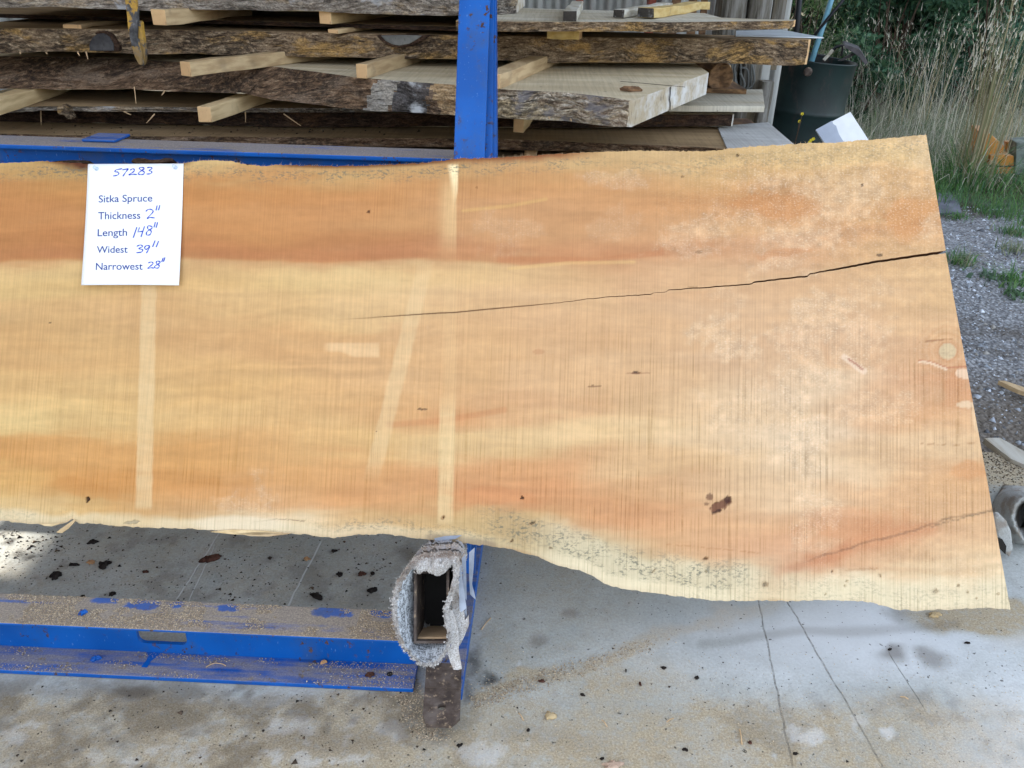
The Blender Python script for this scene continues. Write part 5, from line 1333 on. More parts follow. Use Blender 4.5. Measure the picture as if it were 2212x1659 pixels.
# ------------------------------------------------------------------ the stack of drying slabs
def poly_resample(p, step):
    p = np.asarray(p, float); d = np.r_[0, np.cumsum(np.linalg.norm(np.diff(p, axis=0), axis=1))]
    n = max(2, int(d[-1] / step) + 1); t = np.linspace(0, d[-1], n)
    return np.stack([np.interp(t, d, p[:, k]) for k in range(p.shape[1])], 1)
def pile_slab(label, H, front, th, mats, end=None, width=0.75, seed=1, rough=.007, bulge=.0, under=0.0, parts=None, name='stacked_slab', split=None):
    """front: picture positions of the upper front edge at height H; end: picture positions running back along the right end"""
    fr = np.array(front, float); W = on_z(fr[:, 0], fr[:, 1], H)[:, :2]
    tv = np.array(th if hasattr(th, '__len__') else [th] * len(fr), float)
    uv = np.array(under if hasattr(under, '__len__') else [under] * len(fr), float)
    A = poly_resample(np.concatenate([W, tv[:, None], uv[:, None]], 1), .011); xy = A[:, :2]; t = A[:, 2]; und = A[:, 3]
    n = len(xy)
    s_ = np.r_[0, np.cumsum(np.linalg.norm(np.diff(xy, axis=0), axis=1))]
    wavy = (fbm(s_ * 9, s_ * 0, seed, 4) - .5) * rough * 2.2 + (fbm(s_ * 45, s_ * 0, seed + 5, 3) - .5) * rough * .7
    tg = np.gradient(xy, axis=0); tg /= np.linalg.norm(tg, axis=1)[:, None]; nr = np.stack([tg[:, 1], -tg[:, 0]], 1)
    xy = xy + nr * wavy[:, None] * .6
    if end is not None:
        e = np.array(end, float); E = on_z(e[:, 0], e[:, 1], H)[:, :2]
    else:
        E = np.array([[xy[-1, 0] + .02, xy[-1, 1] + width]])
    yb = max(E[-1, 1], xy[0, 1] + width)
    NRW = 30 if split else 9
    def zone(xw, a, b):
        if split:
            for zi, (z0, z1, sl, _) in enumerate(split):
                xs_ = xw - sl * a / (NRW - 1.0) + .022 * (vnoise(a * .25, b * .22, seed) - .5)
                if z0 < xs_ < z1: return 3 + zi
        return 0
    v = []; mi = []; f = []
    for k in range(NRW):
        q = k / (NRW - 1)
        d = ((fbm(s_ * 11, np.full(n, q * 2.3 + 4), seed + 11, 4) - .5) * rough * 3.2 + (fbm(s_ * 50, np.full(n, q * 7), seed + 13, 3) - .5) * rough * 1.3) * math.sin(math.pi * min(1, q * 1.0 + .04)) ** .5
        d = d + bulge * math.sin(math.pi * q) + und * q
        tt = t * (1 + (fbm(s_ * 7, s_ * 0 + 9, seed + 21, 3) - .5) * .18 * q)
        p = xy + nr * d[:, None]
        v.append(np.stack([p[:, 0], p[:, 1], H - tt * q], 1))
    v = np.concatenate(v); i = np.arange(NRW * n).reshape(NRW, n)
    for a in range(NRW - 1):
        for b in range(n - 1): f.append((i[a, b], i[a + 1, b], i[a + 1, b + 1], i[a, b + 1])); mi.append(zone(xy[b, 0], a, b))
    # end and back
    tb = t[-1]
    endp = [np.array([q[0], q[1]]) for q in E] + [np.array([E[-1][0], yb])] + [np.array([xy[0, 0], yb])]
    nb0 = len(v); ev = []
    for p in endp: ev.append((p[0], p[1], H)); ev.append((p[0], p[1], H - tb))
    v = np.concatenate([v, np.array(ev)])
    prev = (i[0, -1], list(i[:, -1])); last = None
    tops = [int(k) for k in i[0]]; bots = [int(k) for k in i[-1]]
    et = [nb0 + 2 * k for k in range(len(endp))]; eb = [nb0 + 2 * k + 1 for k in range(len(endp))]
    # right end face: fan from the displaced front corner
    f.append(tuple([int(k) for k in i[:, -1]] + [eb[0], et[0]])); mi.append(2)
    for k in range(len(endp) - 1): f.append((et[k], eb[k], eb[k + 1], et[k + 1])); mi.append(2 if k < len(E) - 1 else 0)
    f.append(tuple([int(q) for q in i[::-1, 0]] + [et[-1], eb[-1]][::1])); mi.append(2)
    f.append(tuple(tops + et)); mi.append(1)
    f.append(tuple((bots + eb)[::-1])); mi.append(1)
    o = mk(name, v, f, mats + ([q[3] for q in split] if split else []), matidx=mi); fix_normals(o)
    tag(o, label, 'wood slab', 'slabs stacked behind the rack')
    return o
def raised(pts, z0, z1):
    a = np.array(pts, float); W = on_z(a[:, 0], a[:, 1], z0); W[:, 2] = z1; X, Y = proj(W); return list(zip(X, Y))
def mm3(b, t, e='end_grey'): return [M[b], M[t], M[e]]
def zx(px): return float(on_z(float(px), 178. + (px - 880) * .06, 1.10)[0])
M['torn'] = mat_bark('torn_wood', [(0.3, (0.09, 0.05, 0.025, 1)), (0.45, (0.26, 0.16, 0.08, 1)), (0.6, (0.46, 0.33, 0.2, 1)), (0.75, (0.6, 0.5, 0.36, 1))], (0.5, 0.36, 0.2, 1), .4, 1.0, .5)
M['bark_dark_fleck'] = mat_bark('flecked_bark', [(0.3, (0.03, 0.028, 0.028, 1)), (0.5, (0.075, 0.068, 0.066, 1)), (0.66, (0.16, 0.15, 0.15, 1))], (0.12, 0.10, 0.09, 1), .4, 1.0, .6, grey=(0.62, 0.64, 0.66, 1))
M['knot_pale'] = mat_bark('pale_knot', [(0.3, (0.13, 0.11, 0.09, 1)), (0.5, (0.24, 0.22, 0.195, 1)), (0.7, (0.33, 0.31, 0.28, 1))], (0.4, 0.36, 0.3, 1), .4, .5, .25)
S4 = pile_slab('thick curved slab with pale squared end and a split, topped with a bit of bark', 1.10,
    [(-120, 118), (0, 121), (200, 124), (410, 134), (600, 144), (769, 167), (880, 176), (985, 184), (1100, 194), (1226, 200), (1310, 209), (1362, 216)],
    [.078, .078, .076, .066, .062, .085, .082, .082, .078, .074, .073, .070], mm3('bark_brown', 'sawn_grey', 'end_grey'),
    [(1368, 216), (1450, 186), (1531, 157)],   .8, 31, .010, .004, [.20, .20, .19, .20, .19, .05, .01, .006, .006, .006, .006, .006], split=[(zx(985), 9, 0, M['bark_pale']), (zx(930), zx(985), .02, M['torn']), (zx(858), zx(930), -.025, M['bark_dark_fleck']), (zx(806), zx(858), -.03, M['knot_pale'])])
S3 = pile_slab('long thick slab with mottled ochre live edge and two dark knots', 1.20,
    [(-120, 60), (0, 61), (300, 64), (548, 67), (800, 73), (985, 76), (1076, 78), (1371, 82), (1500, 83), (1650, 85), (1746, 86)],
    [.066, .068, .070, .072, .074, .075, .077, .080, .081, .082, .083], mm3('bark_ochre', 'sawn_tan', 'end_tan'),
    [(1752, 85), (1742, 82.5), (1731, 80.5)], .6, 47, .006, .003)
S2 = pile_slab('thin pale slab carrying three short boards, its end wavy and split', 1.262,
    [(985, 44.5), (1076, 46), (1200, 47.5), (1371, 46.8), (1440, 48), (1500, 47.5), (1600, 46), (1709, 45.5), (1716, 43.5)],
    [.028, .028, .028, .028, .031, .028, .026, .024, .022], mm3('bark_ochre', 'sawn_pale', 'end_tan'),
    [(1719, 42.5), (1640, 41.5), (1558, 38.0), (1522, 28.5)], .75, 59, .004, .0, -.004)
S1 = pile_slab('uppermost thick slab whose furry grey end stops just right of the post', 1.352,
    raised([(-120, 14), (0, 16), (235, 18), (548, 22), (800, 28), (990, 32), (1080, 30), (1112, 28)], 1.264, 1.352), .088, mm3('bark_grey', 'sawn_grey', 'end_grey'),
    None, .55, 67, .010, .004, .006)
# thin board at the back of the same layer; dark bark stands in for deep shade
def wslab(label, x0, x1, y0, y1, z0, z1, mats, seed, rough=.008):
    px0, py0 = proj(np.array([[x0, y0, z1], [x1, y0, z1]])).__iter__()
    return pile_slab(label, z1, list(zip(px0, py0)), z1 - z0, mats, None, y1 - y0, seed, rough)
wslab('thin dark board set back between the two upper slabs', -2.7, -.16, 2.92, 3.6, 1.214, 1.226, mm3('bark_dark', 'sawn_tan'), 71)
S5 = pile_slab('thin grey slab with a ragged edge and a torn knot, under the curved one', .98,
    [(-120, 231), (0, 232), (100, 230), (200, 230), (400, 232), (548, 233), (700, 234), (800, 235), (885, 236)], [.020, .018, .014, .018, .016, .016, .015, .012, .008], mm3('bark_grey', 'sawn_tan'),
    None, .7, 83, .012, .0, -.01)
S6 = pile_slab('dark reddish slab set back above the lowest visible slab', .955,
    [(-120, 224), (0, 228), (600, 241), (1076, 246), (1371, 247), (1583, 247.5)], [.05, .05, .048, .045, .042, .04], mm3('bark_dark', 'sawn_grey', 'end_grey'),
    [(1586, 246.5), (1574, 237)], .6, 97, .008)
S7 = pile_slab('lowest visible slab with wide dusty top and dark bark edge', .90,
    [(-120, 286), (0, 289), (193, 293), (392, 295), (700, 297), (985, 299), (1076, 301), (1200, 305), (1310, 309.5), (1440, 314), (1540, 319), (1568, 321)], [.032, .030, .026, .026, .028, .030, .034, .032, .026, .022, .020, .018], mm3('bark_brown', 'sawn_tan', 'end_grey'),
    [(1571, 321), (1549, 274)], .5, 101, .010, .0, -.006)
wslab('dark slab at the bottom of the stack, nearly hidden by the blue channel', -2.7, .62, 2.66, 3.4, .77, .83, mm3('bark_dark', 'sawn_tan'), 107)
for xx, yy in ((-2.2, 2.78), (-1.1, 2.78), (.05, 2.78), (.5, 2.9)):
    tag(rough_box('support_block', (xx, yy, 0), (0, 1), (.5, .14, .768), M['brownwood'], seed=int(abs(xx) * 10)), 'timber block under the slab stack, ' + {-2.2: 'farthest left beyond the frame', -1.1: 'behind the paper sheet', .05: 'behind the blue post', .5: 'nearest the grey panel'}[xx], 'timber block', 'timber blocks under the stack')
# knots and scars on the live edges, each a part of its slab
def edge_knot(slab_o, pts, y, th, mat, name='knot'):
    P = [on_y(float(x), float(yy), y) for x, yy in pts]; m = MB(); m.prism(P, (0, th, 0)); o = m.build(name, mat, slab_o, bevel=.003); return o
def ell(cx, cy, rx, ry, n=16, a0=0.0, a1=2 * math.pi, jig=.06, seed=3):
    r = np.random.default_rng(seed); return [(cx + rx * math.cos(t) * (1 + r.normal(0, jig)), cy + ry * math.sin(t) * (1 + r.normal(0, jig))) for t in np.linspace(a0, a1, n, endpoint=False)]
M['knot_dark'] = mat_end('dark_knot', (0.035, 0.034, 0.036, 1), (0.075, 0.073, 0.075, 1), (0.012, 0.01, 0.01, 1))
M['knot_grey'] = mat_end('grey_knot', (0.10, 0.10, 0.095, 1), (0.17, 0.17, 0.16, 1), (0.04, 0.035, 0.03, 1))
y3a = float(on_z(220.0, 63.0, 1.20)[1]); y3b = float(on_z(860.0, 74.0, 1.20)[1])
edge_knot(S3, [(190, 110), (190, 98), (193, 84), (200, 74), (212, 67), (228, 67), (242, 74), (252, 90), (258, 104), (256, 112)], y3a - .012, .05, M['bark_dark'], 'knot_collar')
edge_knot(S3, [(192, 110), (192, 96), (198, 82), (210, 73), (224, 72), (236, 80), (244, 94), (246, 110)], y3a - .017, .05, M['knot_dark'])
edge_knot(S3, [(812, 76), (822, 88), (840, 99), (862, 104), (890, 99), (912, 88), (930, 77), (880, 75)], y3b - .012, .05, M['bark_dark'], 'knot_collar')
edge_knot(S3, [(822, 77), (832, 88), (846, 96), (862, 99), (884, 95), (900, 86), (912, 77), (870, 75.5)], y3b - .016, .05, M['knot_grey'])
# split and pale smear on the squared end of the curved slab
eA = on_z(1368.0, 216.0, 1.10); eB = on_z(1531.0, 157.0, 1.10); ed = (eB - eA) / np.linalg.norm(eB - eA); en = np.array([ed[1], -ed[0], 0])
m = MB(); el = np.linalg.norm(eB - eA)
def endp(t, h): return eA + ed * el * t + en * .0015 + np.array([0, 0, -h])
pts = [(.42, 0), (.43, .02), (.425, .035), (.445, .05), (.45, .07), (.458, .07), (.453, .05), (.434, .034), (.438, .02), (.43, 0)]
m.prism([endp(a, b) for a, b in pts], en * .0006); m.build('split', M['hole'], S4)
c0 = on_z(1480.0, 188.5, 1.1006); c1 = on_z(1400.0, 181.0, 1.1006); c2 = on_z(1340.0, 176.0, 1.1006)
m = MB(); m.prism([c0, c1, c2, c2 + [0, .003, 0], c1 + [0, .004, 0], c0 + [0, .006, 0]], (0, 0, .0006)); m.build('split', M['hole'], S4)
p = on_z(1362.0, 197.0, 1.102)
def chip(center, L, W_, H_, yaw, mat, seed, name='bark_chip'):
    r = np.random.default_rng(seed); n = 17; v = []
    for k in range(n):
        t = 2 * math.pi * (k + r.uniform(-.3, .3)) / n; rr = r.uniform(.55, 1.25)
        v.append((math.cos(t) * L / 2 * rr, math.sin(t) * W_ / 2 * rr * (1 - .2 * math.cos(t))))
    ca, sa = math.cos(yaw), math.sin(yaw); pts = []
    for z, s_ in ((0, .9), (H_ * .45, 1.0), (H_, .62)):
        for (x, y) in v:
            pts.append((center[0] + (x * ca - y * sa) * s_, center[1] + (x * sa + y * ca) * s_, center[2] + z * r.uniform(.75, 1.2) if z else center[2]))
    f = [tuple(range(n))[::-1]]
    for a in range(2):
        for k in range(n): f.append((a * n + k, a * n + (k + 1) % n, (a + 1) * n + (k + 1) % n, (a + 1) * n + k))
    pts.append((center[0], center[1], center[2] + H_ * r.uniform(.8, 1.2))); tp_ = len(pts) - 1
    for k in range(n): f.append((2 * n + k, 2 * n + (k + 1) % n, tp_))
    o = mk(name, pts, f, mat); return o
tag(chip(p, .062, .018, .012, -.05, M['brownwood'], 5), 'brown bit of bark lying on the pale top of the curved slab', 'bark chip')
# hanging fibres below the live edges
for so, lst in ((S3, [(168, 112, 172, 121), (186, 112, 190, 128), (44, 112, 44, 117), (100, 113, 102, 117)]), (S4, [(290, 188, 294, 224), (356, 196, 349, 206), (1232, 257, 1233, 262), (1185, 253, 1187, 258)]), (S5, [(88, 232, 89, 270), (268, 241, 283, 248), (334, 246, 316, 266), (530, 242, 530, 264), (613, 246, 650, 272)])):
    for (xa, ya, xb, yb2) in lst:
        yy = float(on_z(float(xa), float(ya), {id(S3): 1.14, id(S4): 1.04, id(S5): .965}[id(so)])[1]) - .012
        a = on_y(float(xa), float(ya), yy); b = on_y(float(xb), float(yb2), yy - .012); m = MB()
        m.tube([a, (a + b) / 2 + [.002, -.004, 0], b], [.0022, .0016, .0008], 5); m.build('hanging_fibre', M['fibre'], so)
# torn knot on the ragged slab
yy = float(on_z(140.0, 231.0, .98)[1])
edge_knot(S5, [(122, 232), (134, 226), (146, 232), (150, 244), (156, 254), (154, 259), (144, 257), (138, 249), (124, 247)], yy - .02, .03, M['bark_ochre'], 'torn_knot')

# stickers between the layers
def sticker(xa, ya, xb, yb2, H, w, h, L, label, seed, mat=None, group='stickers between the slabs', name='sticker', back=True, tilt=0.0):
    """front corner (lower left) and a point farther back along the same lower edge"""
    a = on_z(float(xa), float(ya), H); b = on_z(float(xb), float(yb2), H); d = (b - a)[:2]; d /= np.linalg.norm(d)
    r_ = np.array([d[1], -d[0], 0]) * w / 2
    o = rough_box(name, a + r_, d, (L, w, h), mat or [M['stick'], M['end_tan']], seed=seed, tilt=tilt)
    # move so that the front end sits at the corner
    off = np.array([0, 0, 0])
    tag(o, label, 'sticker', group); return o
ST = [
 (330, 55, 420, 44, 1.226, .044, .042, .6, 'square sticker end under the top slab, right of the yellow hook'),
 (690, 53, 740, 46, 1.226, .040, .042, .6, 'square sticker end under the top slab, midway between hook and post'),
 (136, 60, 160, 57, 1.201, .060, .013, .5, 'flat low sticker on the ochre slab, left of the yellow hook'),
 (708, 73, 730, 70, 1.201, .036, .013, .5, 'flat pale sticker on the ochre slab, left of the post'),
 (391, 163, 480, 152, 1.10, .042, .040, .7, 'pale sticker with dark wet band below the ochre slab, right of the hook'),
 (769, 169, 830, 150, 1.10, .036, .040, .7, 'sticker with ringed end on the curved slab, left of the post'),
 (1040, 190, 1075, 176, 1.10, .055, .040, .9, 'wide pale sticker coming out from behind the blue post'),
 (-50, 250, 24, 226, .981, .060, .042, .8, 'sticker cut by the left side of the frame under the curved slab'),
 (430, 262, 525, 231, .981, .040, .043, .9, 'long pale sticker sticking out beside the ragged grey slab'),
 (1110, 286, 1121, 272, .93, .034, .042, .4, 'short square sticker under the curved slab, right of the post'),
 (1133, 338, 1136, 330, .832, .040, .030, .4, 'sticker end low on the stack, just above the spruce slab'),
]
for k, (xa, ya, xb, yb2, H, w, h, L, lab) in enumerate(ST):
    sticker(xa, ya, xb, yb2, H, w, h, L, lab, k + 40)
sticker(498, 330, 540, 324, .832, .07, .03, .4, 'sticker corner showing above the blue channel', 77, M['stick_grey'])
# broken block under the thin slab, right of the post
a = on_z(1165.0, 81.0, 1.20); tag(rough_box('wood_chunk', a + [.03, 0, 0], (1, -.15), (.105, .07, .036), [M['stick_yellow'], M['end_tan']], seed=12), 'stubby pale wood block with a split end wedged under the thin slab', 'wood block')
# short boards lying on the thin slab
def loose_board(pts_front, back, H, th, mats, label, seed):
    a = on_z(pts_front[0][0], pts_front[0][1], H); b = on_z(pts_front[1][0], pts_front[1][1], H); c = on_z(back[0], back[1], H)
    w = np.linalg.norm(b - a); ctr = (a + b) / 2; d = (c - ctr)[:2]; L = np.linalg.norm(d); d /= L
    mid = ctr + np.array([d[0], d[1], 0]) * L / 2
    o = rough_box('short_board', mid, d, (L, w, th), mats, seed=seed, jit=.0015, bevel=.003); tag(o, label, 'board', 'short boards on the thin slab'); return o
def rb_center(*a): pass
loose_board([(1207.0, 62.0), (1238.0, 62.0)], (1240.0, 32.0), 1.264, .030, [M['stick_grey'], M['end_dark']], 'short grey board with dark end nearest the blue post, on the thin slab', 3)
loose_board([(1247.0, 53.0), (1276.0, 54.0)], (1395.0, 27.5), 1.264, .024, [M['stick_grey'], M['end_dark']], 'pale grey board with dark end lying between two other boards', 4)
loose_board([(1289.0, 55.0), (1320.0, 54.0)], (1462.0, 28.5), 1.264, .030, [M['stick_yellow'], M['end_dark']], 'yellowish board with dark end, right of the other boards on the thin slab', 5)
# bits of sheet and board at the right end of the stack
def flat_thing(name, pts, H, th, mat, label, cat, bevel=.001):
    P = [on_z(float(x), float(y), H) for x, y in pts]; m = MB(); m.prism(P, (0, 0, -th)); return tag(m.build(name, mat, bevel=bevel), label, cat)
flat_thing('metal_sheet', [(1589, 76.5), (1590, 66), (1687, 63.8), (1780, 80.6)], 1.2055, .004, M['sheet'], 'pale pointed sheet metal offcut on the long ochre slab', 'metal sheet')
bd = flat_thing('loose_plank', [(1446, 228), (1652, 229.5), (1647, 193), (1480, 193)], .990, .020, M['sawn_pale'], 'pale plank end with a broken spot, beside the timber post', 'plank')
rough_boxed = tag(rough_box('spacer_block', on_z(1520.0, 214.0, .9555) + [0, 0.05, 0], (1, .0), (.16, .05, .0145), M['brownwood'], seed=14), 'thin brown spacer under the pale plank end', 'spacer')
gb = flat_thing('grey_panel', [(1571, 321), (1549, 272), (1660, 264), (1715, 311)], .905, .022, M['board_grey'], 'bluish grey weathered panel below the timber post', 'panel')
tag(rough_box('panel_bearer', on_z(1640.0, 292.0, 0.0) * [0, 0, 0] + on_z(1640.0, 295.0, .883) * [1, 1, 0], (0, 1), (.4, .1, .882), M['brownwood'], seed=21), 'upright timber bearer holding up the grey panel, hidden by the spruce slab', 'timber block')
# log butts behind the curved slab
def butt(x, y, yy, r_, L, mat, lab, seed, yaw):
    c = on_y(float(x), float(y), yy); r = np.random.default_rng(seed); d = np.array([math.sin(yaw), -math.cos(yaw), 0]); m = MB()
    pts = [c + d * t for t in (0, .02, L * .5, L)]; m.tube(pts, [r_ * .86, r_, r_ * 1.05, r_], 12)
    return tag(m.build('log_butt', mat, bevel=.004), lab, 'log')
butt(1552, 166, 3.40, .055, -.5, M['brownwood'], 'round brown log butt under the right end of the ochre slab', 3, .35)
m = MB(); P = [on_y(float(x), float(y), 3.55) for x, y in [(1556, 186), (1561, 164), (1566, 154), (1584, 158), (1582, 178), (1570, 183)]]; m.prism(P, (.05, .3, 0)); tag(m.build('wood_chunk', M['end_tan'], bevel=.004), 'pale split wood chunk beside the brown log butt', 'wood block')
m = MB(); m.box((on_y(1548., 180., 3.4)[0] - .05, 3.35, .991), (on_y(1580., 180., 3.4)[0] + .05, 3.75, float(on_y(1556., 187., 3.4)[2]) - .002)); tag(m.build('bearer', M['brownwood']), 'bearer under the log butt at the right end of the stack', 'timber block')

# yellow hook hanging in front of the stack
hook = empty('yellow_hook', (float(on_y(300., 100., 2.40)[0]), 2.40, float(on_y(300., 142., 2.40)[2])))
tag(hook, 'worn yellow steel hook with two prongs hanging before the slab stack', 'hook')
def z1poly(pts, y, th, name, mat, par, bev=.003):
    P = [on_y(x / 4.032, yy / 4.032, y) for x, yy in pts]; m = MB(); m.prism(P, (0, th, 0)); return m.build(name, mat, par, bevel=bev)
z1poly([(1060, -2500), (1160, -2500), (1180, 0), (1194, 100), (1196, 250), (1192, 330), (1215, 380), (1236, 470), (1240, 560), (1226, 572), (1205, 562), (1172, 500), (1150, 430), (1128, 330), (1110, 230), (1100, 110), (1085, 0)], 2.392, .016, 'front_prong', M['yellow'], hook)
z1poly([(1196, 195), (1206, 182), (1222, 184), (1230, 200), (1236, 260), (1248, 330), (1262, 430), (1262, 500), (1254, 550), (1243, 574), (1228, 574), (1238, 540), (1234, 470), (1214, 382), (1198, 330)], 2.400, .018, 'rear_prong', M['yellow'], hook)

# ------------------------------------------------------------------ drum and what stands about it
bd_ = ray(1762., 127.); TOPC = C0 + bd_ * 6.0
ax = np.array([math.sin(.07), -.02, math.cos(.07)]); ax /= np.linalg.norm(ax)
Hb = (TOPC[2] + .05) / ax[2]; BC = TOPC - ax * Hb
drum = empty('oil_drum', BC); tag(drum, 'dark green rusting open oil drum full of scrap metal, by the grass', 'oil drum')
Rb = .288
pr = [(.0, Rb * .97), (.008, Rb * 1.0), (.02, Rb * 1.012), (.035, Rb)]
for hc_ in (.33, .61):
    f_ = hc_ * Hb
    pr += [(f_ - .028, Rb), (f_ - .012, Rb * 1.022), (f_, Rb * 1.034), (f_ + .012, Rb * 1.022), (f_ + .028, Rb)]
pr += [(Hb - .02, Rb), (Hb - .006, Rb * 1.025), (Hb, Rb * 1.03), (Hb + .004, Rb * 1.015), (Hb, Rb * .99), (Hb - .12, Rb * .985), (Hb - .45, Rb * .98), (Hb - .46, .02)]
o = rev('barrel', BC, ax, pr, M['barrel'], drum, 40)
o2 = rev('bung', TOPC - ax * .06 + np.array([.10, -.29, 0]) * .0 + np.array([-.02 + on_y(1756., 136., TOPC[1] - .29)[0] - TOPC[0], -.292, 0]), (0, -1, 0), [(0, .03), (.008, .03), (.012, .02)], M['rust'], drum, 12)
# scrap in it
sc = empty('scrap_bracket', TOPC); tag(sc, 'folded dark steel bracket sticking out over the right rim of the drum', 'scrap metal')
def c5(x, y): return 1618.5 + x * .2684, y * .2684
def c5p(pts, yy): return [on_y(*[float(q) for q in c5(x, y)], yy) for x, y in pts]
m = MB(); m.prism(c5p([(760, 362), (775, 356), (885, 395), (905, 420), (955, 505), (936, 525), (880, 455), (768, 380)], TOPC[1] - .12), (.02, .10, .015)); m.build('folded_plate', M['steel'], sc, bevel=.002)
m = MB(); m.prism(c5p([(720, 490), (835, 428), (856, 440), (745, 494)], TOPC[1] - .06), (0, .03, 0)); m.build('bracket_arm', M['steel'], sc, bevel=.002)
m = MB(); m.tube(c5p([(610, 480), (650, 430), (688, 385), (720, 372), (752, 366), (750, 400), (738, 450)], TOPC[1] + .02), .010, 6); tag(m.build('scrap_rod', M['black']), 'bent dark rod inside the drum, left of the folded bracket', 'rod')
m = MB(); m.tube(c5p([(600, 484), (640, 440), (672, 400)], TOPC[1] - .03), .012, 6); tag(m.build('scrap_stick', M['stick_grey']), 'short grey stick leaning inside the drum', 'stick')
m = MB(); m.prism(c5p([(500, 430), (560, 440), (640, 452), (620, 470), (500, 452)], TOPC[1] + .1), (0, .12, 0)); tag(m.build('scrap_bar', M['black']), 'flat dark bar lying across the inside of the drum', 'scrap metal')
def pole(pts, yy0, yy1, r_, mat, lab, ext=1.6):
    a = on_y(*c5(*pts[0]), yy0); b = on_y(*c5(*pts[1]), yy1); d = (b - a); b2 = a + d * ext; m = MB(); m.tube([a, b, b2], r_, 8)
    return tag(m.build('pole', mat, smooth=True), lab, 'pole', 'poles standing in and by the drum')
pole([(360, 470), (402, 0)], TOPC[1] - .05, TOPC[1] + .1, .022, M['black'], 'black pole standing upright at the left of the drum', 1.8)
pole([(500, 500), (660, 0)], TOPC[1] - .1, TOPC[1] + .15, .020, M['skyblue'], 'pale blue pole slanting up out of the drum', 1.8)
pole([(520, 290), (755, 0)], TOPC[1] + .0, TOPC[1] + .1, .011, M['black'], 'thin black rod crossing behind the pale blue pole', 1.6)
# white panel leaning on the drum
YP = 5.62; pn = np.array([.15, -.80, .55]); pn /= np.linalg.norm(pn); pp0 = on_y(1800., 280., YP)
def onp(x, y, k=0): return on_plane(float(x), float(y), pp0 + pn * k, pn)
wp = empty('white_panel', onp(1800, 300)); tag(wp, 'white panel with a grey strip leaning at the foot of the drum', 'panel')
m = MB(); m.prism([onp(1764, 279.5), onp(1837, 241.6), onp(1945, 408), onp(1858, 425)], -pn * .018); m.build('board', M['white_panel'], wp, bevel=.001)
m = MB(); m.prism([onp(1762, 280.3, .001), onp(1797, 261, .001), onp(1800, 268, .001), onp(1806, 272, .001), onp(1812, 290, .001), onp(1822, 306, .001), onp(1888, 418, .001), onp(1857, 425, .001)], pn * .0012); m.build('grey_strip', M['grey_panel'], wp)

M['mossy'] = mat_flat('mossy_grey_plate', (.13, .155, .14, 1), .8, .4, 14)
# orange counterweight in the grass
og = empty('orange_machine_part', on_y(2160., 372., 6.75)); tag(og, 'worn orange steel machine part half hidden by grass at the right', 'machine part')
def on675(x, y, k=0.0): return on_y(float(x), float(y), 6.75 + k)
m = MB(); m.prism([on675(2132, 376), on675(2190, 376), on675(2191, 337), on675(2168, 333), on675(2140, 336)], (.05, .34, 0)); m.build('front_block', M['orange'], og, bevel=.008)
m = MB(); m.prism([on675(2120, 350, .05), on675(2165, 340, .05), on675(2170, 316, .05), on675(2140, 289, .05), on675(2120, 288, .05)], (.1, .40, 0)); m.build('sloping_block', M['orange'], og, bevel=.008)
m = MB(); m.prism([on675(2176, 336, .2), on675(2200, 338, .2), on675(2200, 304, .2), on675(2172, 306, .2)], (.01, .05, 0)); m.build('lug_plate', M['orange'], og, bevel=.004)
hc = on675(2187, 315.5, .196); m = MB(); m.prism([hc + [.012 * math.cos(t), 0, .012 * math.sin(t)] for t in np.linspace(0, 2 * math.pi, 12, endpoint=False)], (0, .004, 0)); m.build('pin_hole', M['hole'], og)
m = MB(); m.prism([on675(2192, 378, -.02), on675(2260, 378, -.02), on675(2262, 302, -.02), on675(2196, 308, -.02)], (.04, .2, 0)); m.build('grey_plate', M['mossy'], og, bevel=.006)
m = MB(); m.prism([on675(2134, 357.5, -.004), on675(2190, 358, -.004), on675(2190, 361, -.004), on675(2134, 360.5, -.004)], (0, .004, 0)); m.build('seam', M['hole'], og)

# stone, planks on the gravel
flat_thing('paving_stone', [(2015, 414), (2052, 416), (2072, 435), (2077, 458), (2020, 460), (2000, 442)], -.045, .03, M['slate'], 'dark flat paving stone between grass and gravel', 'stone', .004)
flat_thing('plank_shard', [(2126, 946), (2160, 945), (2215, 976), (2260, 1000), (2250, 1022), (2212, 1003), (2184, 991), (2150, 965)], .014, .022, M['stick_grey'], 'broken greyish plank shard lying on the soil near the felt sleeve', 'plank')
flat_thing('wood_strip', [(2157, 822), (2170, 822), (2260, 852), (2260, 860), (2200, 842)], -.02, .018, M['stick'], 'thin sawn wood strip lying on the gravel at the right edge', 'wood strip')
# grey felt sleeve standing on the concrete
fo = [(2140, 1118), (2143, 1098), (2150, 1080), (2163, 1066), (2180, 1058), (2200, 1057), (2222, 1064), (2240, 1082), (2250, 1110), (2246, 1140), (2232, 1166), (2210, 1184), (2190, 1190), (2172, 1180), (2158, 1160), (2147, 1140)]
yF = float(on_z(2190., 1196., 0.0)[1])
oc2 = resamp(fo, 90); cc = oc2.mean(0)
def fp_(xy, yy): return on_y(xy[:, 0], xy[:, 1], yy)
rg = []
r = np.random.default_rng(23)
for k, (s_, dy, fzz, dx) in enumerate([(.40, .26, .001, 30), (.62, .12, .0006, 34), (.68, .02, .001, 34), (.72, -.004, .0014, 33), (.77, -.006, .0014, 32), (.81, .006, .001, 29), (.90, .04, .0008, 17), (.97, .08, .0008, 6), (1.0, .12, .0008, 0), (1.02, .22, .0008, 0), (.96, .34, .0008, 4)]):
    W = fp_(cc + (oc2 - cc) * s_ + [dx, 0], yF + dy) + r.normal(0, fzz, (90, 3)); rg.append(W)
V = np.concatenate(rg); V[:, 2] = np.maximum(V[:, 2], .004); i = np.arange(len(rg) * 90).reshape(len(rg), 90); j = np.roll(i, -1, 1)
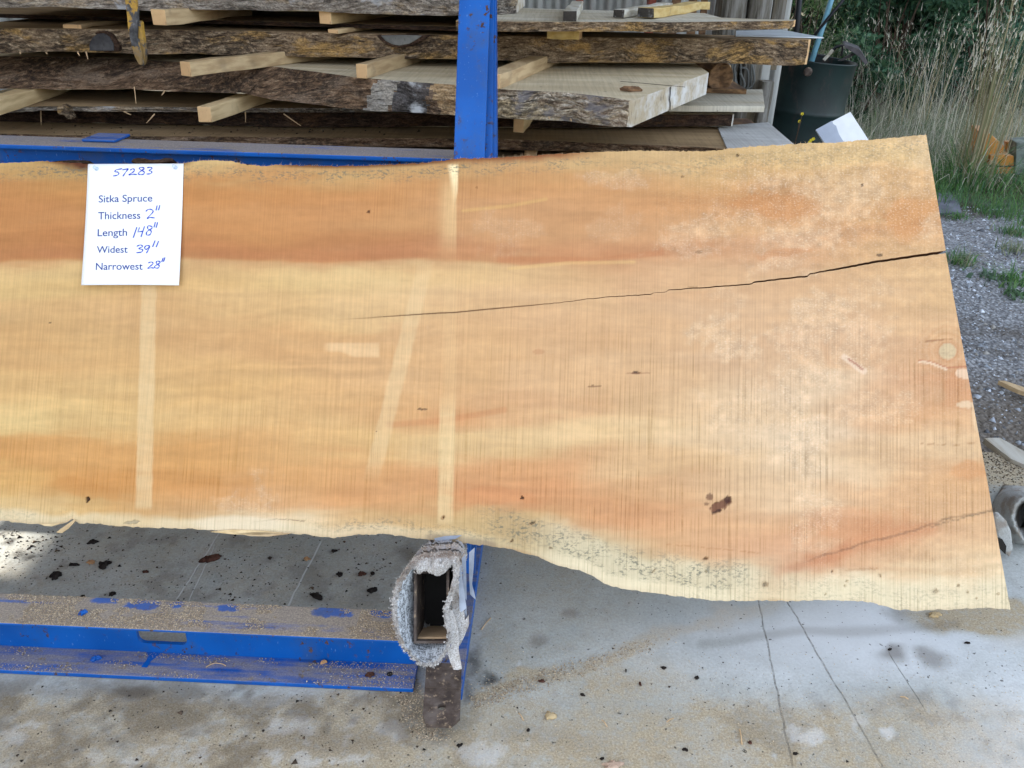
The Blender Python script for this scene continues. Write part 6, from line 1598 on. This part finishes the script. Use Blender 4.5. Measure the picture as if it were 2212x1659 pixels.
fs = empty('felt_sleeve', (float(V[:, 0].mean()), yF, 0)); tag(fs, 'folded grey felt sleeve standing on the concrete past the slab end', 'felt sleeve')
o = mk('felt_loop', V, np.stack([i[:-1].ravel(), j[:-1].ravel(), j[1:].ravel(), i[1:].ravel()], 1), M['felt'], fs, smooth=True); fix_normals(o)
m = MB(); P = fp_(np.array([(2146, 1118), (2160, 1112), (2176, 1128), (2186, 1150), (2190, 1185), (2182, 1206), (2172, 1196), (2160, 1170), (2150, 1145)], float), yF - .03); P[:, 2] = np.maximum(P[:, 2], .004)
m.prism(list(P), (0, .02, 0)); m.build('felt_flap', M['felt'], fs, bevel=.006)
m = MB(); P = fp_(np.array([(2155, 1162), (2166, 1166), (2174, 1180), (2172, 1198), (2160, 1186)], float), yF - .034); m.prism(list(P), (0, .003, 0)); m.build('fold_shade', M['hole'], fs)  # dark sheet put in for the shade inside the fold
# ------------------------------------------------------------------ debris on the floor
CH = [  # x, y, length px, width px, yaw, material, label
 (225, 1222, 30, 22, .4, 'bark_chip', 'largest black bark flake on the shaded concrete inside the rack'), (121, 1245, 26, 20, .8, 'bark_chip', 'black bark flake with a pale tip left of the largest flake'),
 (453, 1209, 54, 20, .45, 'bark_red', 'long reddish bark piece lying across the pale scratches'), (200, 1172, 24, 14, .2, 'bark_chip', 'dark bark bit close under the slab edge at the left'),
 (162, 1221, 28, 10, 0, 'bark_chip', 'narrow dark bark piece between two black flakes'), (180, 1290, 10, 12, .3, 'bark_chip', 'small black bit near the dusty channel, left'),
 (242, 1284, 18, 11, .6, 'bark_chip', 'small dark flake close behind the dusty channel'), (315, 1236, 20, 7, .1, 'bark_red', 'thin brown sliver in the middle of the shaded concrete'),
 (684, 1290, 34, 18, -.5, 'bark_chip', 'brown black flake behind the channel, left of the carpet sleeve'), (805, 1276, 26, 14, .6, 'bark_chip', 'dark oblong flake beside the carpet sleeve'),
 (781, 1240, 22, 14, -.3, 'bark_red', 'rounded brown bark bit above the oblong flake'), (734, 1242, 16, 14, .2, 'bark_chip', 'dark bark bit left of the rounded brown one'),
 (663, 1208, 18, 10, .1, 'chip_wood', 'orange wood chip on the shaded concrete'), (721, 1191, 16, 10, .2, 'bark_chip', 'dark bit with a straw near the slab edge'),
 (805, 1240, 11, 9, 0, 'bark_chip', 'small black pellet right of the rounded bark bit'), (197, 1216, 20, 12, -.4, 'chip_wood', 'tan curl of bark beside the largest black flake'),
 (1170, 1472, 18, 10, -.3, 'bark_red', 'brown bit in the sawdust streak right of the toe plate'), (1434, 1444, 18, 9, 0, 'bark_chip', 'black squarish chip on the open concrete'),
 (1505, 1465, 15, 10, .8, 'bark_chip', 'black wedge shaped chip right of the squarish one'), (1259, 1502, 15, 7, -.3, 'bark_chip', 'small dark sliver in the middle foreground'),
 (1141, 1578, 12, 9, .7, 'bark_chip', 'small dark chip left of the tan leaf'), (994, 1611, 24, 9, .6, 'bark_chip', 'dark sliver below the toe plate'),
 (1717, 1629, 16, 7, 0, 'bark_chip', 'dark chip beside the white patches in the foreground'), (2090, 1390, 18, 4, 0, 'bark_chip', 'thin black sliver on the bluish concrete at the right'),
 (1922, 1404, 12, 6, .3, 'bark_chip', 'black bit in the dark stain at the right'), (1352, 1450, 5, 9, 0, 'bark_chip', 'small upright black crumb in the open concrete'),
 (1383, 1478, 8, 14, .2, 'bark_red', 'brown twig bit in the middle of the open concrete'), (1300, 1640, 14, 8, .4, 'bark_chip', 'dark chip at the bottom edge of the floor'), (1480, 1620, 18, 9, -.5, 'bark_chip', 'dark splintered chip at the lower middle'), (1620, 1605, 16, 9, .9, 'bark_red', 'brown bit near the left saw cut in the foreground'),
]
def px_m(x, y, z=0.0):
    a = on_z(float(x), float(y), z); b = on_z(float(x) + 1, float(y), z); return np.linalg.norm(b - a)
for k, (x, y, L, W_, yw, mt, lab) in enumerate(CH):
    s_ = px_m(x, y) * (.8 if x > 950 else 1.0); tag(chip(on_z(float(x), float(y), .0005), L * s_ * .92, W_ * s_ * 1.15, max(.005, .42 * W_ * s_), yw, M[mt], k + 60), lab, 'bark chip', 'bark bits on the concrete')
for (x, y, z, L, W_, mt, lab, nm) in ((208, 1424, .0125, 22, 14, 'blue', 'small blue painted pebble on the lower channel flange', 'pebble'), (180, 1325, zt + .001, 20, 16, 'blue', 'bluish lump in the sawdust on the upper flange', 'pebble'), (1190, 1548, .0005, 24, 26, 'leaf_tan', 'pale tan dry leaf on the concrete in the foreground', 'dry_leaf'),
                                      (1322, 1655, .0005, 50, 26, 'leaf_pink', 'pinkish wood flake at the bottom edge of the picture', 'wood_flake'), (800, 1460, .0125, 20, 10, 'bark_red', 'brown bit on the lower flange near the bolt hole', 'bark_chip'), (700, 1432, .0125, 18, 8, 'chip_wood', 'flat pale bit on the lower flange, mid channel', 'wood_chip'), (2020, 1330, .0005, 30, 14, 'leaf_tan', 'tan crumb of moss below the slab corner', 'moss_crumb')):
    s_ = px_m(x, y, z); tag(chip(on_z(float(x), float(y), z), L * s_, W_ * s_, .008, .3, M[mt], int(x), nm), lab, nm.replace('_', ' '))
# a curl of shaving on the flange, straws
for pts, z, lab in (([(445, 1441), (455, 1435), (466, 1432), (480, 1434), (488, 1438)], .0135, 'pale curled shaving on the lower channel flange'), ([(1300, 1555), (1312, 1570)], .001, 'pale straw in the foreground'), ([(1440, 1560), (1455, 1552)], .001, 'short pale straw left of the first saw cut'), ([(1598, 1575), (1603, 1608)], .001, 'brown straw beside the left saw cut'), ([(1945, 1505), (1962, 1510)], .001, 'white straw on the right concrete'), ([(1120, 1540), (1131, 1556)], .001, 'thin yellow straw near the tan leaf'), ([(1040, 1360), (1060, 1335)], .001, 'faint straw right of the foot beam')):
    P = [on_z(float(x), float(y), z) for x, y in pts]
    if len(P) == 2: P = [P[0], (P[0] + P[1]) / 2 + [0, 0, .003], P[1]]
    m = MB(); m.tube(P, .0012, 5); tag(m.build('wood_straw', M['fibre']), lab, 'straw', 'straws and shavings')

def grains(name, pos, size, cols, mat, label=None, flat=.7, seed=1, kind='stuff', parent=None):
    """many small faceted grains in one mesh"""
    r = np.random.default_rng(seed); n = len(pos)
    base_ = np.array([(1, 0, 0), (-.5, .87, 0), (-.5, -.87, 0), (0, 0, 1), (.2, .1, -.6)], float)
    v = base_[None] * size[:, None, None] * r.uniform(.6, 1.35, (n, 5, 3)); v[:, :, 2] *= flat
    a = r.uniform(0, 2 * math.pi, n); ca, sa = np.cos(a)[:, None], np.sin(a)[:, None]
    x = v[:, :, 0] * ca - v[:, :, 1] * sa; y = v[:, :, 0] * sa + v[:, :, 1] * ca; v[:, :, 0] = x; v[:, :, 1] = y
    v = v + pos[:, None, :]
    fb_ = np.array([(0, 1, 3), (1, 2, 3), (2, 0, 3), (1, 0, 4), (2, 1, 4), (0, 2, 4)]); f = (fb_[None] + 5 * np.arange(n)[:, None, None]).reshape(-1, 3)
    c = np.repeat(cols, 5, 0)
    o = mk(name, v.reshape(-1, 3), f, mat, parent, attrs={'Col': ('FLOAT_COLOR', c)}); tag(o, label, kind=kind); return o
def pick(r, n, cols): return np.array(cols)[r.integers(len(cols), size=n)] * r.uniform(.7, 1.25, (n, 1))
SAWC = [(.50, .40, .28), (.40, .31, .21), (.60, .50, .36), (.30, .23, .16)]
r = np.random.default_rng(31)
# sawdust lying on the channel flanges, toe and floor
n = 26000; p = np.stack([r.uniform(-1.6, xe, n), Yf + (Yb - Yf) * r.beta(1.3, 1.2, n), np.full(n, zt + .0005)], 1)
dn = fbm(p[:, 0] * 9, p[:, 1] * 16, 401, 4); keep = dn + .25 * (p[:, 0] > -.35) > .36
bare = np.zeros(n, bool)
qx, qy = proj(p)
for cx, cy, rx, ry in ((232, 1308, 34, 9), (314, 1315, 36, 12), (383, 1316, 14, 8), (492, 1322, 24, 10), (720, 1333, 44, 11), (830, 1338, 30, 6)): bare |= ((qx - cx) / rx) ** 2 + ((qy - cy) / ry) ** 2 < 1 + .6 * (dn - .5)
p = p[keep & ~bare]; grains('sawdust', p, r.uniform(.0007, .0021, len(p)), pick(r, len(p), SAWC), M['granule'], 'tan sawdust lying on the upper channel flange', seed=2)
n = 5000; p = np.stack([r.uniform(-1.6, xe, n), r.uniform(Yf, Yw, n), np.full(n, .0125)], 1); dn = fbm(p[:, 0] * 8, p[:, 1] * 40, 411, 4) + .3 * sm(-.6, -.1, p[:, 0]); p = p[dn > .58]
grains('sawdust', p, r.uniform(.0008, .0022, len(p)), pick(r, len(p), SAWC), M['granule'], 'thin sawdust on the lower channel flange', seed=3)
n = 26000; x = r.uniform(820, 1500, n); y = r.uniform(1380, 1600, n)
d1 = seg(x, y, [(880, 1495), (905, 1545), (935, 1585)]); d2 = seg(x, y, [(1030, 1515), (1100, 1490), (1300, 1425), (1500, 1368)]); w_ = np.maximum(sm(50, 5, d1), np.maximum(sm(26, 3, d2) * sm(1500, 1100, x), blob(x, y, 1085, 1492, 55, 22)))
k = r.random(n) < w_ * .75; p = on_z(x[k], y[k], .0008); grains('sawdust', p, r.uniform(.0009, .0026, len(p)), pick(r, len(p), SAWC), M['granule'], 'orange sawdust swept round the rusty toe plate', seed=4)
# crumbs of bark scattered over the concrete
x = np.concatenate([r.uniform(-60, 900, 900), r.uniform(900, 2212, 620), r.uniform(-60, 140, 220)]); y = np.concatenate([r.uniform(1130, 1330, 900), r.uniform(1180, 1670, 620), r.normal(1175, 22, 220)])
x = np.concatenate([x, r.uniform(-40, 1000, 260)]); y = np.concatenate([y, r.uniform(1480, 1670, 260)])
p = on_z(x, y, .0006); sz = np.exp(r.normal(-6.35, .5, len(p))); sz = np.minimum(sz, .007) * np.where(x > 950, .55, 1)
grains('bark_crumbs', p, sz, pick(r, len(p), [(.02, .017, .015), (.03, .022, .018), (.05, .035, .025), (.10, .07, .05)]), M['granule'], 'dark bark crumbs scattered over the concrete floor', seed=5)
x = r.uniform(900, 2212, 1500); y = r.uniform(1400, 1670, 1500); p = on_z(x, y, .0006)
grains('pale_crumbs', p, r.uniform(.0007, .0018, len(p)), pick(r, len(p), [(.6, .5, .36), (.5, .4, .28)]), M['granule'], 'pale wood crumbs scattered over the concrete floor', seed=6)
# crumbs on the slabs of the stack
x = np.concatenate([r.uniform(540, 700, 40), r.uniform(100, 980, 90)]); y = np.concatenate([r.normal(280, 4, 40), r.uniform(270, 292, 90)]); p = on_z(x, y, .901)
grains('bark_crumbs', p, np.exp(r.normal(-5.9, .5, len(p))), pick(r, len(p), [(.03, .022, .018), (.05, .035, .025), (.2, .15, .1)]), M['granule'], 'dark crumbs on the dusty top of the lowest visible slab', seed=8)

# ------------------------------------------------------------------ gravel, soil
n = 9000; y = 2.35 + 3.6 * r.random(n) ** 1.0; x = r.uniform(1.25, 4.4, n); p = np.stack([x, y, np.full(n, -.062)], 1)
ok = (x < 1.1 + y * .72) & (x > .12 + y * .40); p = p[ok]
den = fbm(p[:, 0] * 1.6, p[:, 1] * 1.6, 501, 4); keep = r.random(len(p)) < sm(.34, .56, den) * sm(2.3, 3.4, p[:, 1]) + .12; p = p[keep]
sz = np.exp(r.normal(-4.75, .45, len(p))); sz = np.minimum(sz, .028)
GC = [(.20, .225, .255), (.33, .37, .42), (.46, .51, .58), (.14, .15, .17), (.58, .63, .70), (.28, .27, .25)]
grains('gravel', p, sz, pick(r, len(p), GC), M['stone'], 'grey angular gravel beside the concrete', .8, 9)
n = 9000; y = r.uniform(2.3, 5.9, n); x = r.uniform(1.15, 4.4, n); p = np.stack([x, y, np.full(n, -.060)], 1); p = p[(x < 1.1 + y * .72) & (x > .12 + y * .40)]
grains('gravel_chips', p, r.uniform(.002, .007, len(p)), pick(r, len(p), GC + [(.09, .07, .05), (.13, .10, .07)]), M['stone'], 'fine stone chips and soil crumbs between the gravel', .8, 10)
# sandy soil over the edge of the slab
n = 7000; x = r.uniform(1.2, 2.4, n); y = r.normal(2.36, .10, n); z = np.where(y < 2.42, .001, -.055); p = np.stack([x, y, z], 1)
p = p[r.random(n) < sm(2.0, 2.35, y + .1 * fbm(x * 6, y * 6, 7, 3))]
grains('soil_crumbs', p, r.uniform(.001, .004, len(p)), pick(r, len(p), [(.12, .09, .06), (.2, .16, .11), (.07, .055, .04), (.28, .24, .18)]), M['granule'], 'brown soil crumbs along the edge of the concrete', seed=11)

# ------------------------------------------------------------------ grass, shrubs
def blades(root, h, w, lean, leandir, cols, tipc=.0, r=None, curl=1.0):
    """each blade: four levels, bending over along leandir"""
    n = len(root); lv = np.array([0, .38, .72, 1.0]); L = len(lv)
    side = np.stack([-np.sin(leandir + r.normal(0, .8, n)), np.cos(leandir + r.normal(0, .8, n)), np.zeros(n)], 1)
    ld = np.stack([np.cos(leandir), np.sin(leandir), np.zeros(n)], 1)
    V = np.zeros((n, L, 2, 3))
    for k, t in enumerate(lv):
        ang = lean * t ** curl
        c = root + ld * (h * t * np.sin(ang))[:, None] + np.array([0, 0, 1.0]) * (h * t * np.cos(ang))[:, None]
        ww = (w * (1 - .85 * t))[:, None]
        V[:, k, 0] = c - side * ww * .5; V[:, k, 1] = c + side * ww * .5
    b = (np.arange(n) * L * 2)[:, None, None]
    q = np.array([(0, 1, 3, 2), (2, 3, 5, 4), (4, 5, 7, 6)])[None] + b
    C = np.repeat(cols, L * 2, 0)
    return V.reshape(-1, 3), q.reshape(-1, 4), C
def join(parts):
    V = []; Q_ = []; C = []; b = 0
    for v, q, c in parts: V.append(v); Q_.append(q + b); C.append(c); b += len(v)
    return np.concatenate(V), np.concatenate(Q_), np.concatenate(C)
def strip(name, parts, label, cat=None, kind='stuff', parent=None, mat=None):
    v, q, c = join(parts); o = mk(name, v, q, mat or M['grass'], parent, attrs={'Col': ('FLOAT_COLOR', c)}); tag(o, label, cat, kind=kind); return o
GREEN = [(.10, .21, .06), (.12, .27, .08), (.075, .18, .075), (.17, .30, .10), (.11, .23, .12)]
DRY = [(.62, .59, .46), (.54, .52, .42), (.72, .69, .58), (.44, .43, .36), (.58, .57, .50)]
MID = [(.20, .26, .15), (.26, .29, .18), (.16, .23, .13), (.33, .33, .22)]
GZ = -.06
def edge_y(x): return 5.75 - (x - 2.9) * 1.1
def scatter(r, n, x0, x1, y0, y1, f):
    x = r.uniform(x0, x1, n); y = r.uniform(y0, y1, n); k = f(x, y) > r.random(n); return np.stack([x[k], y[k], np.full(k.sum(), GZ)], 1)
r = np.random.default_rng(77)
wob_ = lambda x, y, s_: fbm(x * s_, y * s_, 601, 4)
A = scatter(r, 34000, 1.7, 6.0, 4.4, 8.0, lambda x, y: sm(-.15, .35, y - edge_y(x) + (wob_(x, y, 2.2) - .5) * 1.4) * (.35 + .9 * wob_(x, y, 1.3)))
g1 = blades(A, r.uniform(.05, .20, len(A)) * np.where((A[:, 0] > 3.2) & (A[:, 1] > 6.1) & (A[:, 1] < 6.9), .35, 1) * (.6 + .9 * wob_(A[:, 0], A[:, 1], 1.6)), r.uniform(.003, .007, len(A)), r.uniform(.2, 1.5, len(A)), r.uniform(0, 6.28, len(A)), pick(r, len(A), GREEN), r=r)
strip('green_grass', [g1], 'short lush green grass along the edge of the gravel')
B = scatter(r, 34000, 1.6, 7.5, 6.6, 9.6, lambda x, y: (1 - ((x > 3.3) & (x < 4.7) & (y < 7.1))) * sm(6.6, 7.6, y + (wob_(x, y, 1.5) - .5) * 1.5) * (.3 + wob_(x, y, 1.1)))
cb = np.where((r.random(len(B)) < .42)[:, None], pick(r, len(B), DRY), pick(r, len(B), MID))
g2 = blades(B, r.uniform(.2, .58, len(B)) * (.5 + .8 * wob_(B[:, 0], B[:, 1], .9)), r.uniform(.003, .007, len(B)), r.uniform(.2, 2.1, len(B)), r.uniform(0, 6.28, len(B)), cb, r=r)
B2 = scatter(r, 800, 1.6, 7.0, 6.9, 9.6, lambda x, y: np.full(len(x), .8))
g3 = blades(B2, r.uniform(.7, 1.25, len(B2)), r.uniform(.003, .006, len(B2)), np.abs(r.normal(.1, .5, len(B2))), r.uniform(0, 6.28, len(B2)), pick(r, len(B2), DRY), r=r)
# seed heads
tips = g3[0].reshape(-1, 8, 3)[:, 7]; kx = r.random(len(tips)) < .3; tt_ = tips[kx]
g4 = blades(np.repeat(tt_, 5, 0) + r.normal(0, .012, (len(tt_) * 5, 3)) - np.array([0, 0, 1]) * r.uniform(0, .12, len(tt_) * 5)[:, None], r.uniform(.02, .05, len(tt_) * 5), np.full(len(tt_) * 5, .006), r.uniform(.2, 1.4, len(tt_) * 5), r.uniform(0, 6.28, len(tt_) * 5), pick(r, len(tt_) * 5, DRY), r=r)
strip('dry_grass', [g2, g3, g4], 'tall dry straw coloured grass between the gravel and the shrubs')
# the tall clump at the right, and a looser one at the frame edge
def clump(x, y, n, hh, spread, label, seed, bx=.1, lean=.28):
    r = np.random.default_rng(seed); c = on_z(float(x), float(y), GZ)
    def roots(k, sd): return c + np.stack([r.normal(0, sd, k), r.normal(0, sd, k), np.zeros(k)], 1)
    root = empty('grass_clump', c); tag(root, label, 'grass clump', 'tall grass clumps')
    a = roots(n, bx); dirv = np.arctan2(a[:, 1] - c[1], a[:, 0] - c[0]) + r.normal(0, .5, n)
    g = blades(a, r.uniform(.6, 1.12, n) * hh, r.uniform(.006, .012, n), np.abs(r.normal(lean * .5, lean, n)), dirv, pick(r, n, [(.40, .34, .20), (.32, .28, .17), (.48, .42, .28), (.24, .26, .14)]), r=r, curl=1.6)
    tips = g[0].reshape(-1, 8, 3)[:, 7]; tr = np.repeat(tips, 4, 0) - np.array([0, 0, 1]) * r.uniform(0, .22, len(tips) * 4)[:, None] + r.normal(0, .012, (len(tips) * 4, 3))
    hd = blades(tr, r.uniform(.03, .08, len(tr)), np.full(len(tr), .009), r.uniform(.1, 1.2, len(tr)), r.uniform(0, 6.28, len(tr)), pick(r, len(tr), DRY), r=r)
    strip('stalks', [g], None, None, None, root); strip('seed_heads', [hd], None, None, 'stuff', root)
    k = n * 5; a = roots(k, bx * 1.6); dirv = np.arctan2(a[:, 1] - c[1], a[:, 0] - c[0]) + r.normal(0, .7, k)
    lf = blades(a, r.uniform(.18, .62, k) * spread, r.uniform(.005, .010, k), r.uniform(.3, 2.0, k), dirv, np.where((r.random(k) < .3)[:, None], pick(r, k, DRY), pick(r, k, GREEN)), r=r, curl=1.3)
    strip('leaf_blades', [lf], None, None, 'stuff', root)
    return root
clump(2092, 402, 90, 1.5, .85, 'tallest straw coloured grass clump, green at its base, right of the slab', 5, .075, .07)
clump(2240, 392, 36, 1.4, .8, 'loose grass clump leaning at the right edge of the frame', 6, .16, .3)
clump(1985, 300, 60, 1.1, .8, 'thin dry grass clump behind the slab corner', 8, .2, .3)
# small weeds in the gravel
def weed(x, y, n, h, label, seed, cols=GREEN, wide=.007, up=1.0):
    r = np.random.default_rng(seed); c = on_z(float(x), float(y), GZ); k = n
    a = c + np.stack([r.normal(0, .05, k), r.normal(0, .05, k), np.zeros(k)], 1)
    g = blades(a, r.uniform(.4, 1, k) * h, r.uniform(.6, 1.3, k) * wide, r.uniform(.2, 1.7, k) * up, r.uniform(0, 6.28, k), pick(r, k, cols), r=r)
    v, q, cc_ = join([g]); o = mk('weed', v, q, M['grass'], attrs={'Col': ('FLOAT_COLOR', cc_)}); tag(o, label, 'weed', 'weeds in the gravel'); return o
weed(2075, 568, 150, .13, 'brownish green grass tuft beside the crack end of the slab', 1, GREEN + MID)
weed(2188, 610, 110, .14, 'upright green grass tuft in the gravel at the right edge', 2)
weed(2140, 600, 30, .08, 'broad leaved pale weed left of the upright green tuft', 3, [(.12, .2, .13), (.16, .25, .16)], .022, 1.2)
weed(2195, 545, 90, .12, 'pale green weed under the grass verge, right', 4, MID)
weed(2205, 640, 40, .08, 'low broad weed lowest at the right edge', 5, [(.09, .17, .08)], .02, 1.3)
weed(2060, 470, 80, .09, 'small green tuft in front of the paving stone', 6)
weed(2190, 505, 120, .12, 'bushy green tuft at the upper edge of the gravel', 7, GREEN + MID)
# small yellow flowers
m = MB(); r = np.random.default_rng(9)
for (x, y, yy) in ((1733, 246, 5.75), (1727, 262, 5.75), (1752, 303, 5.6), (1757, 300, 5.6), (1749, 307, 5.6)):
    p = on_y(float(x), float(y), yy)
    for k in range(5):
        a = k * 1.257; e = np.array([math.cos(a), -.2, math.sin(a)]) * .012; f_ = np.array([-math.sin(a), 0, math.cos(a)]) * .006
        m.add([p, p + e * .6 + f_, p + e, p + e * .6 - f_], [(0, 1, 2, 3)])
M['petal'] = mat_flat('yellow_petal', (.62, .50, .03, 1), .7)
fw = empty('yellow_flower', on_y(1745., 330., 5.6) * [1, 1, 0]); tag(fw, 'spindly weed with yellow flowers in front of the drum', 'flower')
m.build('petals', M['petal'], fw)
m = MB()
for pts in ([(1712, 330), (1722, 290), (1727, 262)], [(1715, 320), (1728, 270), (1733, 246)], [(1740, 340), (1752, 305)], [(1745, 340), (1757, 302)]):
    m.tube([on_y(float(x), float(y), 5.7) for x, y in pts], .003, 5)
m.build('stems', M['stem'], fw)

def leaf_cloud(r, centers, radii, n, size, cols, aspect=2.2, fine=False, droop=.3):
    """leaf-sized faces spread through clumps; each leaf two triangles folded"""
    k = r.integers(len(centers), size=n); d = r.normal(0, 1, (n, 3)); d /= np.linalg.norm(d, axis=1)[:, None]
    rr = r.random(n) ** .45; p = np.asarray(centers)[k] + d * (np.asarray(radii)[k] * rr[:, None])
    a = d * .8 + r.normal(0, .7, (n, 3)); a[:, 2] -= droop; a /= np.linalg.norm(a, axis=1)[:, None]
    b = np.cross(a, r.normal(0, 1, (n, 3))); b /= np.linalg.norm(b, axis=1)[:, None]
    L = size * r.uniform(.6, 1.4, n)[:, None]; w = L / aspect
    V = np.stack([p, p + a * L * .5 + b * w * .5, p + a * L, p + a * L * .5 - b * w * .5], 1)
    q = np.arange(n * 4).reshape(n, 4); tint = (np.asarray(cols)[r.integers(len(cols), size=n)] * (.75 + .5 * vnoise(k * 1.7, k * .3, 3))[:, None]) * r.uniform(.8, 1.2, (n, 1))
    return V.reshape(-1, 3), q, np.repeat(tint, 4, 0)
def shrub(x, y, rx, h, n, size, cols, aspect, label, seed, clumps=16):
    r = np.random.default_rng(seed); root = empty('shrub', (x, y, GZ)); tag(root, label, 'shrub', 'shrubs behind the dry grass')
    c = []; rad = []
    for k in range(clumps):
        t = r.random() ** .8; rr = rx * (1 - .45 * t) * math.sqrt(r.random()); a = r.uniform(0, 6.28)
        c.append((x + rr * math.cos(a), y + rr * .8 * math.sin(a), GZ + .15 + h * t * .92)); s_ = r.uniform(.16, .34) * rx; rad.append((s_ * 1.1, s_ * 1.1, s_ * .9))
    v, q, cc_ = leaf_cloud(r, np.array(c), np.array(rad), n, size, cols, aspect)
    o = mk('foliage', v, q, M['leaf'], root, attrs={'Col': ('FLOAT_COLOR', cc_)})
    m = MB()
    for k in range(0, clumps):
        e = np.array(c[k]); b = np.array([x + r.normal(0, .06), y + r.normal(0, .06), GZ]); mid = (b + e) / 2 + r.normal(0, .08, 3)
        m.tube([b, mid, e], [.016, .011, .004], 5)
    m.build('stems', M['stem'], root)
LG = [(.09, .19, .06), (.12, .23, .07), (.065, .14, .06), (.15, .26, .10)]
DG = [(.04, .10, .055), (.055, .13, .07), (.03, .075, .045), (.075, .15, .075)]
BG = [(.06, .16, .10), (.08, .19, .12), (.045, .125, .09)]
shrub(2.75, 9.3, .75, 1.9, 9000, .055, LG + MID, 6, 'wispy yellow green broom bush behind the drum', 1, 18)
shrub(3.75, 9.6, .85, 2.1, 9000, .07, DG, 3, 'broad leaved dark bush left of the tall grass', 2, 18)
shrub(4.9, 9.7, .95, 2.3, 12000, .060, BG, 6, 'blue green needled bush behind the tall grass', 3, 22)
shrub(6.1, 9.7, .95, 2.2, 10000, .060, BG + DG, 5, 'blue green bush at the far right edge', 4, 20)
shrub(4.3, 10.6, 1.1, 2.6, 9000, .09, DG, 2, 'dark leafy bush between the two nearer bushes', 5, 20)
shrub(2.6, 10.4, 1.1, 2.6, 9000, .09, DG + LG, 2.4, 'dark leafy bush above the drum, farthest left', 6, 20)
shrub(3.25, 8.9, .5, .75, 2600, .055, DG, 1.8, 'low bramble with round leaves in the dry grass', 7, 10)
shrub(6.6, 10.9, 1.2, 2.8, 9000, .09, DG, 2, 'dark bush behind the far right bush', 9, 20)
r = np.random.default_rng(99)
cs = np.stack([r.uniform(1.5, 12, 150), r.uniform(11.6, 13.6, 150), r.uniform(.0, 4.6, 150)], 1)
v, q, c = leaf_cloud(r, cs, np.full((len(cs), 3), .85), 60000, .19, DG, 2)
tag(mk('far_thicket', v, q, M['leaf'], attrs={'Col': ('FLOAT_COLOR', c)}), 'dark thicket closing off the view behind the shrubs', kind='stuff')
